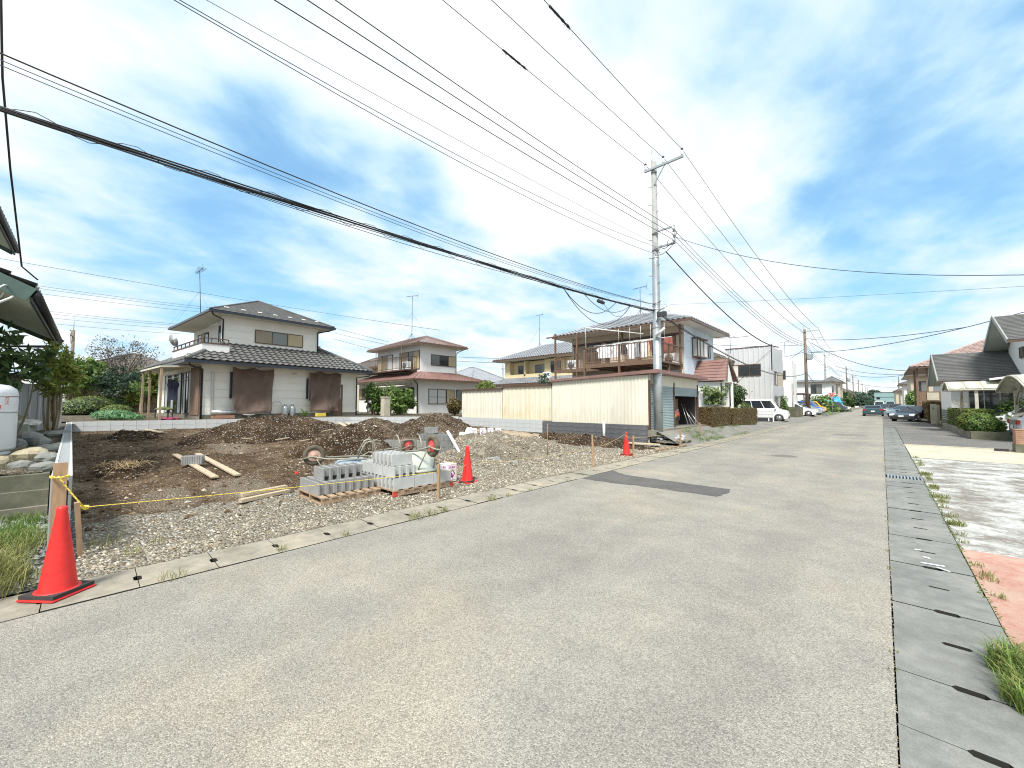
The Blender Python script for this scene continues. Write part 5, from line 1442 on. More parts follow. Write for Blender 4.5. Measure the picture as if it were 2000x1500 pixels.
mb = MB(); mb.box(.1, X - .1, 2.5, 2.56, -.18, 1.8); mb.box(.1, .16, 2.57, 5.5, -.18, 1.8); mb.box(.17, X - .1, 5.45, 5.5, -.18, 1.8); mb.box(.17, X - .1, 2.58, 5.44, 1.74, 1.8); mb.build('inner_wall', M('garage_inside', (.045, .04, .038), rough=.9), ga)
mb = MB(); mb.box(-11.32, -6.3, 14.70, 20.6, .30, .515); tag(mb.build('garage_slab', m_conc), kind='structure')
for i, (y, s) in enumerate([(18.9, 0), (19.05, .1), (19.25, -.05), (19.5, .12)]):
    mb = MB(); mb.tube([(-6.55 + .1 * i, y, .52), (-6.95, y + .25 + s, 1.55 - .2 * (i > 1))], .014, 5); tag(mb.build('thin_pole', m_alu), ['longest pale pole leaning in the open garage bay', 'second pale pole leaning in the open garage bay', 'third, shorter pale pole in the garage bay', 'last pale pole, nearest the brown hedge'][i], 'pole', 'pale poles leaning in the garage')
mb = MB(); mb.box(-.06, .06, -.35, .35, 0, 1.25); o = mb.build('wood_panel', m_woodbr); o.location = (-7.2, 18.9, .52); tag(o, 'tall brown board standing inside the open garage bay', 'board')

# ------------------------------------------------------------------ house with the wooden laundry balcony
h3 = thing('house', 'pale blue-white two-storey house with grey tiles and a wide brown laundry balcony', 'house', (0, 0, 0))
mb = MB(); mb.box(-15.9, -8.2, 23.2, 28.6, .3, 6.12); mb.build('wall', m_wallbeige, h3)
F = Face((-8.2, 23.2, 0), (0, 1, 0))
for r_ in range(6):
    for c_ in range(3):
        mb = MB(); mb.fbox(F, .01 + c_ * 1.8, 1.79 + c_ * 1.8, .4 + r_ * .955, .4 + (r_ + 1) * .955 - .01, .001, .02); mb.build('wall_panel', m_wallcool, h3)
hip_roof(h3, -16.75, -7.45, 22.1, 29.5, 6.22, 1.42, m_tileb, 'tile', m_wallw, m_gutterbr, .085)
F = Face((-15.9, 23.2, 0), (1, 0, 0))
for a0, w, p in ((.2, 2.1, 'Sg'), (2.7, 1.9, 'gG'), (5.0, 1.2, 's'), (6.25, 1.0, 'w')): window(h3, F, a0, 3.8, w, 1.75, tuple(p), m_trim)
mb = MB(); mb.fbox(F, .1, 7.6, 5.56, 5.66, .001, .12); mb.build('lintel', m_trim, h3)
mb = MB(); mb.fbox(F, .1, 7.6, 3.0, 3.5, .001, .02); mb.build('band', m_wallcool, h3)
# bay window on the street face
F = Face((-8.18, 23.2, 0), (0, 1, 0))
mb = MB(); mb.fbox(F, 1.25, 2.95, 4.30, 4.38, .001, .36); mb.fbox(F, 1.22, 2.98, 5.42, 5.50, .001, .40); by = mb.build('bay_window', m_trim, h3)
mb = MB(); mb.fbox(F, 1.28, 2.92, 4.381, 5.419, .001, .30); mb.build('pane', m_glassl, by)
mb = MB()
for a in (1.26, 1.72, 2.4, 2.88): mb.fbox(F, a, a + .06, 4.381, 5.419, .28, .335)
mb.fbox(F, 1.26, 1.30, 4.381, 5.419, .0, .05); mb.build('bay_frame', m_trim, by)
mb = MB(); mb.fbox(F, 2.42, 2.90, 4.40, 5.40, .302, .345); mb.build('shutter_panel', m_wallw, by)
window(h3, F, 4.2, 4.5, .42, .8, ('G',), m_trim)
# balconies
def balcony(parent, x0, x1, y0, y1, zf, zr, m, sides='fr', step=.17):
    mb = MB(); mb.box(x0, x1, y0, y1, zf - .10, zf); mb.box(x0, x1, y0 - .01, y0 + .05, zf - .22, zf + .02); mb.build('balcony_floor', m, parent)
    mb = MB(); mb.box(x0, x1, y0, y0 + .05, zr - .05, zr); mb.box(x0, x1, y0 + .01, y0 + .04, zf + .08, zf + .12)
    if 'r' in sides: mb.box(x1 - .05, x1, y0 + .051, y1, zr - .05, zr); mb.box(x1 - .04, x1 - .01, y0 + .051, y1, zf + .08, zf + .12)
    if 'l' in sides: mb.box(x0, x0 + .05, y0 + .051, y1, zr - .05, zr); mb.box(x0 + .01, x0 + .04, y0 + .051, y1, zf + .08, zf + .12)
    rl = mb.build('balcony_rail', m, parent)
    def bal_(x, y):
        b = MB(); b.box(x - .012, x + .012, y - .012, y + .012, zf + .12, zr - .05); b.build('baluster', m, rl)
    k = int((x1 - x0) / step)
    for i in range(1, k): bal_(x0 + (x1 - x0) * i / k, y0 + .025)
    k = max(2, int((y1 - y0) / step))
    for i in range(1, k):
        if 'r' in sides: bal_(x1 - .025, y0 + (y1 - y0) * i / k)
        if 'l' in sides: bal_(x0 + .025, y0 + (y1 - y0) * i / k)
    return rl
m_balc = M('balcony_brown', (.155, .098, .065), var=.2, rough=.55)
balcony(h3, -12.65, -8.25, 19.6, 23.15, 3.80, 4.78, m_balc, 'rl')
balcony(h3, -16.2, -12.7, 21.5, 23.15, 3.80, 4.74, m_balc, 'l')
mb = MB()
for x, y, z1 in ((-16.15, 21.55, 6.3), (-14.4, 21.55, 6.1), (-12.6, 19.65, 4.78), (-10.4, 19.65, 4.78), (-8.3, 19.65, 4.78), (-8.3, 22.9, 6.1), (-11.9, 22.9, 6.1), (-8.35, 21.3, 4.78)):
    b = MB(); b.box(x - .05, x + .05, y - .05, y + .05, .8, z1); b.build('balcony_post', m_balc, h3)
for x in (-12.2, -11.5, -10.8, -10.0, -9.2, -8.6):
    b = MB(); b.box(x - .04, x + .04, 19.7, 23.1, 3.55, 3.69); b.build('floor_joist', m_balc, h3)
mb = MB(); mb.box(-16.9, -16.0, 21.48, 21.6, 6.05, 6.12); mb.build('roof_beam', m_balc, h3)
mb = MB(); mb.tube([(-12.55, 19.7, 4.78), (-12.55, 19.7, 5.95), (-12.5, 19.7, 5.98), (-9.9, 21.6, 5.55)], .03, 6); mb.build('laundry_frame', m_pvc, h3)
mb = MB(); mb.tube([(-12.0, 21.9, 5.25), (-8.4, 21.9, 5.25)], .02, 6); mb.tube([(-12.3, 20.2, 4.92), (-8.4, 20.2, 4.92)], .02, 6)
for x in (-11.6, -10.9, -10.2, -9.6, -8.8): mb.tube([(x, 21.9, 6.1), (x, 21.9, 5.25)], .012, 4)
mb.build('drying_pole', m_pvc, h3)
CL = [(-11.6, 20.2, .80, .75, (.72, .74, .76), 'white shirt hanging leftmost on the laundry balcony'), (-10.85, 20.2, .45, .75, (.70, .73, .78), 'pale shirt with short sleeves on the front drying pole'), (-10.3, 20.2, .40, .62, (.05, .055, .07), 'dark navy top on the front drying pole'),
      (-9.95, 20.2, .40, .95, (.74, .76, .77), 'long white towel hanging in the middle of the balcony'), (-9.62, 20.2, .26, .85, (.30, .33, .36), 'grey towel beside the long white one'), (-9.25, 20.2, .36, .9, (.73, .74, .74), 'white trousers on the front drying pole'),
      (-9.05, 20.25, .30, .6, (.42, .03, .05), 'dark red garment on the front drying pole'), (-8.85, 20.25, .32, .85, (.60, .46, .33), 'beige garment on the front drying pole'), (-8.66, 20.2, .3, .85, (.05, .05, .06), 'black garment beside the beige one'), (-8.5, 20.2, .28, .6, (.72, .74, .75), 'white garment at the street end of the front pole'),
      (-8.6, 21.9, .45, .8, (.30, .10, .08), 'rust coloured garment on the rear drying pole'), (-12.35, 22.6, .5, .7, (.09, .11, .16), 'dark blue garment by the balcony door')]
for i, (x, y, w, h, c, lab) in enumerate(CL):
    garment('hanging_laundry', lab, 'laundry', (x, y, 5.25 if y > 21 else 4.92), w, h, M('laundry_cloth', c, var=.08, rough=.9), R(rb.uniform(-12, 12)), i * 1.3, i % 3 == 0, 'laundry on the brown balcony')
t = thing('air_conditioner', 'white air conditioner unit on the small end balcony over the garage', 'air conditioner', (-15.0, 22.0, 3.81))
mb = MB(); mb.box(-.4, .4, -.15, .15, 0, .62); mb.build('casing', m_can, t); mb = MB(); mb.lathe([(.24, -.156), (.24, -.16)], 18, (-.08, 0, .3), 'y'); mb.build('fan_grille', m_glassg, t)
t = copy_tree(t, 'white air conditioner unit at the street end of the laundry balcony', location=(-8.75, 22.75, 3.81))
for i, (x, w, h, m) in enumerate([(-11.9, .9, .75, m_wallbeige), (-10.9, .7, .8, m_woodbr), (-12.2, .5, .6, m_wallbeige)]):
    mb = MB(); mb.box(-w / 2, w / 2, -.25, .25, 0, h); mb.box(-w / 2 - .02, w / 2 + .02, -.27, .27, h + .001, h + .04); o = mb.build('storage_box', m); o.location = (x, 22.4 + .1 * i, 3.81); tag(o, ['wide beige storage box behind the balcony bars', 'brown storage box behind the balcony bars', 'small beige storage box at the balcony corner'][i], 'storage box')
antenna('antenna on a braced mast above the grey roof with the laundry balcony', (-12.0, 25.8, 7.6), 1.95, .9, .5, m_wireb)
# entrance gable beside it
eg = thing('entrance_porch', 'small gabled entrance porch with red-brown roof behind the hedges', 'porch', (-7.0, 25.4, .4))
mb = MB()
for s in (-1, 1): shingle(mb, *((V3(-1.9, -1.1, 2.45), V3(.75, -1.1, 2.45), V3(.55, 0, 3.75), V3(-1.9, 0, 3.75)) if s < 0 else (V3(.75, 1.1, 2.45), V3(-1.9, 1.1, 2.45), V3(-1.9, 0, 3.75), V3(.55, 0, 3.75))), .25, .03)
mb.build('roof', m_redroof, eg)
mb = MB(); mb.prism([(-.95, 2.4), (.95, 2.4), (0, 3.62)], 'x', .42, .50); mb.box(-1.8, .3, -.9, -.8, -.3, 2.4); mb.box(-1.8, .3, .8, .9, -.3, 2.4); mb.build('gable_wall', m_wallw, eg)
mb = MB(); mb.bar((.72, -1.15, 2.42), (.52, 0, 3.80), .05, .14); mb.bar((.72, 1.15, 2.42), (.52, 0, 3.80), .05, .14); mb.build('barge_board', m_trim, eg)
for y in (-.85, .85):
    mb = MB(); mb.box(.4, .52, y - .06, y + .06, -.35, 2.4); mb.build('porch_post', m_wallw, eg)
# ------------------------------------------------------------------ sight-line helper: where a line of sight meets a plane of the place
_fr, _rt, _up = [cam.rotation_euler.to_matrix() @ Vector(v) for v in ((0, 0, -1), (1, 0, 0), (0, 1, 0))]
def sight(u, v, axis, val):
    d = _fr + _rt * ((u - 1000) / 770) - _up * ((v - 750) / 770)
    k = (val - cam.location[axis]) / d[axis]
    return cam.location + d * k

# ------------------------------------------------------------------ vegetation
def leaf_quads(mb, c, r, n, s, rg, shell=.45, up=.3, asp=.45, box=False, lowcut=-1.0, clump=0):
    c = Vector(c); cl = []
    for _ in range(clump):
        v = Vector((rg.gauss(0, 1), rg.gauss(0, 1), rg.gauss(0, 1))).normalized()
        cl.append((v * (rg.random() ** .33) * .95, rg.uniform(.16, .36)))
    for _ in range(n):
        if box:
            f = rg.randrange(5); p = Vector((rg.uniform(-1, 1), rg.uniform(-1, 1), rg.uniform(-1, 1)))
            k = 1 - .10 * rg.random() ** 2
            if f == 0: p.z = k
            elif f < 3: p.x = k * (1 if f == 1 else -1)
            else: p.y = k * (1 if f == 3 else -1)
            nrm = Vector((p.x if f in (1, 2) else 0, p.y if f in (3, 4) else 0, p.z if f == 0 else 0))
        elif cl:
            q, w = cl[rg.randrange(len(cl))]
            d = Vector((rg.gauss(0, 1), rg.gauss(0, 1), rg.gauss(0, 1))).normalized()
            p = q + d * w * rg.random() ** .4; nrm = d
        else:
            d = Vector((rg.gauss(0, 1), rg.gauss(0, 1), rg.gauss(0, 1))).normalized()
            if d.z < lowcut: d.z = -d.z * .3
            p = d * (1 - shell * rg.random() ** 1.6) * (1 + .12 * mn.noise(d * 2.3 + c)); nrm = d
        pos = c + Vector((p.x * r[0], p.y * r[1], p.z * r[2]))
        nv = (nrm + Vector((rg.gauss(0, .6), rg.gauss(0, .6), rg.gauss(0, .6) + up))).normalized()
        t = nv.cross(Vector((rg.gauss(0, 1), rg.gauss(0, 1), rg.gauss(0, 1)))).normalized(); b_ = nv.cross(t)
        l = s * rg.uniform(.6, 1.35); w = l * asp
        k = len(mb.v)
        mb.v += [tuple(pos - t * l), tuple(pos - b_ * w), tuple(pos + t * l), tuple(pos + b_ * w)]
        mb.f.append((k, k + 1, k + 2, k + 3)); mb.mi.append(mb.m); mb.sm.append(False)
def plant(name, label, cat, base, crowns, leaf, s, stems=(), bark=None, group=None, seed=1, asp=.45, shell=.45, up=.3, core=None, lowcut=-1.0, clump=0):
    """crowns: (centre, radii, leaves) and stems: (points, radii), all relative to the base"""
    rg = random.Random(seed)
    t = thing(name, label, cat, base, 0, group)
    mb = MB()
    for c, r, n in crowns: leaf_quads(mb, c, r, n, s, rg, shell, up, asp, lowcut=lowcut, clump=clump)
    mb.build('crown' if stems else 'foliage', leaf, t)
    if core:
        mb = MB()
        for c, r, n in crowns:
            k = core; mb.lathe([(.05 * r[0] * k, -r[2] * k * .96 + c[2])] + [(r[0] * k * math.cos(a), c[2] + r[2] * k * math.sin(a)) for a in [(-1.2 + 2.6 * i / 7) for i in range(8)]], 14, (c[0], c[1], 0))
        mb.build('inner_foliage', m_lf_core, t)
    for pts, rr_ in stems:
        mb = MB(); mb.tube(pts, rr_, 7); mb.build('trunk' if len(stems) == 1 else 'stem', bark or m_bark, t)
    return t
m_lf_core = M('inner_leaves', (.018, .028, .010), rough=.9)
def limb(a, b, bend, r0, r1, rg, n=5):
    a, b = Vector(a), Vector(b); P = []
    off = Vector((rg.uniform(-1, 1), rg.uniform(-1, 1), .2)) * bend
    for i in range(n + 1):
        t = i / n; P.append(a.lerp(b, t) + off * math.sin(t * 3.14))
    return P, [r0 + (r1 - r0) * i / n for i in range(n + 1)]
rg = random.Random(21)
# big-leaved shrub in front of the gas tank
st = [limb((0, 0, 0), (rg.uniform(-.35, .35), rg.uniform(-.25, .25), rg.uniform(1.2, 2.1)), .1, .022, .008, rg) for _ in range(6)]
plant('leafy_shrub', 'dark broad-leaved shrub rising over the white gas tank', 'shrub', (-12.5, -1.05, .68), [((0, 0, 1.85), (.62, .55, .62), 520), ((.15, -.1, 1.45), (.6, .5, .4), 260)], m_lf_dark, .105, st, m_bark, seed=3, asp=.30, shell=.9, clump=26)
plant('leafy_shrub', 'single broad-leaved spray hanging in front of the white gas tank', 'shrub', (-8.9, -1.30, .62), [((-.1, -.05, .62), (.22, .2, .26), 46)], m_lf_dark, .085, [limb((0, 0, 0), (-.1, 0, .75), .05, .012, .005, rg)], m_bark, seed=4, asp=.28, shell=.95)
# heavenly-bamboo clump beside the block wall
st = [limb((rg.uniform(-.14, .14), rg.uniform(-.10, .10), 0), (rg.uniform(-.45, .40), rg.uniform(-.25, .2), rg.uniform(1.3, 2.3)), .08, .026, .010, rg, 6) for _ in range(13)]
plant('bamboo_shrub', 'tall many-stemmed yellow-green shrub beside the end of the hollow block wall', 'shrub', (-17.0, -.74, .70), [((.0, 0, 1.85), (.66, .55, .62), 1900), ((.25, .12, 1.5), (.60, .5, .45), 1000), ((-.35, -.1, 1.25), (.35, .3, .25), 220), ((0, 0, 2.3), (.45, .4, .35), 420)], m_lf_yel, .070, st, m_barkp, seed=5, asp=.28, shell=.9, clump=40)
# garden of the cream house
Z = .78
def bush(label, u, v0, v1, w, d, leaf, s, n, seed, name='clipped_bush', group='rounded bushes of the cream house garden', flat=1.0, k=None):
    """a rounded clipped bush d metres away whose picture is w wide and v0..v1 high at u"""
    wpx = w / 2 * d / 770; cbase = sight(u, v1, 2, Z) if k is None else k
    dirv = (_fr + _rt * ((u - 1000) / 770)); p = cam.location + dirv * d
    h = (v1 - v0) * d / 770
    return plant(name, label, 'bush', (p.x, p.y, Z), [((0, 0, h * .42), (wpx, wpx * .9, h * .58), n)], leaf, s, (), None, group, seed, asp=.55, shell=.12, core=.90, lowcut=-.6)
bush('pale straggly rounded bush at the block wall end', 152, 792, 822, 62, 26, m_lf_pale, .06, 1500, 31)
bush('olive rounded bush, widest of the clipped ones', 178, 780, 816, 72, 27.5, m_lf_hedge, .06, 2200, 32)
bush('dark rounded bush under the pine, highest of the clipped ones', 218, 773, 808, 60, 30, m_lf_mid, .06, 2000, 33)
bush('bright neat rounded bush at the edge of the porch', 231, 792, 812, 52, 26.5, m_lf_hedge, .05, 2000, 34)
plant('juniper', 'low spreading blue-green juniper along the top of the back block wall', 'bush', sight(222, 819, 2, .78).to_tuple(), [((0, 0, .22), (1.25, .8, .24), 1500), ((.8, .6, .12), (.9, .5, .15), 500)], m_lf_jun, .10, (), None, None, 35, asp=.25, shell=.9, up=.8)
def tree(label, u, v_top, v_bot, w, d, leaf, s, n, seed, base_z=Z, crown_lo=.35, bark=None, name='garden_tree', group=None, cl=30, asp=.45, lobes=5, shell=.6, lean=0., trunk=True, nl=5):
    rg = random.Random(seed); p = cam.location + (_fr + _rt * ((u - 1000) / 770)) * d
    zt = sight(u, v_top, 0, p.x).z if abs(p.x) > 3 else 1.55 + (788 - v_top) * d / 770
    zt = 1.55 + (788 - v_top) * d / 770
    h = zt - base_z; rw = w / 2 * d / 770; ch = h * (1 - crown_lo)
    cr = [((0, 0, h * crown_lo + ch * .5), (rw * .8, rw * .75, ch * .5), n // 2)]
    for i in range(lobes):
        a = 6.283 * i / lobes + rg.random(); q = rg.uniform(.35, .6)
        cr.append(((math.cos(a) * rw * q, math.sin(a) * rw * q, h * crown_lo + ch * rg.uniform(.25, .78)), (rw * .5, rw * .5, ch * .28), n // (2 * lobes)))
    st = []
    if trunk:
        st.append(limb((0, 0, -.1), (lean, 0, h * (crown_lo + .3)), .08 * h * .3, .05 + h * .012, .03, rg))
        for i in range(nl):
            a = rg.uniform(0, 6.28); z0 = h * (crown_lo * .8 + .12 * rg.random())
            st.append(limb((lean * .5, 0, z0), (math.cos(a) * rw * .6, math.sin(a) * rw * .6, h * rg.uniform(crown_lo + .2, .9)), .12, .03 + h * .004, .012, rg))
    return plant(name, label, 'tree', (p.x, p.y, base_z), cr, leaf, s, st, bark, group, seed, asp, shell, clump=cl)
tree('yellow-green garden tree behind the bamboo shrub', 165, 692, 822, 74, 29, m_lf_mid, .13, 2600, 41, crown_lo=.35, group=None)
tree('dark pine-like garden tree in the middle of the cream house garden', 232, 715, 810, 92, 30, m_lf_blue, .11, 3200, 42, crown_lo=.30)
tree('tall sparse purple-leaved tree standing above the garden roofs', 236, 655, 800, 118, 33, m_lf_pur, .075, 3400, 43, crown_lo=.40, cl=60, shell=.9, nl=18)
tree('bright lime-leaved garden tree next to the porch posts', 288, 712, 800, 62, 34, m_lf_yel, .13, 2200, 44, crown_lo=.2)
tree('deep green tree filling the gap behind the bamboo shrub', 190, 722, 800, 60, 36, m_lf_dark, .14, 2200, 45, crown_lo=.15)
tree('pale lime shrub-tree at the middle of the garden', 250, 752, 806, 60, 31, m_lf_yel, .10, 1500, 46, crown_lo=.2)
tree('small bare-stemmed tree with forked pale trunk beside the porch', 276, 745, 818, 46, 27.5, m_lf_mid, .07, 700, 47, crown_lo=.55, bark=m_barkp)
tree('rounded bright green tree behind the gas tank side of the garden', 146, 700, 812, 78, 33, m_lf_hedge, .13, 2400, 48, crown_lo=.15)
tree('tall mid-green tree behind the pale lime shrub-tree', 262, 722, 805, 84, 36, m_lf_mid, .14, 2600, 49, crown_lo=.1)
tree('broad green tree closing the garden below the purple tree', 214, 712, 805, 96, 38, m_lf_mid, .15, 2800, 50, crown_lo=.1)
# bushes of the red-roofed house
for q in [('leafy green bush with arching sprays beside the openwork wall', 732, 748, 812, 46, 26.5, m_lf_mid, .12, 1500, 51), ('large bushy green shrub right of the stone gate pillar', 782, 756, 811, 66, 26.5, m_lf_mid, .12, 2200, 52), ('light green sprays between the bushes above the gate pillar', 762, 750, 790, 46, 27.2, m_lf_pale, .11, 700, 53)]:
    tree(q[0], *q[1:8], q[8], q[9], crown_lo=.02, name='garden_shrub', group='shrubs at the red-roofed house', lobes=6, shell=.8)
tree('rounded reddish-brown bush beside the cream shed', 888, 777, 812, 36, 25.5, m_lf_brn, .08, 1500, 54, crown_lo=.05, name='garden_shrub', cl=0, shell=.3)
tree('round green treetop rising over the farther cream shed', 950, 742, 790, 50, 27, m_lf_hedge, .09, 1700, 55, crown_lo=.4, cl=0, shell=.3, name='garden_shrub')
tree('grey-green sprigs over the roof of the streaked cream shed', 1064, 728, 790, 34, 23, m_lf_blue, .08, 500, 56, crown_lo=.55, name='garden_shrub')
# yucca and pot plants at the cream house
t = thing('yucca', 'spiky green yucca by the gas cylinders', 'plant', h1w(.5, 4.75, -.04))
mb = MB()
for i in range(22):
    a = rg.uniform(0, 6.28); e_ = rg.uniform(.2, 1.3); l = rg.uniform(.4, .75); d = Vector((math.cos(a) * math.cos(e_), math.sin(a) * math.cos(e_), math.sin(e_))); s_ = d.cross(Vector((0, 0, 1))).normalized() * .03
    mb.add([Vector((0, 0, .05)) - s_, Vector((0, 0, .05)) + s_, d * l * .6 + s_ * .9 + Vector((0, 0, .05)), d * l, d * l * .6 - s_ * .9 + Vector((0, 0, .05))], [(0, 1, 2, 4), (4, 2, 3)])
mb.build('foliage', m_lf_mid, t)

# hedges along the street
def box_hedge(label, x0, x1, y0, y1, zb, h, leaf, s, n, seed, core=m_lf_core, cat='hedge'):
    rg = random.Random(seed); c = ((x0 + x1) / 2, (y0 + y1) / 2); t = thing('hedge', label, cat, (c[0], c[1], zb))
    mb = MB(); rx, ry = (x1 - x0) / 2, (y1 - y0) / 2
    leaf_quads(mb, (0, 0, h / 2), (rx, ry, h / 2), n, s, rg, box=True, up=.1, asp=.5)
    mb.build('foliage', leaf, t)
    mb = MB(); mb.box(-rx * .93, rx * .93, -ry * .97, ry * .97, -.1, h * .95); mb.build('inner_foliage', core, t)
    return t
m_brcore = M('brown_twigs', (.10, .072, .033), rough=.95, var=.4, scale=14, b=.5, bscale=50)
box_hedge('clipped brown box hedge next to the open garage bay', -7.15, -6.05, 20.7, 23.9, .38, .97, m_lf_brn, .035, 9000, 61, m_brcore)
box_hedge('clipped brown box hedge beside the white minivan', -7.05, -6.0, 24.2, 30.0, .33, .93, m_lf_brn, .035, 12000, 62, m_brcore)
def atd(u, d, z): p = cam.location + (_fr + _rt * ((u - 1000) / 770)) * d; return (p.x, p.y, z)
plant('magnolia', 'pale glossy-leaved small tree in front of the entrance porch', 'tree', atd(1388, 23, .4), [((0, 0, 1.62), (.95, .9, .72), 2400)], m_lf_pale, .10, [limb((0, 0, 0), (.05, .1, 1.6), .1, .05, .03, rg), limb((0, 0, .8), (.5, .2, 1.9), .1, .03, .015, rg), limb((0, 0, .8), (-.5, -.1, 1.9), .1, .03, .015, rg)], m_bark, seed=63, shell=.7, asp=.4, clump=44)
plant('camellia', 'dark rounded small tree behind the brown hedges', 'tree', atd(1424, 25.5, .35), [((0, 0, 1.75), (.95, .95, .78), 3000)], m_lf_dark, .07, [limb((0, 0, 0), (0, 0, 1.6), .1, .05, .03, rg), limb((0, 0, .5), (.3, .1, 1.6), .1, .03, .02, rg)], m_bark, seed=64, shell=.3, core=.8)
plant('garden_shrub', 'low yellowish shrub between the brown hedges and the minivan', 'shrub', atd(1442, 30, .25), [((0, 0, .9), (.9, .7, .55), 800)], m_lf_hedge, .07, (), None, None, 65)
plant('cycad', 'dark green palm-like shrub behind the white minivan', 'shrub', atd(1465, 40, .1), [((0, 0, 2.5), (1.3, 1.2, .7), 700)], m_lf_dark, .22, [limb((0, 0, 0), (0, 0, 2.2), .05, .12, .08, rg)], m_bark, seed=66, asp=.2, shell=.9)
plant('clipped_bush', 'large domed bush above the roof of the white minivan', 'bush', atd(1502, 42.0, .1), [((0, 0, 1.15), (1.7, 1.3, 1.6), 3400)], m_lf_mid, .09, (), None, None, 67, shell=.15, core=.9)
# grass and weeds
def grass(name, places, m, seed, kind='stuff'):
    rg = random.Random(seed); mb = MB()
    for (x, y, z, r, n, h) in places:
        for _ in range(n):
            a = rg.uniform(0, 6.28); q = r * math.sqrt(rg.random()); bx, by = x + math.cos(a) * q, y + math.sin(a) * q
            l = h * rg.uniform(.4, 1.2); b_ = rg.uniform(0, 6.28); k = rg.uniform(.2, .95) * l; w = rg.uniform(.0016, .0034) * (1 + h)
            dx, dy = math.cos(b_), math.sin(b_)
            p0 = Vector((bx, by, z)); p1 = p0 + Vector((dx * k * .4, dy * k * .4, l * .65)); p2 = p0 + Vector((dx * k, dy * k, l * (.95 - .25 * rg.random())))
            s_ = Vector((-dy, dx, 0)) * w
            mb.add([p0 - s_, p0 + s_, p1 + s_ * .8, p2, p1 - s_ * .8], [(0, 1, 2, 4), (4, 2, 3)])
    return tag(mb.build(name, m), kind=kind)
rg = random.Random(77)
P = []
for _ in range(120): P.append((rg.uniform(-6.9, -5.15), -.36 - abs(rg.gauss(0, .9)), .02, .15, 46, .20))
for _ in range(24): P.append((-5.25 + rg.uniform(-.5, .1), rg.uniform(-1.6, -.45), .01, .16, 70, .22))
grass('wild_grass', P, m_grass, 71)
P = []
for _ in range(36): P.append((rg.uniform(-8.15, -6.5), rg.uniform(-.70, -.30), .03, .13, 40, .17))
for _ in range(40): P.append((rg.uniform(-11.0, -8.5), rg.uniform(-1.6, -1.0), zyard(-9.5, -1.2) - .02, .22, 110, .05))
grass('wild_weeds', P, m_grassg, 72)
P = [(-4.66, 1.42, 0, .05, 22, .09), (-4.64, .55, 0, .10, 34, .11), (-4.66, 2.1, 0, .05, 16, .07), (-4.63, 3.05, 0, .12, 60, .11), (-4.62, 3.3, 0, .10, 50, .11), (-4.63, 3.52, 0, .06, 30, .1), (-4.62, 4.45, 0, .09, 50, .10), (-4.62, 4.85, 0, .06, 24, .08), (-4.62, 5.4, 0, .05, 14, .07), (-4.62, 6.6, 0, .05, 14, .06), (-4.62, 9.2, 0, .08, 24, .06), (-4.62, 11.4, 0, .06, 20, .06), (-4.62, 12.7, 0, .08, 20, .06),
     (-6.15, .15, .02, .12, 34, .16), (-5.6, .35, .02, .08, 18, .14), (-5.9, .55, .02, .1, 18, .12)]
for _ in range(26): y = rg.uniform(1.2, 16); P.append((.0 + rg.uniform(-.01, .01), y, 0, .025, 5, .04))
for _ in range(30): y = rg.uniform(2.5, 17); P.append((.59 + .005 * y + rg.uniform(-.02, .02), y, 0, .05 + .02 * (rg.random() > .7), int(22 + 26 * rg.random()), .05 + .04 * rg.random()))
for q in [(9.6, .12), (7.6, .09), (12.5, .12), (10.6, .08)]: P.append((.64, q[0], 0, q[1], 130, .09))
grass('joint_weeds', P, m_grass, 73)
P = [(.57 + rg.uniform(-.09, .14), rg.uniform(3.2, 3.85), 0, .09, 90, .16) for _ in range(15)]
grass('grass_clump', [(x, y, z, r, 60, h) for (x, y, z, r, n, h) in P], m_grass, 78)
grass('grass_clump', P, m_grassg, 74)
P = [(rg.uniform(-6.3, -5.2), rg.uniform(16.6, 21), .02, .18, 44, .14) for _ in range(34)] + [(rg.uniform(-5.35, -5.15), rg.uniform(18, 24), .02, .12, 30, .09) for _ in range(20)]
P = [(x, y, znorth(x, y), r, n, h) for (x, y, z, r, n, h) in P]
grass('verge_weeds', P, m_grassg, 75)
P = [(rg.uniform(-6.2, -5.9), rg.uniform(21, 30), .3, .14, 30, .18) for _ in range(14)] + [(rg.uniform(-8.5, -5.2), rg.uniform(64, 100), .04, .8, 60, .3) for _ in range(40)]
grass('verge_grass', P, m_grassg, 76)
# dry roots on the soil
mb = MB()
for i in range(60):
    a = rg.uniform(0, 6.28); x, y = -12.0 + rg.gauss(0, .25), .6 + rg.gauss(0, .16); z = zlot(x, y) + .14; l = rg.uniform(.15, .45)
    mb.tube([(x, y, z), (x + math.cos(a) * l * .5, y + math.sin(a) * l * .5, z + rg.uniform(.05, .16)), (x + math.cos(a) * l, y + math.sin(a) * l, z + rg.uniform(-.05, .12))], .006, 3, cap=False)
tag(mb.build('dry_roots', M('dry_root', (.42, .31, .17), var=.3)), kind='stuff')

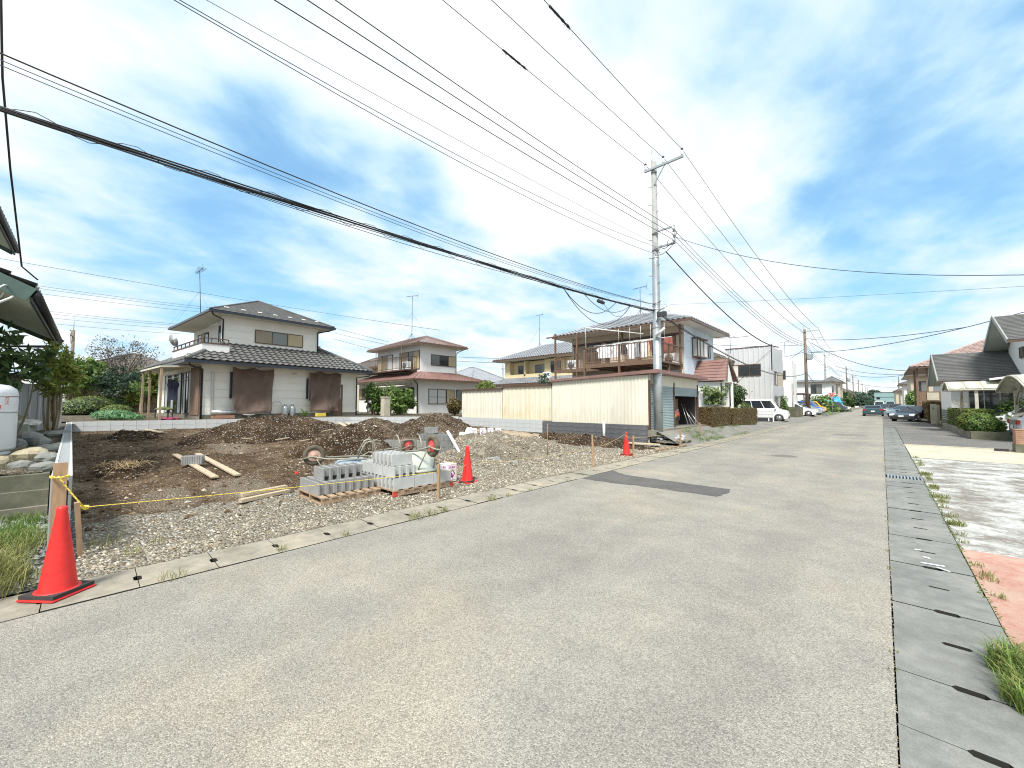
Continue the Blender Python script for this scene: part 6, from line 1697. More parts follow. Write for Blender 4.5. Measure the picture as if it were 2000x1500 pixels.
# ------------------------------------------------------------------ neighbour's yard
hl = thing('house', 'grey-green house with deep dark-edged eaves beside the gas tank', 'house', (-10.8, -.7, .6))
mb = MB(); mb.box(-8.2, -1.3, -8.6, -1.55, -.2, 3.0); mb.build('lower_wall', m_wallgrn, hl)
mb = MB(); mb.box(-8.3, -1.4, -8.0, -1.7, 3.0, 5.6); mb.build('upper_wall', m_wallgrn, hl)
def gable(parent, x0, x1, ye, yr, ze, zr, name, m=m_slateroof):
    mb = MB(); flat_slope(mb, V3(x0, ye, ze), V3(x0, yr, zr), V3(x1, yr, zr), V3(x1, ye, ze), -.12); r_ = mb.build(name, m, parent)
    mb = MB(); tile_sheet(mb, V3(x1, ye, ze + .13), V3(x0, ye, ze + .13), V3(x0, yr, zr + .13), V3(x1, yr, zr + .13)); mb.build('roof_tiles', m_tile, r_)
    mb = MB(); flat_slope(mb, V3(x0 + .05, ye + -.05, ze - .02), V3(x1 - .05, ye - .05, ze - .02), V3(x1 - .05, yr, zr - .02), V3(x0 + .05, yr, zr - .02), .02); mb.build('soffit', m_soffitg, r_)
    mb = MB(); mb.bar((x1 + .02, ye - .02, ze), (x1 + .02, yr, zr), .05, .26); mb.bar((x0 - .02, ye - .02, ze), (x0 - .02, yr, zr), .05, .26); mb.build('barge_board', M('fascia_green', (.085, .14, .12), rough=.5), r_)
    mb = MB(); mb.tube([(x0, ye + .03, ze + .02), (x1, ye + .03, ze + .02)], .075, 8); mb.box(x0, x1, ye - .04, ye - .005, ze - .12, ze + .10); mb.build('rain_gutter', m_trimd, parent)
gable(hl, -7.2, 0, -.06, -4.2, 2.84, 4.9, 'lower_roof')
gable(hl, -8.5, -1.0, -1.05, -4.8, 5.62, 7.7, 'upper_roof')
downpipe(hl, [(-8.3, .02, 2.98), (-8.35, -.2, 2.75), (-8.0, -1.5, 2.6), (-8.0, -1.5, 0)], m_trimd, .045)
window(hl, Face((-1.3, -5.8, 0), (0, 1, 0)), 0, .7, 2.4, 1.5, ('g', 'G'), m_trim)
window(hl, Face((-7.0, -1.55, 0), (1, 0, 0)), .6, .8, 1.7, 1.2, ('g', 'G'), m_trim)
mb = MB(); mb.tube([(.05 - .2 * math.cos(a) * 1.4, -.45 + .1 * math.sin(a), 2.75 + .2 * math.sin(a)) for a in [i * .5 for i in range(10)]], .012, 5); mb.tube([(0, -.9, 2.4), (.02, -.6, 2.5), (.02, -.3, 2.75), (.02, -.15, 2.98)], .02, 6); mb.build('service_cable', m_pvc, hl)
t = thing('gas_tank', 'white upright gas tank with orange print, partly behind leaves', 'gas tank', (-11.45, -1.32, .63))
mb = MB(); mb.lathe([(.30, .08), (.40, .10), (.42, .14), (.42, 1.08), (.40, 1.17), (.32, 1.24), (.16, 1.27)], 32); mb.build('tank_body', m_tank, t)
mb = MB(); mb.lathe([(.43, .78), (.432, .775), (.432, .765), (.43, .76)], 32); mb.lathe([(.426, 1.06), (.428, 1.05), (.426, 1.04)], 32); mb.build('weld_band', m_alu, t)
mb = MB(); mb.lathe([(.34, 0), (.36, .02), (.36, .07), (.33, .085)], 24); mb.build('base_ring', m_tank, t)
def wrap(mb, rad, a0, a1, z0, z1, n=8):
    vs = []
    for i in range(n + 1):
        a = a0 + (a1 - a0) * i / n; vs += [(rad * math.cos(a), rad * math.sin(a), z0), (rad * math.cos(a), rad * math.sin(a), z1)]
    mb.add(vs, [(2 * i, 2 * i + 2, 2 * i + 3, 2 * i + 1) for i in range(n)])
mb = MB(); wrap(mb, .4215, R(14), R(38), .83, .89); mb.build('orange_band', m_orange, t)
for i, (ch, a, z) in enumerate((('P', 56, .975), ('A', 56, .90))):
    o = lettering(['ガ', 'ス'][i], .085, m_orange, t); o.location = (.424 * math.cos(R(48)), .424 * math.sin(R(48)), z); o.rotation_euler = (R(90), 0, R(48 + 90))
sh = thing('shed', 'grey garden shed with a pale ribbed side behind the tall shrub', 'shed', (-19.1, -3.4, .66))
mb = MB(); mb.box(-2.0, 0, 0, 1.75, 0, 1.70); mb.build('wall', M('shed_grey', (.40, .42, .43), var=.08, rough=.6), sh)
F = Face((0.02, 1.76, 0), (0, 1, 0)); mb = MB(); ribbed(mb, F, 0, .95, 0, 1.5, .19, .02); mb.box(-2, .018, 1.76, 2.71, 0, 1.495); mb.build('ribbed_side', m_wallmetal, sh)
mb = MB(); mb.box(-2.2, .22, -.15, 2.8, 1.705, 1.80); mb.build('roof', m_trimd, sh)
mb = MB(); mb.box(.001, .02, .35, .50, .55, .68); mb.build('vent', m_trimd, sh)
def rock(label, c, r, m, seed, rz=0):
    vs = []; fs = []; n = 12; k = 7
    for j in range(k + 1):
        p = -1.57 + 3.14 * j / k
        for i in range(n):
            t_ = 6.283 * i / n; d = Vector((math.cos(t_) * math.cos(p), math.sin(t_) * math.cos(p), math.sin(p)))
            q = 1 + .32 * mn.noise(d * 1.3 + Vector((seed, 0, seed))) + .10 * mn.noise(d * 3.4 + Vector((seed, 5, 0)))
            vs.append((d.x * r[0] * q, d.y * r[1] * q, d.z * r[2] * q))
    for j in range(k):
        for i in range(n): fs.append((j * n + i, j * n + (i + 1) % n, (j + 1) * n + (i + 1) % n, (j + 1) * n + i))
    me = bpy.data.meshes.new('garden_rock'); me.from_pydata(vs, [], fs); me.materials.append(m)
    o = link('garden_rock', me); o.location = c; o.rotation_euler = (0, 0, rz); return tag(o, label, 'rock', 'rocks edging the raised yard')
RK = [('large tan boulder lying lengthways beside the gas tank', 62, 890, (.42, .24, .15), m_rockt), ('pale split boulder above the tan one', 76, 868, (.36, .26, .16), m_rock), ('dark flat rock at the yard edge by the block wall', 97, 893, (.30, .22, .12), m_rock), ('dark angular rock at the lip of the retaining wall', 86, 908, (.30, .18, .10), m_rock),
      ('grey flat rock under the bamboo shrub', 108, 853, (.55, .35, .13), m_rock), ('grey rock behind the split boulder', 50, 858, (.55, .4, .14), m_rock), ('small round pale rock at the foot of the gas tank', 8, 897, (.14, .11, .10), m_rockt), ('low grey rock in front of the gas tank grass', 40, 905, (.26, .16, .09), m_rock), ('long grey rock between the tan boulder and the block wall', 100, 876, (.40, .22, .12), m_rock), ('grey rock beside the white chair frame', 30, 872, (.34, .24, .13), m_rock)]
for i, (lab, u, v, r, m) in enumerate(RK):
    p = sight(u, v + 3, 2, .66); r = (r[0] * .52, r[1] * .52, r[2] * .85); rock(lab, (p.x, p.y, zyard(p.x, p.y) + r[2] * .45), r, m, i * 3.7 + 1, R(75 + 20 * (i % 3)))
t = thing('yard_pile', 'heap of tan stones and cloth on a low stand before the grey shed', 'pile', (-16.9, -1.75, .68), R(80))
mb = MB(); mb.box(-.7, .7, -.3, .3, 0, .32); mb.build('stand', m_wallgrn, t)
for i in range(7):
    o = lump('covering', None, None, (-.7 + i * .22, (i % 2) * .1, .32), (.25, .25, .15 + .05 * (i % 3)), m_rockt if i % 2 else m_bag, i * 2.3); o.parent = t
t = thing('garden_chair', 'small white wire chair frame standing on the yard stones', 'chair', (-13.6, -1.55, .68), R(60))
for x in (-.18, .18):
    mb = MB(); mb.tube([(x, -.2, 0), (x, -.2, .34), (x, .2, .34), (x, .2, 0)], .014, 5); mb.build('leg_frame', m_pvc, t)
for i in range(4):
    mb = MB(); mb.tube([(-.18, -.15 + .1 * i, .34), (.18, -.15 + .1 * i, .34)], .01, 4); mb.build('seat_bar', m_pvc, t)
t = thing('plastic_bin', 'blue bin standing behind the gas tank', 'bin', (-14.2, -1.75, .68))
mb = MB(); mb.lathe([(.15, 0), (.19, .5), (.2, .5), (.2, .53), (.17, .53)], 16); mb.build('bin_body', M('bin_blue', (.06, .16, .42), rough=.4), t)
# old hut and block steps in the garden behind
t = thing('garden_hut', 'dark open garden hut behind the rounded bushes', 'hut', sight(164, 800, 1, -1.0).to_tuple() if False else (-53, -.4, .78))
mb = MB(); mb.box(-1.5, 1.5, -1.0, 1.0, 0, 1.75); mb.build('wall', m_dark, t); mb = MB(); mb.box(-1.7, 1.7, -1.3, 1.3, 1.76, 1.9); mb.build('roof', m_brroof, t)

# ------------------------------------------------------------------ houses far behind, seen between the near ones
def far_house(label, x0, x1, y0, y1, z0, ze, rise, mw, mr, style='flat', wins=(), name='house', gut=m_gutterbr):
    t = thing(name, label, 'house', ((x0 + x1) / 2, (y0 + y1) / 2, z0)); cx, cy = (x0 + x1) / 2, (y0 + y1) / 2
    mb = MB(); mb.box(x0 - cx, x1 - cx, y0 - cy, y1 - cy, -.3, ze - z0); mb.build('wall', mw, t)
    if rise: hip_roof(t, x0 - cx - .6, x1 - cx + .6, y0 - cy - .6, y1 - cy + .6, ze - z0, rise, mr, style, m_soffit, gut, .07)
    for (face, a0, b0, w, h, p) in wins:
        F = {'s': Face((x0 - cx, y0 - cy, 0), (1, 0, 0)), 'e': Face((x1 - cx, y0 - cy, 0), (0, 1, 0))}[face]
        window(t, F, a0, b0, w, h, tuple(p), m_trim)
    return t
far_house('low dark-roofed house far behind the purple tree', -62, -50, -1.5, 7, .7, 4.3, 2.2, m_wallbeige, m_brroof)
far_house('brown-roofed house beyond the corner of the cream house', -52, -44, 4.5, 10.5, .7, 4.4, 2.0, m_woodbr, m_brroof)
far_house('tan gabled house between the cream house and the red-roofed house', -44, -36, 19.5, 24, .7, 5.2, 1.4, m_wallbeige, m_brroof, wins=[('e', .8, 2.6, 1.2, 1.0, 'gG')])
far_house('pale house with solar-grey roof beyond the red-roofed house', -46, -38, 33, 40, .7, 4.4, 2.2, m_wallw, m_tileb, 'flat', [('e', 2, 2.2, 1.6, 1.1, 'gG')])
far_house('low grey-roofed house behind the pale yellow one', -52, -40, 41, 50, .7, 3.8, 1.8, m_wallbeige, m_tileb)
far_house('cream gabled house behind the entrance porch', -15.5, -11.4, 40, 46, .2, 5.9, 1.3, m_wally, m_brroof)

# ------------------------------------------------------------------ white metal-clad house by the street
wh_ = thing('house', 'boxy white metal-clad house with curved parapet behind the minivan', 'house', (-7.6, 44.5, .1))
mb = MB(); mb.box(-3.99, -.03, .06, 5.6, -.2, 6.97); mb.build('wall', m_wallmetal, wh_)
F = Face((-4.0, .03, 0), (1, 0, 0))
mb = MB(); ribbed(mb, F, 0, 3.97, 0, 7.0, .45, .03); mb.build('ribbed_cladding', m_wallmetal, wh_)
mb = MB(); n = 10; vs = []
for i in range(n + 1):
    y = 5.6 * i / n; z = 7.02 + .30 * (abs(2 * i / n - 1) ** 2) - .12; vs += [(-.03, y, 4.6), (.05, y, 4.6), (.05, y, z), (-.03, y, z)]
mb.add(vs, [(4 * i + a, 4 * i + (a + 1) % 4, 4 * i + 4 + (a + 1) % 4, 4 * i + 4 + a) for i in range(n) for a in range(4)]); mb.box(-.03, .05, 0, 5.6, -.2, .1); mb.box(-.03, .05, 0, .55, .1, 4.6); mb.box(-.03, .05, 0.55, 5.6, 2.2, 3.2)
mb.build('front_parapet', m_wallmetal, wh_)
mb = MB(); mb.box(-.02, .02, .56, 5.55, 3.21, 4.59); mb.build('recess_back', m_wallbeige, wh_)
window(wh_, Face((.0, 0, 0), (0, 1, 0)), .8, 3.25, 1.6, 1.3, ('g', 'c'), m_trim, proud=.06); window(wh_, Face((.02, 0, 0), (0, 1, 0)), .9, .15, 1.4, 1.9, ('G', 'g'), m_trim)
window(wh_, Face((-4.0, .0, 0), (1, 0, 0)), 1.15, 4.15, 1.95, 1.1, ('g', 'g'), m_trim); window(wh_, Face((-4.0, .0, 0), (1, 0, 0)), .05, 4.15, 1.05, 1.05, ('c',), m_wallw)
mb = MB(); mb.box(-4.05, -.9, -.03, .02, 5.27, 5.33); mb.box(-4.05, .06, -.03, .06, 6.98, 7.05); mb.build('trim_line', m_trim, wh_)
t = thing('house', 'narrow pale tower-like house right behind the metal-clad house', 'house', (-8.4, 54, .1))
mb = MB(); mb.box(-2.4, 1.0, 0, 4, -.2, 6.2); mb.lathe([(1.7, 6.2), (1.6, 6.6), (1.2, 6.8)], 16, (-.7, 1.8, 0)); mb.build('wall', m_wallw, t)
window(t, Face((1.0, 0, 0), (0, 1, 0)), .4, 2.4, .5, 1.3, ('g',), m_trim); window(t, Face((-2.4, 0, 0), (1, 0, 0)), 2.4, 4.2, .5, 1.0, ('g',), m_trim); downpipe(t, [(1.05, .1, 6.4), (1.05, .1, 0)], m_gutterw, .06)
antenna('small antenna above the roof behind the blue-white house', (-11.0, 44, 6.6), 1.6, .8, .7, m_wireb, False)
antenna('small antenna on the pale tower-like house', (-8.2, 56, 6.8), 2.0, .9, .7, m_wireb, False)
# carport with dark posts, low wall
cp = thing('carport', 'dark flat-roofed carport beyond the white metal-clad house', 'carport', (-8.0, 60, .1))
mb = MB(); mb.box(-2.2, 1.5, -2.6, 2.6, 2.55, 2.68); mb.build('roof', m_trim, cp)
for x, y in ((1.3, -2.5), (1.3, 2.4), (-2.0, -2.5)):
    mb = MB(); mb.box(x - .06, x + .06, y - .06, y + .06, 0, 2.55); mb.build('post', m_trim, cp)
mb = MB(); mb.box(-1.6, -.2, .5, 2.2, 0, 2.1); mb.build('storage_cabinet', m_cream, cp)
mb = MB(); mb.box(-.1, .1, 0, 3.6, 0, 1.15); mb.box(-3, -.11, 0, .2, 0, 1.15); o = mb.build('block_wall', m_conc_d); o.location = (-6.5, 50.2, .05); tag(o, 'low mottled brown wall next to the metal-clad house', 'wall')
far_house('cream two-storey house behind the second utility pole', -16.5, -7.2, 100, 110, .1, 5.9, .6, m_wallw, m_tile, 'flat', [('s', 1, 3.6, 2.6, 1.7, 'gG'), ('s', 6.0, 3.4, 1.8, 1.9, 'gG'), ('s', 5.8, .6, 2.0, 1.6, 'g'), ('e', 1, 3.2, 3.0, 1.8, 'gGg')])
far_house('grey-roofed house with shuttered balcony beside the cream two-storey house', -9.5, -6.6, 112, 120, .1, 6.3, 1.3, m_wallbeige, m_tile, 'flat', [('s', .3, 3.6, 2.2, 1.5, 'gG')])
far_house('low blue-grey roofed house past the third utility pole', -11, -6.4, 128, 138, .1, 3.6, 1.9, m_wallw, m_tileb)
far_house('brown-roofed house with orange walls beside the far poles', -13, -6.6, 150, 164, .1, 4.4, 2.6, M('wall_orange', (.56, .35, .22), rough=.8), m_brroof)
far_house('farthest pale house on the pole side of the street', -12, -6.8, 200, 212, .1, 5.0, 2, m_wallw, m_brroof)
tb = far_house('wide teal-grey building closing the far end of the street', -3.6, 7.0, 352, 362, 0, 8.6, 0, M('wall_teal', (.23, .36, .36), var=.1), m_tile, 'flat', [('s', 1.0, 4.2, 1.7, 1.6, 'd')])
mb = MB(); mb.box(-5.4, 5.4, -5.2, 5.1, 8.6, 8.9); mb.box(-5.4, 5.4, -5.15, -5.02, 5.6, 5.8); mb.box(-5.4, 5.4, -5.15, -5.02, 2.8, 3.0); mb.build('parapet', m_tile, tb)
def roundtree(label, x, y, r, h, leaf, seed, n=900, s=.4):
    return plant('street_tree', label, 'tree', (x, y, .03), [((0, 0, h - r * .9), (r, r, r * .9), n), ((r * .5, 0, h - r * 1.3), (r * .7, r * .7, r * .6), n // 2)], leaf, s, [limb((0, 0, 0), (0, 0, h * .5), .1, .15, .1, random.Random(seed))], m_bark, None, seed, shell=.5, core=.75)
roundtree('broad dark hedge-like tree behind the stop sign', -8.6, 90, 3.2, 3.0, m_lf_mid, 81, 1600, .28)
roundtree('dark green tree beside the covered pickup', -7.6, 98, 2.8, 3.3, m_lf_dark, 82, 1400, .28)
roundtree('round dark tree next to the orange-walled house', -7.2, 125, 2.2, 4.6, m_lf_dark, 83)
roundtree('dark trees past the orange-walled house', -7.0, 175, 2.6, 5.6, m_lf_blue, 84, 900, .5)
roundtree('blue-green tree far along the pole side of the street', -6.6, 225, 3.0, 6.4, m_lf_blue, 85, 900, .6)
roundtree('farthest small tree on the pole side of the street', -6.2, 280, 3.2, 6.0, m_lf_blue, 86, 900, .7)
roundtree('treetop rising behind the teal building', -4, 372, 4, 11, m_lf_blue, 87, 700, .9)
roundtree('small treetop on the skyline beside the far brown pole', 9, 330, 3.4, 10.5, m_lf_dark, 88, 700, .8)
# ------------------------------------------------------------------ houses across the street
hr = thing('house', 'grey-roofed white house with two stepped gables beside the carports', 'house', (3.2, 37.0, 0))
def gable_roof(parent, x0, x1, y0, y1, ze, zr, name):
    ym = (y0 + y1) / 2; mb = MB()
    shingle(mb, V3(x0, y0, ze), V3(x1, y0, ze), V3(x1, ym, zr), V3(x0, ym, zr), .22, .022)
    shingle(mb, V3(x1, y1, ze), V3(x0, y1, ze), V3(x0, ym, zr), V3(x1, ym, zr), .22, .022)
    ro = mb.build(name, m_slateroof, parent)
    mb = MB(); flat_slope(mb, V3(x0 + .03, y0 + .02, ze - .03), V3(x1, y0 + .02, ze - .03), V3(x1, ym, zr - .03), V3(x0 + .03, ym, zr - .03), .10); flat_slope(mb, V3(x1, y1 - .02, ze - .03), V3(x0 + .03, y1 - .02, ze - .03), V3(x0 + .03, ym, zr - .03), V3(x1, ym, zr - .03), .10); mb.build('soffit', m_wallgrn, ro)
    mb = MB(); mb.bar((x0, y0, ze - .06), (x0, ym, zr - .02), .06, .22); mb.bar((x0, y1, ze - .06), (x0, ym, zr - .02), .06, .22); mb.build('barge_board', M('barge_grey', (.28, .29, .28), rough=.6), ro)
    mb = MB(); mb.box(x0, x1, y0 - .08, y0 + .01, ze - .14, ze - .02); mb.build('rain_gutter', m_trim, ro)
gable_roof(hr, -.6, 8.5, -.6, 6.7, 2.95, 4.95, 'lower_roof')
gable_roof(hr, 1.8, 10, -3.6, 3.4, 4.95, 6.75, 'upper_roof')
mb = MB(); mb.box(0, 8, .2, 6.1, -.1, 2.95); mb.prism([(.2, 2.95), (6.1, 2.95), (3.05, 4.75)], 'x', .05, .3); mb.build('lower_wall', m_wallw, hr)
mb = MB(); mb.box(2.75, 9.5, -2.8, 2.6, -.1, 4.98); mb.prism([(-2.8, 4.98), (2.6, 4.98), (-.1, 6.5)], 'x', 2.75, 3.0); mb.build('upper_wall', m_wallw, hr)
window(hr, Face((2.74, 2.6, 0), (0, -1, 0)), 2.9, 4.15, .8, .62, ('G',), m_trim, proud=.06)
window(hr, Face((0, .2, 0), (1, 0, 0)), .7, .4, 1.9, 2.0, ('g', 'g', 'g'), m_polyfr)
window(hr, Face((2.75, -2.8, 0), (1, 0, 0)), .4, .4, 2.0, 2.0, ('g', 'g'), m_polyfr)
mb = MB(); n = 10; vs = []
for i in range(n + 1):
    x = .9 + 5 * i / n; z = 2.85 + .62 * math.sin(1.2 * i / n); vs += [(x, -5.2, z - .10), (x, -2.85, z - .10), (x, -2.85, z), (x, -5.2, z)]
mb.add(vs, [(4 * i + a, 4 * i + (a + 1) % 4, 4 * i + 4 + (a + 1) % 4, 4 * i + 4 + a) for i in range(n) for a in range(4)]); mb.build('porch_canopy', m_wallw, hr)
def carport(label, x0, x1, y0, y1, ze, rise, peak, posts, loc):
    t = thing('carport', label, 'carport', loc); n = 9; prof = []
    for i in range(n + 1):
        s = i / n; y = y0 + (y1 - y0) * s; z = ze + rise * math.sin(math.pi * min(1, max(0, s))) ** peak; prof.append((y, z))
    seg = 6
    for k in range(seg):
        xa = x0 + (x1 - x0) * k / seg + .03; xb = x0 + (x1 - x0) * (k + 1) / seg - .03
        mb = MB()
        vs = []
        for y, z in prof: vs += [(xa, y, z), (xb, y, z), (xb, y, z + .012), (xa, y, z + .012)]
        mb.add(vs, [(4 * i + a, 4 * i + (a + 1) % 4, 4 * i + 4 + (a + 1) % 4, 4 * i + 4 + a) for i in range(n) for a in range(4)], True)
        mb.build('roof_panel', m_poly, t)
    for k in range(seg + 1):
        x = x0 + (x1 - x0) * k / seg; mb = MB(); mb.tube([(x, y, z - .02) for y, z in prof], .035, 5); mb.build('roof_rib', m_polyfr, t)
    for (y, z) in (prof[0], prof[-1], prof[n // 2], prof[n // 4], prof[3 * n // 4]):
        mb = MB(); mb.bar((x0, y, z - .05), (x1, y, z - .05), .05, .07); mb.build('purlin', m_polyfr, t)
    for (x, y) in posts:
        zt = ze + .02; mb = MB(); mb.box(x - .06, x + .06, y - .06, y + .06, 0, zt); mb.build('post', m_polyfr, t)
        mb = MB(); ym = (y0 + y1) / 2; mb.tube([(x, y, zt - .7), (x, y + (ym - y) * .18, zt - .12), (x, y + (ym - y) * .55, zt + rise * .75)], .045, 6); mb.build('brace', m_polyfr, t)
    return t
carport('long curved polycarbonate carport with pale panels in front of the grey-roofed house', 0, 3.6, 0, 2.7, 2.33, .42, .8, [(1.0, .15), (.7, 2.5), (2.9, .15)], (2.62, 31.6, 0))
carport('pale arched carport over the silver car at the edge of the street', 0, 4.5, 0, 5.4, 2.14, .62, 1.0, [(.55, 1.6), (4.0, 1.6), (.55, 5.2)], (4.0, 24.2, 0))
pl = thing('planter', 'low stained concrete planter wall holding the hedge and round bushes', 'planter', (2.78, 26.3, 0))
mb = MB(); mb.prism([(0, -.1), (.16, -.1), (.16, .30), (0, .30)], 'y', .161, 11); mb.build('street_wall', m_conc, pl)
mb = MB(); mb.prism([(0, -.1), (.16, -.1), (.16, .34), (0, .34)], 'x', 0, 1.12); mb.build('front_wall', m_conc_d, pl)
mb = MB(); mb.box(.161, 1.1, .161, 11, -.1, .24); mb.build('soil_fill', m_yard, pl)
box_hedge('clipped pale green box hedge in the concrete planter', 3.02, 3.85, 29.0, 37.2, .24, 1.02, m_lf_hedge, .05, 9000, 91)
def ball(label, x, y, z, r, h, leaf, n, seed): return plant('clipped_bush', label, 'bush', (x, y, z), [((0, 0, h * .45), (r, r, h * .55), n)], leaf, .045, (), None, 'round bushes in the concrete planter', seed, asp=.5, shell=.10, core=.92, lowcut=-.6)
ball('round clipped bush next to the pale box hedge', 3.05, 27.95, .25, .52, .92, m_lf_hedge, 3000, 92)
ball('rounder dark clipped bush nearest the silver car', 3.22, 26.95, .25, .50, .86, m_lf_mid, 3000, 93)
plant('flowering_shrub', 'pale yellow-green leafy shrub between the round bush and the silver car', 'shrub', (3.72, 27.2, .2), [((0, 0, .35), (.22, .3, .36), 420)], m_lf_pale, .08, (), None, None, 94, shell=.8)
plant('garden_shrub', 'dark shrub under the carport by the glass doors', 'shrub', (4.9, 32.6, .1), [((0, 0, 1.0), (.6, .6, .9), 700)], m_lf_mid, .09, (), None, None, 95, shell=.8)
plant('sapling', 'thin bare sapling in front of the white house wall', 'tree', (2.95, 30.4, .2), [((0, 0, 1.3), (.28, .28, .5), 60)], m_lf_brn, .04, [limb((0, 0, 0), (.1, 0, 1.8), .05, .02, .006, rg), limb((0, 0, .5), (-.2, .1, 1.6), .05, .012, .005, rg)], m_bark, None, 96, shell=.9)
bp = thing('brick_pillar', 'low reddish brick gate pillar on a concrete foot at the cream drive', 'pillar', (3.25, 20.25, 0))
mb = MB(); mb.box(-.22, .22, -.22, .22, 0, .26); mb.build('foot', m_conc_d, bp)
for c_ in range(7):
    for s in range(2):
        for f in range(2):
            mb = MB(); z = .262 + c_ * .062; o_ = .0 if c_ % 2 else .02
            if f == 0: mb.box(-.20 + s * .202 + (o_ if s else 0), -.002 + s * .202 + (o_ if not s else 0), -.20, -.10, z, z + .055)
            else: mb.box(-.20, -.10, -.098 + s * .15, .046 + s * .15, z, z + .055)
            mb.build('brick', m_brick, bp)
mb = MB(); mb.box(-.099, .19, -.099, .19, .262, .69); mb.box(-.185, .19, -.185, .19, .262, .685); mb.build('mortar_core', m_mortar, bp)
mb = MB(); mb.box(-.21, .21, -.21, .21, .70, .73); mb.build('cap', m_brick, bp)
mb = MB(); mb.box(-.14, .14, -.10, .10, 0, .07); o = mb.build('wheel_chock', m_rubber); o.location = (2.78, 20.3, .006); tag(o, 'dark rubber wedge lying beside the low brick pillar', 'chock')
# gate post, slatted fence and brown hedge farther on
t = thing('gate_post', 'cream gate post with a dark emblem at the far driveway', 'gate post', (2.78, 43.3, 0))
mb = MB(); mb.box(-.14, .16, -.14, .14, 0, 1.52); mb.box(.20, .36, .3, .6, 0, 1.45); mb.build('post', m_cream, t)
mb = MB(); mb.lathe([(.05, -.145), (.05, -.15)], 10, (0, 0, 1.2), 'y'); mb.build('emblem', m_trim, t)
fe = thing('fence', 'dark green slatted fence between the gate post and the box hedge', 'fence', (3.1, 42.6, 0))
mb = MB(); mb.box(0, .12, -3.6, 0, 0, .45); mb.build('base_wall', m_conc_d, fe)
for i in range(5):
    mb = MB(); mb.box(.04, .07, -3.6, 0, .52 + i * .13, .60 + i * .13); mb.build('slat', M('fence_green', (.05, .10, .08), rough=.5) if i == 0 else bpy.data.materials['fence_green'], fe)
hb = box_hedge('tall brown-green hedge, wider at its top, behind the dark car', 2.55, 3.4, 44.4, 49.5, .35, 1.35, m_lf_brn, .06, 6000, 97, m_brcore)
h6 = thing('house', 'brown house with raised timber porch and pinkish tiled roof', 'house', (2.6, 51.2, 0))
mb = MB(); mb.box(1.4, 10, 1.2, 10, -.1, 4.7); mb.build('wall', m_wallw, h6)
hip_roof(h6, -.65, 11, -.4, 10.8, 4.85, 2.75, m_pinkroof, 'tile', m_wood, m_trim, .09)
for x, y in ((-.2, .15), (.42, .15), (-.2, 4), (1.3, .15)):
    mb = MB(); mb.box(x - .07, x + .07, y - .07, y + .07, 0, 4.75); mb.build('porch_post', m_woodbr, h6)
mb = MB(); mb.box(-.12, 1.3, .10, .16, 1.55, 2.62); mb.build('porch_screen', m_woodbr, h6)
mb = MB(); mb.box(.36, 1.1, .05, .09, 1.85, 2.5); mb.box(.36, 1.1, .03, .049, 1.83, 2.52); mb.build('white_panel', m_cream, h6)
mb = MB(); mb.box(-.2, 1.4, .05, 1.2, 1.3, 1.5); mb.build('porch_deck', m_woodbr, h6)
far_house('grey two-storey house beyond the brown porch house', 3.0, 9, 78, 88, 0, 5.4, 1.0, m_wallbeige, m_slateroof, 'flat', [('s', .3, 3.2, 1.4, 1.4, 'gG')])
far_house('white-walled house hung with pale cloth beyond the brown porch house', 2.8, 8, 95, 104, 0, 4.9, 1.4, m_wallw, m_slateroof, 'flat', [('s', .4, 2.4, 1.6, 1.6, 'G')])
far_house('tan low house with sloped roof on the carport side of the street', 3.0, 9, 122, 134, 0, 4.4, 2.0, m_wallbeige, m_brroof)
far_house('grey house next to the teal building', 3.4, 9, 180, 196, 0, 5.6, 1.6, m_wallbeige, m_slateroof)
far_house('farthest grey house beside the teal building', 4.6, 12, 260, 280, 0, 7.0, 1.6, m_wallgrn, m_slateroof)
mb = MB(); mb.box(-.12, .12, -.12, .12, 0, 3.1); o = mb.build('gate_pillar', m_cream); o.location = (2.9, 92, 0); tag(o, 'slim pale pillar by the far street bush', 'pillar')
plant('street_bush', 'tall green bush on the carport side, beyond the parked cars', 'bush', (3.1, 74, 0), [((0, 0, 1.7), (.9, 1.2, 1.6), 1300)], m_lf_mid, .16, (), None, None, 98, shell=.5, core=.8)
antenna('antenna pole above the roof of the stepped-gable house', (6.9, 36.9, 6.5), 1.7, 1.2, .0, m_wireb, False)

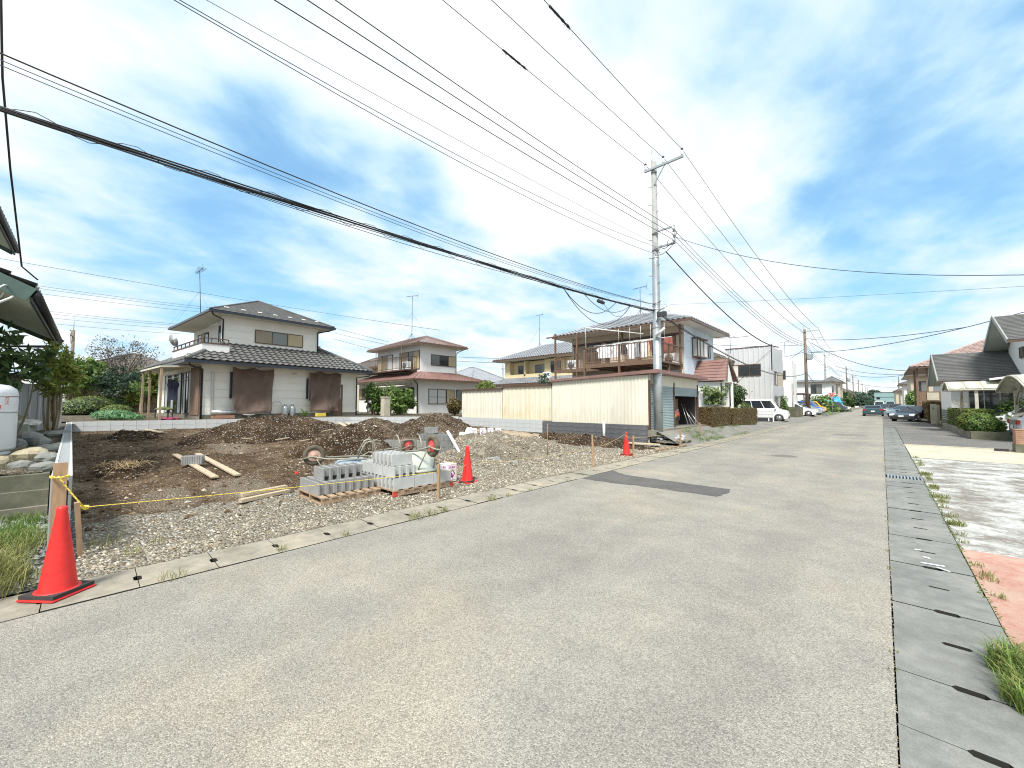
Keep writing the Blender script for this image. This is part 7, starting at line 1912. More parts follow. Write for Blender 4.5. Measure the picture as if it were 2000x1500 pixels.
# ------------------------------------------------------------------ cars
PAINT = {}
def paint(n, c, metal=.0):
    if n not in PAINT: PAINT[n] = M('paint_' + n, c, var=.03, scale=.7, rough=.28, metal=metal, coat=.6)
    return PAINT[n]
m_lampw = M('lamp_glass', (.65, .68, .70), rough=.12); m_lampr = M('tail_lamp', (.42, .02, .02), rough=.2); m_plate = M('number_plate', (.75, .76, .72), rough=.4); m_platey = M('number_plate_yellow', (.80, .58, .05), rough=.4)
m_rimal = M('alloy', (.50, .51, .52), rough=.3, metal=.7); m_bumper = M('bumper_dark', (.03, .03, .033), rough=.5)
SHAPES = {  # body side outline (front is +x) in fractions of length, and metres of height; then cabin foot and roof
 'van': ([(-.5, .30), (-.5, .95), (-.495, 1.02), (.30, 1.00), (.44, .92), (.488, .78), (.5, .55), (.495, .26), (.44, .20), (-.46, .20)], (-.497, .34), (-.485, .18), 1.0),
 'mini': ([(-.5, .30), (-.5, .88), (-.48, .95), (.22, .93), (.42, .82), (.485, .70), (.5, .5), (.49, .24), (.44, .19), (-.46, .19)], (-.48, .26), (-.40, .04), .93),
 'sedan': ([(-.5, .30), (-.497, .74), (-.48, .88), (-.30, .93), (.18, .92), (.40, .78), (.475, .66), (.5, .48), (.49, .22), (.44, .18), (-.46, .18)], (-.40, .22), (-.24, .02), .91),
 'wagon': ([(-.5, .30), (-.5, .86), (-.48, .92), (.18, .92), (.40, .80), (.48, .66), (.5, .48), (.49, .22), (.44, .18), (-.46, .18)], (-.49, .22), (-.43, .02), .91),
 'coupe': ([(-.5, .30), (-.498, .72), (-.46, .83), (.16, .80), (.38, .70), (.475, .58), (.5, .42), (.49, .20), (.44, .16), (-.46, .16)], (-.40, .18), (-.20, .0), .80)}
def car(label, cat, loc, rz, L, W, H, pm, shape, plate=m_plate, group=None, name='parked_car', dark_rear=True):
    t = thing(name, label, cat, loc, rz, group)
    prof, foot, roof, zb = SHAPES[shape]
    mb = MB(); hw = W / 2
    P = [(x * L, z) for x, z in prof]; n = len(P); cx = 0; cz = .55
    layers = [(-hw * .90, .965), (-hw * .985, .992), (-hw, 1.0), (hw, 1.0), (hw * .985, .992), (hw * .90, .965)]
    ys = [-hw, -hw * .94, -hw * .8, hw * .8, hw * .94, hw]; sc = [.955, .985, 1.0, 1.0, .985, .955]
    vs = []
    for y, s in zip(ys, sc):
        for x, z in P: vs.append((x * s, y, cz + (z - cz) * (s if z > cz else 1)))
    fs = []
    for k in range(5):
        for i in range(n): fs.append((k * n + i, k * n + (i + 1) % n, (k + 1) * n + (i + 1) % n, (k + 1) * n + i))
    fs.append(tuple(range(n - 1, -1, -1))); fs.append(tuple(5 * n + i for i in range(n)))
    mb.add(vs, fs); 
    f0, f1 = foot[0] * L, foot[1] * L; r0, r1 = roof[0] * L, roof[1] * L
    wb, wr = hw * .93, hw * .77; zr = H
    B = [V3(f0, -wb, zb), V3(f1, -wb, zb), V3(f1, wb, zb), V3(f0, wb, zb)]; T = [V3(r0, -wr, zr - .05), V3(r1, -wr, zr - .05), V3(r1, wr, zr - .05), V3(r0, wr, zr - .05)]
    mb.hexa(B + T); T2 = [V3(r0 + .12, -wr * .86, zr), V3(r1 - .10, -wr * .86, zr), V3(r1 - .10, wr * .86, zr), V3(r0 + .12, wr * .86, zr)]
    mb.hexa(T + T2)
    body = mb.build('body', pm, t)
    def pane(name_, a, b, c, d, s0, s1, t0, t1, m=m_carglass, off=.008):
        def q(s, u): return (a * (1 - s) + b * s) * (1 - u) + (d * (1 - s) + c * s) * u
        nrm = (b - a).cross(d - a).normalized() * off
        mb = MB(); mb.quad(q(s0, t0) + nrm, q(s1, t0) + nrm, q(s1, t1) + nrm, q(s0, t1) + nrm); return mb.build(name_, m, t)
    pane('windscreen', B[1], B[2], T[2], T[1], .05, .95, .06, .93)
    pane('rear_window', B[3], B[0], T[0], T[3], .07, .93, .12, .90)
    k = [(.04, .33), (.35, .63), (.65, .93)] if shape in ('van', 'wagon') else [(.06, .46), (.49, .92)]
    for s0, s1 in k:
        pane('side_window', B[0], B[1], T[1], T[0], s0, s1, .10, .88); pane('side_window', B[2], B[3], T[3], T[2], 1 - s1, 1 - s0, .10, .88)
    # bumpers, lamps, plates
    mb = MB(); mb.box(.485 * L, .503 * L, -hw * .72, hw * .72, .24, .44); mb.build('front_grille', m_bumper, t)
    mb = MB(); mb.box(-.503 * L, -.49 * L, -hw * .82, hw * .82, .22, .36); mb.build('rear_bumper', m_bumper, t)
    for s in (-1, 1):
        mb = MB(); y0, y1 = sorted((s * hw * .60, s * hw * .96)); z = zb * .72
        mb.hexa([V3(.455 * L, y0, z - .06), V3(.494 * L, y0, z - .06), V3(.480 * L, y1, z - .06), V3(.44 * L, y1, z - .06), V3(.44 * L, y0, z + .09), V3(.487 * L, y0, z + .07), V3(.470 * L, y1, z + .10), V3(.43 * L, y1, z + .10)]); mb.build('headlight', m_lampw, t)
        mb = MB(); y0, y1 = sorted((s * hw * .70, s * hw * .97)); z = zb - .10; mb.box(-.503 * L, -.47 * L, y0, y1, z - (.30 if shape == 'van' else .12), z + .06); mb.build('tail_light', m_lampr, t)
        mb = MB(); y0, y1 = sorted((s * hw * .99, s * (hw + .17))); x = f1 - .30; mb.box(x - .04, x + .06, y0, y1, zb + .03, zb + .16); mb.build('wing_mirror', pm, t)
        mb = MB(); y0 = s * (hw + .004)
        mb.box(-.12 * L, -.08 * L, min(y0, s * hw * .985), max(y0, s * hw * .985), zb - .17, zb - .14); mb.box(.09 * L, .13 * L, min(y0, s * hw * .985), max(y0, s * hw * .985), zb - .17, zb - .14); mb.build('door_handle', m_bumper, t)
    mb = MB(); mb.box(.503 * L, .507 * L, -.17, .17, .40, .55); mb.build('number_plate', plate, t)
    mb = MB(); mb.box(-.512 * L, -.504 * L, -.17, .17, .52, .68); mb.build('number_plate', plate, t)
    r = .30 if L > 3.6 else .275
    for x in (.315 * L, -.315 * L):
        for s in (-1, 1):
            y = s * hw
            mb = MB(); mb.lathe([(r + .06, 0), (r + .06, .004)], 20, (x, y * 1.0 + (.001 if s > 0 else -.005), r + .01), 'y'); mb.build('wheel_arch', m_bumper, t)
            mb = MB(); mb.lathe([(r * .75, -.10), (r * .96, -.10), (r, -.06), (r, .06), (r * .96, .10), (r * .75, .10)], 20, (x, y - s * .075, r), 'y'); w = mb.build('wheel', m_rubber, t)
            mb = MB(); mb.lathe([(r * .70, -.02), (r * .70, .02), (r * .2, .028)], 16, (x, y + s * .012, r), 'y'); mb.build('rim', m_rimal, w)
            for q in range(5):
                a = q * 1.2566; mb = MB(); mb.bar((x + r * .18 * math.cos(a + .35), y + s * .038, r + r * .18 * math.sin(a + .35)), (x + r * .66 * math.cos(a + .35), y + s * .036, r + r * .66 * math.sin(a + .35)), .035, .012, (0, 1, 0)); mb.build('spoke', m_bumper, w)
    return t
pw = paint('white', (.74, .75, .75)); psil = paint('silver', (.50, .53, .55), .3); pteal = paint('dark_teal', (.035, .09, .11), .2); pblk = paint('black', (.018, .024, .032)); pblue = paint('blue', (.04, .12, .45)); pyel = paint('yellow', (.72, .45, .03)); pred = paint('red', (.72, .045, .03)); plb = paint('silver_blue', (.36, .46, .52), .3); pgr = paint('grey', (.10, .12, .13), .2)
car('boxy white minivan parked nose to the street behind the second brown hedge', 'minivan', (-7.35, 39.2, .08), R(4), 3.5, 1.50, 1.84, pw, 'van')
car('red car with yellow plate parked deep in the open garage bay', 'car', (-8.6, 18.35, .52), R(-3), 3.3, 1.45, 1.45, pred, 'mini', m_platey)
car('dark teal hatchback driving away in the middle of the road', 'car', (-.85, 67.2, 0), R(90), 4.3, 1.86, 1.36, pteal, 'wagon', name='moving_car')
car('black car poking out of the driveway beside the cream gate post', 'car', (2.0, 49.4, 0), R(246), 4.2, 1.70, 1.30, pblk, 'coupe', group='cars parked along the street')
car('pale blue-silver car parked just beyond the black car', 'car', (1.95, 63.5, 0), R(236), 3.8, 1.62, 1.34, plb, 'mini', group='cars parked along the street')
car('silver hatchback with white tail under the arched carport', 'car', (6.0, 26.05, 0), R(0), 4.2, 1.72, 1.50, psil, 'mini')
car('white car nose-out under the long curved carport', 'car', (5.5, 33.0, 0), R(180), 4.1, 1.68, 1.48, pw, 'mini')
car('white and grey car parked beside the dark-posted carport', 'car', (-7.3, 56.5, .08), R(-4), 3.9, 1.66, 1.50, pw, 'mini', group='cars parked along the street')
car('grey car half hidden behind the second utility pole', 'car', (-7.6, 67.0, .06), R(-6), 3.8, 1.62, 1.45, psil, 'mini', group='cars parked along the street')
car('bright blue minivan parked behind the second utility pole', 'minivan', (-8.5, 74.0, .05), R(-8), 4.4, 1.66, 1.90, pblue, 'van', group='cars parked along the street')
car('yellow minivan parked between the blue minivan and the third pole', 'minivan', (-8.9, 86.0, .05), R(0), 3.9, 1.6, 1.86, pyel, 'van', group='cars parked along the street')
car('white car parked below the broad dark trees', 'car', (-7.2, 116.0, .05), R(-10), 4.2, 1.70, 1.5, pw, 'wagon', group='cars parked along the street')
car('dark wagon parked at the roadside past the pale blue car', 'car', (1.5, 86, 0), R(262), 4.3, 1.7, 1.5, pgr, 'wagon', group='cars parked along the street')
car('black car coming up the street ahead of the white truck', 'car', (.35, 100, 0), R(270), 4.3, 1.75, 1.45, pblk, 'sedan', name='moving_car')
car('white delivery van far down the street', 'van', (-.5, 128, 0), R(270), 4.8, 1.9, 2.15, pw, 'van', name='moving_car')
car('second pale van far down the street behind the delivery van', 'van', (1.5, 140, 0), R(270), 4.8, 1.9, 2.2, plb, 'van', name='moving_car')
car('grey car farthest along the carport side of the street', 'car', (1.9, 112, 0), R(262), 4.3, 1.7, 1.45, pgr, 'sedan', group='cars parked along the street')
tk = thing('covered_pickup', 'dark pickup loaded with blue and green covered goods', 'pickup', (-6.7, 92.0, .05), R(-4))
mb = MB(); mb.box(-2.2, .4, -.8, .8, .55, 1.15); mb.prism([(.4, .35), (2.1, .35), (2.15, .85), (1.7, 1.1), (1.2, 1.75), (.45, 1.8)], 'y', -.78, .78); mb.build('body', pgr, tk)
for x in (-1.4, 1.4):
    for s in (-1, 1):
        mb = MB(); mb.lathe([(.3, -.1), (.3, .1)], 16, (x, s * .72, .3), 'y'); mb.build('wheel', m_rubber, tk)
lump('tarp_bundle', 'bright blue tarpaulin bundle heaped on the dark pickup', 'tarpaulin', (-5.95, 92.2, 1.2), (.8, .75, 1.4), m_bluetarp, 3.2)
lump('tarp_cover', 'green tarpaulin slope beside the blue bundle on the pickup', 'tarpaulin', (-7.4, 92.4, 1.15), (1.1, .75, 1.0), m_greentarp, 7.2)
# dark crate with a wire cage in front of the minivan
ct = thing('wire_cage', 'pale wire cage standing on a dark box before the white minivan', 'cage', atd(1492, 31.5, 0.06), R(14))
mb = MB(); mb.box(-.55, .55, -.28, .28, 0, .36); o = mb.build('dark_box', m_bumper, ct)
mb = MB(); mb.box(.2, .26, -.285, -.281, .1, .34); mb.box(.50, .553, -.29, -.2, .04, .36); mb.build('white_patch', m_can, ct)
for i in range(12):
    x = -.52 + i * .095
    for y in (-.26, .26):
        mb = MB(); mb.box(x - .005, x + .005, y - .005, y + .005, .36, .88); mb.build('cage_wire', m_alu, ct)
mb = MB()
for z in (.38, .62, .88):
    mb.box(-.54, .54, -.27, -.25, z - .008, z + .008); mb.box(-.54, .54, .25, .27, z - .008, z + .008); mb.box(-.54, -.52, -.249, .249, z - .008, z + .008); mb.box(.52, .54, -.249, .249, z - .008, z + .008)
mb.build('cage_frame', m_alu, ct)
# stop sign
sg = thing('stop_sign', 'red inverted triangle stop sign on a pole by the dark hedge tree', 'traffic sign', (-5.55, 77, .03))
mb = MB(); mb.tube([(0, 0, 0), (0, 0, 3.1)], .035, 8); mb.build('post', m_galv, sg)
mb = MB(); mb.prism([(-.46, 3.15), (.46, 3.15), (0, 2.36)], 'y', -.06, -.045); mb.build('sign_rim', m_can, sg)
mb = MB(); mb.prism([(-.41, 3.12), (.41, 3.12), (0, 2.42)], 'y', -.066, -.061); mb.build('sign_face', m_redpaint, sg)
o = lettering('止まれ', .22, m_can, sg); o.location = (0, -.069, 2.86); o.rotation_euler = (R(90), 0, 0)
sg.rotation_euler = (0, 0, R(-2))
mh = thing('manhole_cover', 'worn round manhole cover in the road beyond the dark asphalt patch', 'manhole cover', sight(1532, 891, 2, 0).to_tuple())
mb = MB(); mb.lathe([(.33, -.02), (.33, .005), (.30, .006)], 24); mb.build('cover', M('iron', (.17, .16, .145), rough=.7, var=.3, scale=20), mh)
mb = MB()
for i in range(10):
    for j in range(10):
        x, y = -.27 + i * .06, -.27 + j * .06
        if math.hypot(x, y) < .27: mb.box(x - .018, x + .018, y - .018, y + .018, .006, .011)
mb.build('cover_pattern', bpy.data.materials['iron'], mh)
# twig / paint splash on the gutter
def splash(pts, z=.012):
    mb = MB(); mb.add([(x, y, z) for x, y in pts], [tuple(range(len(pts)))]); return mb
mb = MB()
for (x, y, w, l, a) in [(.30, 5.55, .012, .16, .5), (.36, 5.45, .01, .10, -.3), (.27, 5.75, .02, .05, 0), (.22, 6.0, .010, .05, .8)]:
    mb.obox((x, y, .016), (w, l, .006), a + 1.2)
o = mb.build('plaster_splash', m_can); tag(o, 'dried white plaster splash on the grey gutter covers', 'splash')

# ------------------------------------------------------------------ utility poles
def insulator(parent, x, y, z, h=.24, r=.055):
    mb = MB(); mb.lathe([(.025, 0), (r * .7, .02), (r, h * .3), (r * .75, h * .42), (r, h * .6), (r * .8, h * .78), (r * .45, h * .86), (r * .5, h)], 10, (x, y, z)); i_ = mb.build('insulator', m_ins, parent)
    mb = MB(); mb.lathe([(r * .75, h * .9), (r * .9, h), (r * .5, h + .05)], 8, (x, y, z)); mb.build('insulator_cap', m_wire, i_); return i_
def upole(label, x, y, z0, h, r0, r1, m, arm=(-.35, 1.2), armz=None, group='utility poles along the street', rod=.6, bracket=True, trans=False, arm2=None):
    t = thing('utility_pole', label, 'utility pole', (x, y, z0), 0, group)
    mb = MB(); mb.lathe([(r0, -.1), (r1, h)], 20 if y < 30 else 10); mb.build('mast', m, t)
    mb = MB(); mb.tube([(-.08, 0, h - .3), (-.08, 0, h + rod)], .022, 5); mb.build('lightning_rod', m_galv, t)
    az = armz or h - .35
    mb = MB(); mb.bar((arm[0], -r1 - .05, az), (arm[1], -r1 - .05, az), .075, .075); mb.build('cross_arm', m_galv, t)
    mb = MB(); mb.bar((arm[1] * .42, -r1 - .05, az - .03), (r1 * .5, -r1 - .02, az - .65), .03, .03); mb.build('arm_brace', m_galv, t)
    for a in (arm[0] + .04, arm[0] + (arm[1] - arm[0]) * .5, arm[1] - .04): insulator(t, a, -r1 - .05, az + .04)
    if arm2:
        mb = MB(); mb.bar((0, -r1 - .05, arm2[1]), (arm2[0], -r1 - .05, arm2[1]), .06, .06); mb.build('cross_arm', m_galv, t)
    if bracket:
        b0 = h - 2.9; mb = MB()
        mb.bar((0, -r1 - .04, b0), (.80, -r1 - .04, b0), .06, .06); mb.bar((0, -r1 - .04, b0 - .65), (.80, -r1 - .04, b0 - .65), .06, .06); mb.bar((.80, -r1 - .04, b0 + .03), (.80, -r1 - .04, b0 - .68), .07, .07); mb.build('wire_bracket', m_galv, t)
        for k in range(3):
            mb = MB(); mb.lathe([(.03, -.05), (.055, -.04), (.055, .04), (.03, .05)], 8, (.80, -r1 - .12, b0 - .1 - k * .22), 'y'); mb.build('spool', m_ins, t)
    if trans:
        mb = MB(); mb.lathe([(.28, 0), (.30, .05), (.30, .75), (.26, .82)], 16, (.45, -.1, h - 4.1)); tr = mb.build('transformer', m_galv, t)
        mb = MB(); mb.box(.20, .85, -.45, -.40, h - 4.05, h - 3.4); mb.build('transformer_fin', m_galv, tr)
        mb = MB(); mb.bar((-.1, -.2, h - 3.2), (1.9, -.2, h - 3.1), .07, .07); mb.build('cross_arm', m_galv, t)
        for a in (.6, 1.0, 1.4, 1.75): insulator(t, a, -.2, h - 3.1, .18, .04)
    return t
p1 = upole('grey street pole with galvanised foot and wire brackets at the garage corner', -6.36, 15.1, 0, 11.2, .15, .098, m_pole, (-.32, 1.20), 10.88, rod=.55)
mb = MB(); mb.lathe([(.172, 0), (.150, 4.52), (.14, 4.521)], 20); mb.build('lower_sleeve', m_galv, p1)
mb = MB(); mb.lathe([(.152, 4.48), (.160, 4.50), (.160, 4.56), (.145, 4.60), (.134, 7.0), (.128, 7.28), (.12, 7.29)], 20); mb.build('upper_sleeve', m_galv, p1)
for z in (4.3, 5.25, 5.5, 7.3, 7.62, 8.28, 10.8):
    mb = MB(); q = .165 - z * .0052; mb.lathe([(q, z - .03), (q + .008, z - .03), (q + .008, z + .03), (q, z + .03)], 16); mb.build('steel_band', m_alu, p1)
for i in range(26):
    z = 1.2 + i * .36; a = R(200 if i % 2 else 330); q = .172 - z * .0058
    mb = MB(); mb.tube([(q * .8 * math.cos(a), q * .8 * math.sin(a), z), ((q + .10) * math.cos(a), (q + .10) * math.sin(a), z), ((q + .10) * math.cos(a), (q + .10) * math.sin(a), z + .03)], .010, 4); mb.build('step_bolt', m_trimd, p1)
mb = MB(); mb.tube([(.1, -.13, 5.12), (.55, -.3, 5.25)], .02, 5); mb.tube([(.05, -.15, 4.75), (.5, -.3, 5.25)], .015, 5); mb.build('stay_arm', m_galv, p1)
mb = MB(); mb.obox((.62, -.33, 5.17), (.09, .14, .28), R(20)); mb.build('junction_box', m_pvc, p1)
mb = MB(); mb.obox((.30, -.22, 4.98), (.34, .16, .17), R(8)); mb.build('splice_case', m_trimd, p1)
mb = MB(); mb.tube([(.05, -.2, 4.15), (.42, -.3, 4.42)], .05, 10); lamp = mb.build('street_lamp', m_ins, p1)
mb = MB()
for k, (a, b, c_) in enumerate([((.75, -.18, 8.1), (1.15, -.5, 8.0), (.85, -.3, 7.75)), ((.6, -.2, 7.8), (.55, -.5, 7.35), (.85, -.25, 7.65)), ((.3, -.2, 7.7), (.45, -.45, 7.25), (.75, -.25, 7.65)), ((.1, -.2, 7.35), (.5, -.4, 7.12), (.8, -.2, 7.62)), ((.3, -.2, 7.6), (.22, -.35, 7.4), (.36, -.4, 7.3))]):
    A, B, D = V3(*a), V3(*b), V3(*c_); mb.tube([A.lerp(B, t) * (1 - t) + B.lerp(D, t) * t for t in [i / 10 for i in range(11)]], .011, 4)
mb.build('jumper_wire', m_wire, p1)
mb = MB(); mb.tube([(.02 + .16 * math.cos(i), -.02 + .16 * math.sin(i), 5.2 + .05 * i) for i in [k * .6 for k in range(16)]], .008, 4); mb.build('wire_wrap', m_wire, p1)
p2 = upole('brown pole with transformer beyond the white metal-clad house', -7.25, 65.0, .05, 11.4, .21, .14, m_polebr, (-.40, 1.55), 11.1, rod=1.0, bracket=False, trans=True, arm2=(1.95, 10.1))
FAR = [(-8.4, 104.0, 12.0, 'slim grey pole standing just past the yellow minivan'), (-7.0, 144.0, 11.8, 'brown pole in front of the orange-walled house'), (-7.5, 190.0, 11.8, 'pole past the orange-walled house'), (-7.2, 228.0, 11.8, 'second pole past the orange-walled house'), (-7.2, 270.0, 11.8, 'far pole before the end of the street'), (-7.0, 312.0, 11.8, 'farthest pole but one on the row'), (-6.8, 350.0, 11.8, 'farthest pole of the row, beside the teal building')]
for i, (x, y, h, lab) in enumerate(FAR):
    upole(lab, x, y, .03, h, .19, .13, m_pole if i == 0 else m_polebr, (-.2 if i == 0 else -.8, 1.7 if i == 0 else .9), h - .5, rod=.7, bracket=(i == 0), trans=(i == 1))
upole('thin pole on the skyline above the grey far house', 4.4, 190, 0, 10.8, .2, .14, m_polebr, (-1.6, .3), 9.2, None, rod=.8, bracket=False)
# far poles behind the garden
pb = sight(143, 660, 0, -46.0)
upole('brown pole standing behind the cream house garden', pb.x, pb.y, .78, 6.5, .12, .09, m_polebr, (-.5, .5), 6.1, None, rod=1.2, bracket=False)
pb2 = sight(982, 700, 1, 55.0)
upole('grey pole rising behind the red-roofed and pale yellow houses', pb2.x, pb2.y, .5, 8.6, .2, .14, m_pole, (-.2, 2.2), 7.9, None, rod=1.0, bracket=False)
pb3 = sight(960, 720, 1, 95.0)
upole('small far pole between the red-roofed and pale yellow houses', pb3.x, pb3.y, .5, 9.2, .2, .15, m_pole, (-1.5, 1.5), 8.6, None, rod=.3, bracket=False)

# ------------------------------------------------------------------ overhead wires
def tubewire(name, label, pts, r, m=None, cat='wire', group=None, n=5):
    # thicker where spacers and sleeves sit on the far spans
    rs = [r if p[1] < 18 else r * min(2.4, 1 + (p[1] - 18) / 22) for p in pts]
    mb = MB(); mb.tube(pts, rs, n); return tag(mb.build(name, m or m_wire), label, cat, group)
def sagged(a, b, sag, n=16):
    a, b = Vector(a), Vector(b); return [a.lerp(b, i / n) - Vector((0, 0, 4 * sag * (i / n) * (1 - i / n))) for i in range(n + 1)]
def back_span(p0, p1, k, yend=-26, n=40):
    """span from a pole attachment p0 through p1 on towards the next pole behind the camera; k sets its curvature"""
    p0, p1 = Vector(p0), Vector(p1); T = p0.y - p1.y; s = (p0.z - p1.z) / T + k * T; mx = (p1.x - p0.x) / T
    out = []
    for i in range(n + 1):
        t = (p0.y - yend) * i / n; out.append(Vector((p0.x + mx * t, p0.y - t, p0.z - s * t + k * t * t)))
    return out
PZ = [(-7.25, 65.05, 11.35), (-8.4, 104.0, 11.8), (-7.0, 144.0, 11.6), (-7.5, 190.0, 11.6), (-7.2, 228.0, 11.6), (-7.2, 270.0, 11.6), (-7.0, 312.0, 11.6), (-6.8, 350.0, 11.6)]
def forward(a, offs, dz, sags=(.75, .6, .6, .6, .6, .6, .6, .6)):
    pts = [Vector(a)]; 
    for (x, y, z), o_, s in zip(PZ, offs, sags):
        q = Vector((x + o_, y - .2, z + dz)); pts += sagged(pts[-1], q, s, 10)[1:]
    return pts
HV = [('topmost street wire, on the house side of the cross-arms', (-6.64, 15.0, 11.16), (-6.97, 5.14, 10.7), (-.36, -.2, -.76, -.76, -.76, -.76, -.76, -.76)),
      ('topmost street wire, on the middle insulators of the poles', (-5.92, 15.0, 11.16), (-6.16, 5.89, 10.7), (.55, .75, .05, .05, .05, .05, .05, .05)),
      ('topmost street wire, on the road side of the cross-arms', (-5.20, 15.0, 11.16), (-5.29, 6.71, 10.7), (1.5, 1.65, .85, .85, .85, .85, .85, .85))]
for lab, a, b, off in HV:
    tubewire('power_line', lab, list(reversed(back_span(a, b, .0016))) + forward(a, off, 0)[1:], .0085, group='high street wires')
LV = [('upper wire of the trio through the pole bracket', (-5.57, 14.9, 8.18), (-5.88, 2.33, 7.7), 0), ('middle wire of the trio through the pole bracket', (-5.57, 14.9, 7.97), (-5.99, 1.96, 7.5), -.28), ('lower wire of the trio through the pole bracket', (-5.57, 14.9, 7.76), (-6.13, 1.59, 7.3), -.56)]
for lab, a, b, dz in LV:
    fw = [Vector(a)] + sagged(a, (-7.3, 65, 9.75 + dz), .9, 14)[1:]
    for (x, y, z), o_ in zip(PZ[1:5], (.8, 0, 0, 0)): fw += sagged(fw[-1], (x + o_, y, z - 2.4 + dz), .7, 10)[1:]
    tubewire('power_line', lab, list(reversed(back_span(a, b, .0018))) + fw[1:], .0085, group='bracket wire trio')
tubewire('telephone_wire', 'thin bluish wire just below the bracket trio', list(reversed(back_span((-6.3, 15.0, 7.85), (-6.6, .89, 7.1), .0020))), .0045, m_wireb, group='thin wires behind the pole')
tubewire('telephone_wire', 'upper of two slack wires reaching the pole under the bracket', list(reversed(back_span((-6.3, 15.0, 7.72), (-6.56, .6, 6.85), .0055))), .0065, m_wireb, group='thin wires behind the pole')
tubewire('telephone_wire', 'lower of two slack wires reaching the pole at the steel sleeve', list(reversed(back_span((-6.3, 15.0, 7.42), (-6.45, .5, 6.72), .0055))), .0065, m_wireb, group='thin wires behind the pole')
low = back_span((-6.35, 15.0, 5.42), (-6.5, -.77, 5.15), .0045)
tubewire('telephone_wire', 'dark wire just above the thick cable bundle', list(reversed(low)), .009, group='low wires above the cable bundle')
for j, (dz, r) in enumerate(((-.07, .005), (-.11, .005))):
    tubewire('telephone_wire', ['thin bluish wire under the dark low wire', 'lowest thin bluish wire above the thick bundle'][j], [p + V3(-.03 * j, 0, dz * min(1, (15 - p.y) / 9)) for p in reversed(low)], r, m_wireb, group='low wires above the cable bundle')
bpts = back_span((-6.40, 15.0, 5.17), (-6.3, -.73, 4.49), .00214)
cbn = thing('cable_bundle', 'thick black cable bundle sweeping across the sky to the street pole', 'cable bundle', (0, 0, 0))
rg = random.Random(4)
for k in range(6):
    a = k * 1.047; q = [.0, .035, .035, .03, .04, .035][k]; 
    mb = MB(); mb.tube([p + V3(math.cos(a + i * .5) * q, 0, math.sin(a + i * .5) * q - (.05 if k == 5 else 0)) for i, p in enumerate(bpts)], [.0145, .010, .008, .010, .006, .005][k], 5); mb.build('strand', m_wire, cbn)
mb = MB(); fine = []
for i in range(len(bpts) - 1):
    for j in range(8): fine.append(bpts[i].lerp(bpts[i + 1], j / 8))
mb.tube([p + V3(math.cos(i * 1.1) * .06, 0, math.sin(i * 1.1) * .065) for i, p in enumerate(fine)], .0045, 3, cap=False); mb.build('binding_wire', m_wire, cbn)
fwd = [V3(-6.35, 15.1, 5.12)] + sagged((-6.35, 15.1, 5.12), (-7.2, 65, 5.6), 1.3, 20)[1:]
fwd += sagged(fwd[-1], (-8.3, 104, 5.0), .9, 10)[1:]
mb = MB(); mb.tube(fwd, .024, 6); mb.build('strand', m_wire, cbn)
mb = MB(); mb.tube([p + V3(.02, 0, .045) for p in fwd], .010, 5); mb.build('strand', m_wire, cbn)
sp = thing('splice_box', 'small dark splice box hanging from the cable bundle near the pole', 'splice box', tuple(bpts[4] + V3(0, 0, -.14)))
mb = MB(); mb.tube([(0, -.16, .01), (0, .16, .0)], .055, 10); mb.build('case', m_trimd, sp)
mb = MB(); mb.tube([(0, -.12, .03), (0, -.12, .14)], .008, 4); mb.tube([(0, .12, .03), (0, .12, .14)], .008, 4); mb.build('hanger', m_wire, sp)
for j, (i0, i1, dp) in enumerate(((6, 2, .85), (6, 3, .55), (5, 2, .40), (4, 2, .5))):
    tubewire('cable_loop', ['largest slack loop hanging under the cable bundle', 'middle slack loop hanging under the cable bundle', 'smallest slack loop hanging under the cable bundle', 'thin slack loop by the splice box'][j], sagged(bpts[i0], bpts[i1], dp, 18), .010 if j < 3 else .006, m_wire if j % 2 else m_wireb, 'cable', 'slack loops under the bundle')
# service drops
tubewire('service_drop', 'black twisted cable dropping from the bracket to the metal-clad house', sagged((-5.9, 15.0, 7.42), (-7.0, 44.3, 6.85), .75, 22), .022, group='service drops')
tubewire('service_drop', 'short wire from the twisted cable to the roof of the blue-white house', [tuple(p) for p in sagged((-6.9, 33.2, 6.55), (-8.2, 29.0, 6.0), .05, 6)], .010, group='service drops')
tubewire('service_drop', 'wire running down the wall of the metal-clad house from the twisted cable', [(-7.5, 44.42, 6.8), (-9.0, 44.44, 5.4), (-10.2, 44.44, 4.0), (-11.0, 44.44, 3.2)], .005, group='service drops')
tubewire('service_drop', 'wire crossing the road from the bracket towards the carport side', sagged((-5.5, 14.9, 7.85), (8.5, 10.2, 3.6), 1.5, 26), .009, m_wireb, group='service drops')
tubewire('service_drop', 'thin high wire crossing over from the pole to the stepped-gable house', sagged((-6.2, 15, 5.38), (9, 12.5, 3.2), .1, 20), .004, m_wireb, group='service drops')
for j, (a, b, s) in enumerate([((-6.6, 65, 10.0), (5.6, 52, 8.2), .4), ((-6.6, 65, 9.6), (2.8, 58, 4.9), 1.0), ((-6.6, 104, 8.4), (3.5, 70, 5.4), 1.0), ((-6.8, 65, 8.3), (9, 40, 8.0), .8), ((-6.8, 104, 9.2), (3.4, 82, 5.8), .6), ((-6.8, 104, 7.0), (3.2, 98, 4.5), .8)]):
    tubewire('service_drop', ['highest wire from the transformer pole across the road', 'sagging wire from the transformer pole to the brown porch house', 'sagging wire from the slim pole across the road', 'thin wire from the transformer pole to the stepped-gable house', 'upper far wire across the road past the teal car', 'lowest far wire across the road past the teal car'][j], sagged(a, b, s, 18), .014, m_wireb, group='wires crossing the road')
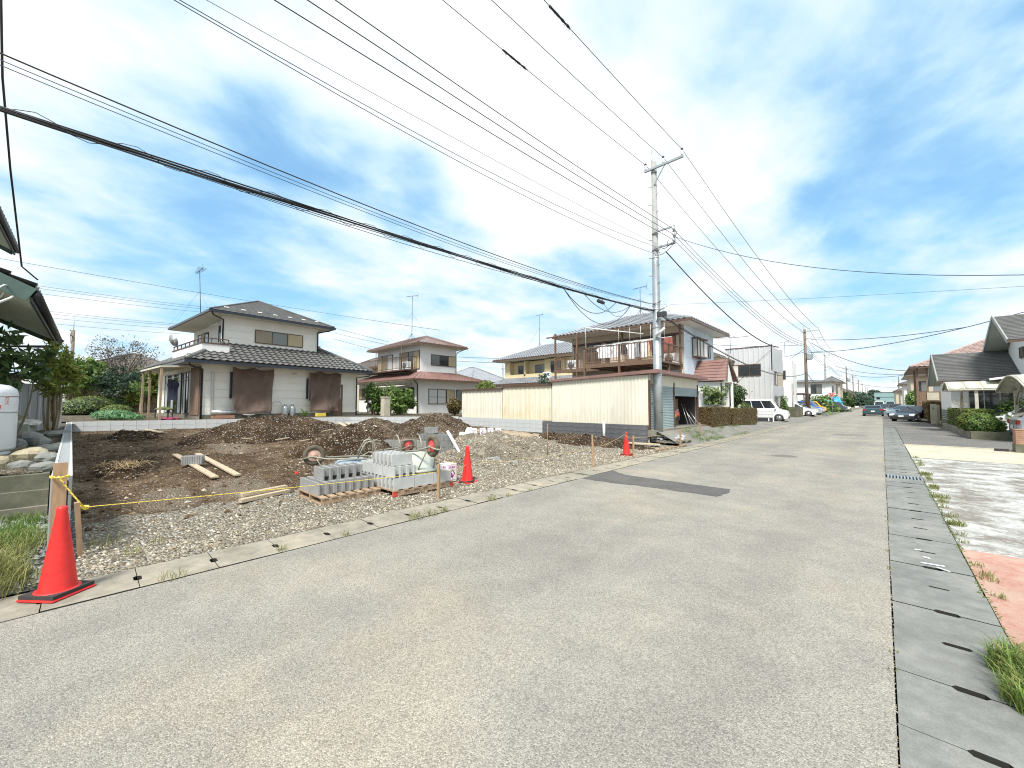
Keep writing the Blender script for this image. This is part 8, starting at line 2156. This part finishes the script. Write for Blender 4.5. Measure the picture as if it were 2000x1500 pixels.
for j, (a, b, s) in enumerate([((-7.4, 65, 8.4), (-16, 48, 6.2), .6), ((-7.4, 65, 8.8), (-13, 60, 4.5), .3), ((-7.4, 65, 9.4), (-20, 40, 9.0), .6)]):
    tubewire('service_drop', ['wire from the transformer pole back to the roofs behind the metal-clad house', 'steep wire down from the transformer pole', 'level wire leaving the transformer pole above the metal-clad house'][j], sagged(a, b, s, 12), .012, m_wireb, group='wires behind the transformer pole')
# drop to the neighbour's eave
tubewire('service_drop', 'black twisted wire dropping to the green-edged eave', [(-10.75, -.72, 3.72), (-10.47, -.88, 3.85), (-8.88, -.9, 4.86), (-7.85, -.9, 5.6), (-7.45, -.9, 6.3), (-7.1, -.9, 7.6), (-6.6, -.9, 10.6)], .012, group='service drops')
# wires far behind the gardens
def farwire(lab, u0, v0, u1, v1, X0, X1, sag=.3, r=.016):
    a = sight(u0, v0, 0, X0); b = sight(u1, v1, 0, X1); tubewire('power_line', lab, sagged(a, b, sag, 14), r, m_wireb, group='distant wires behind the gardens')
farwire('single distant wire, highest behind the cream house roof', -40, 498, 860, 645, -46, -46, .2)
for j, (v0, v1) in enumerate(((556, 602), (561, 606), (571, 612))): farwire(['upper of three close distant wires', 'middle of three close distant wires', 'lower of three close distant wires'][j], 60, v0, 420, v1, -60, -60, .1)
for j, (v0, v1) in enumerate(((606, 633), (611, 636), (619, 642), (630, 652))): farwire(['first of four low distant wires above the purple tree', 'second of four low distant wires above the purple tree', 'third of four low distant wires above the purple tree', 'lowest of four low distant wires above the purple tree'][j], 82, v0, 352, v1, -66, -66, .1)
for j, (v0, v1) in enumerate(((640, 668), (650, 674), (662, 690))): farwire(['upper distant wire between the cream and red-roofed houses', 'middle distant wire between the cream and red-roofed houses', 'lower distant wire between the cream and red-roofed houses'][j], 652, v0, 760, v1, -60, -60, .05)
for j, (v0, v1) in enumerate(((697, 700), (705, 709))): farwire(['upper distant wire left of the pale yellow house', 'lower distant wire left of the pale yellow house'][j], 890, v0, 985, v1, -50, -48, .05)
# bird-guard sleeves on the two high wires
for lab, ln, t0, t1, rad in [('dark ragged sleeve on the road-side top wire', HV[2], 5.6, 6.5, .035), ('dark ragged sleeve on the middle top wire', HV[1], 8.0, 9.2, .035), ('dark ragged sleeve on the house-side top wire', HV[0], 5.4, 6.4, .03)]:
    q = back_span(ln[1], ln[2], .0016, n=400); seg = [p for p in q if 15 - t1 - 1.6 < p.y < 15 - t0 - 1.6]
    mb = MB(); mb.tube(seg, [.012 + rad * abs(math.sin(i * 1.7)) * .7 for i in range(len(seg))], 6)
    for p in seg[::2]:
        for k in range(3): mb.tube([p, p + V3(rg.uniform(-.05, .05), rg.uniform(-.05, .05), -rg.uniform(.02, .09))], .006, 3, cap=False)
    tag(mb.build('wire_sleeve', m_wire), lab, 'wire sleeve', 'ragged sleeves on the top wires')
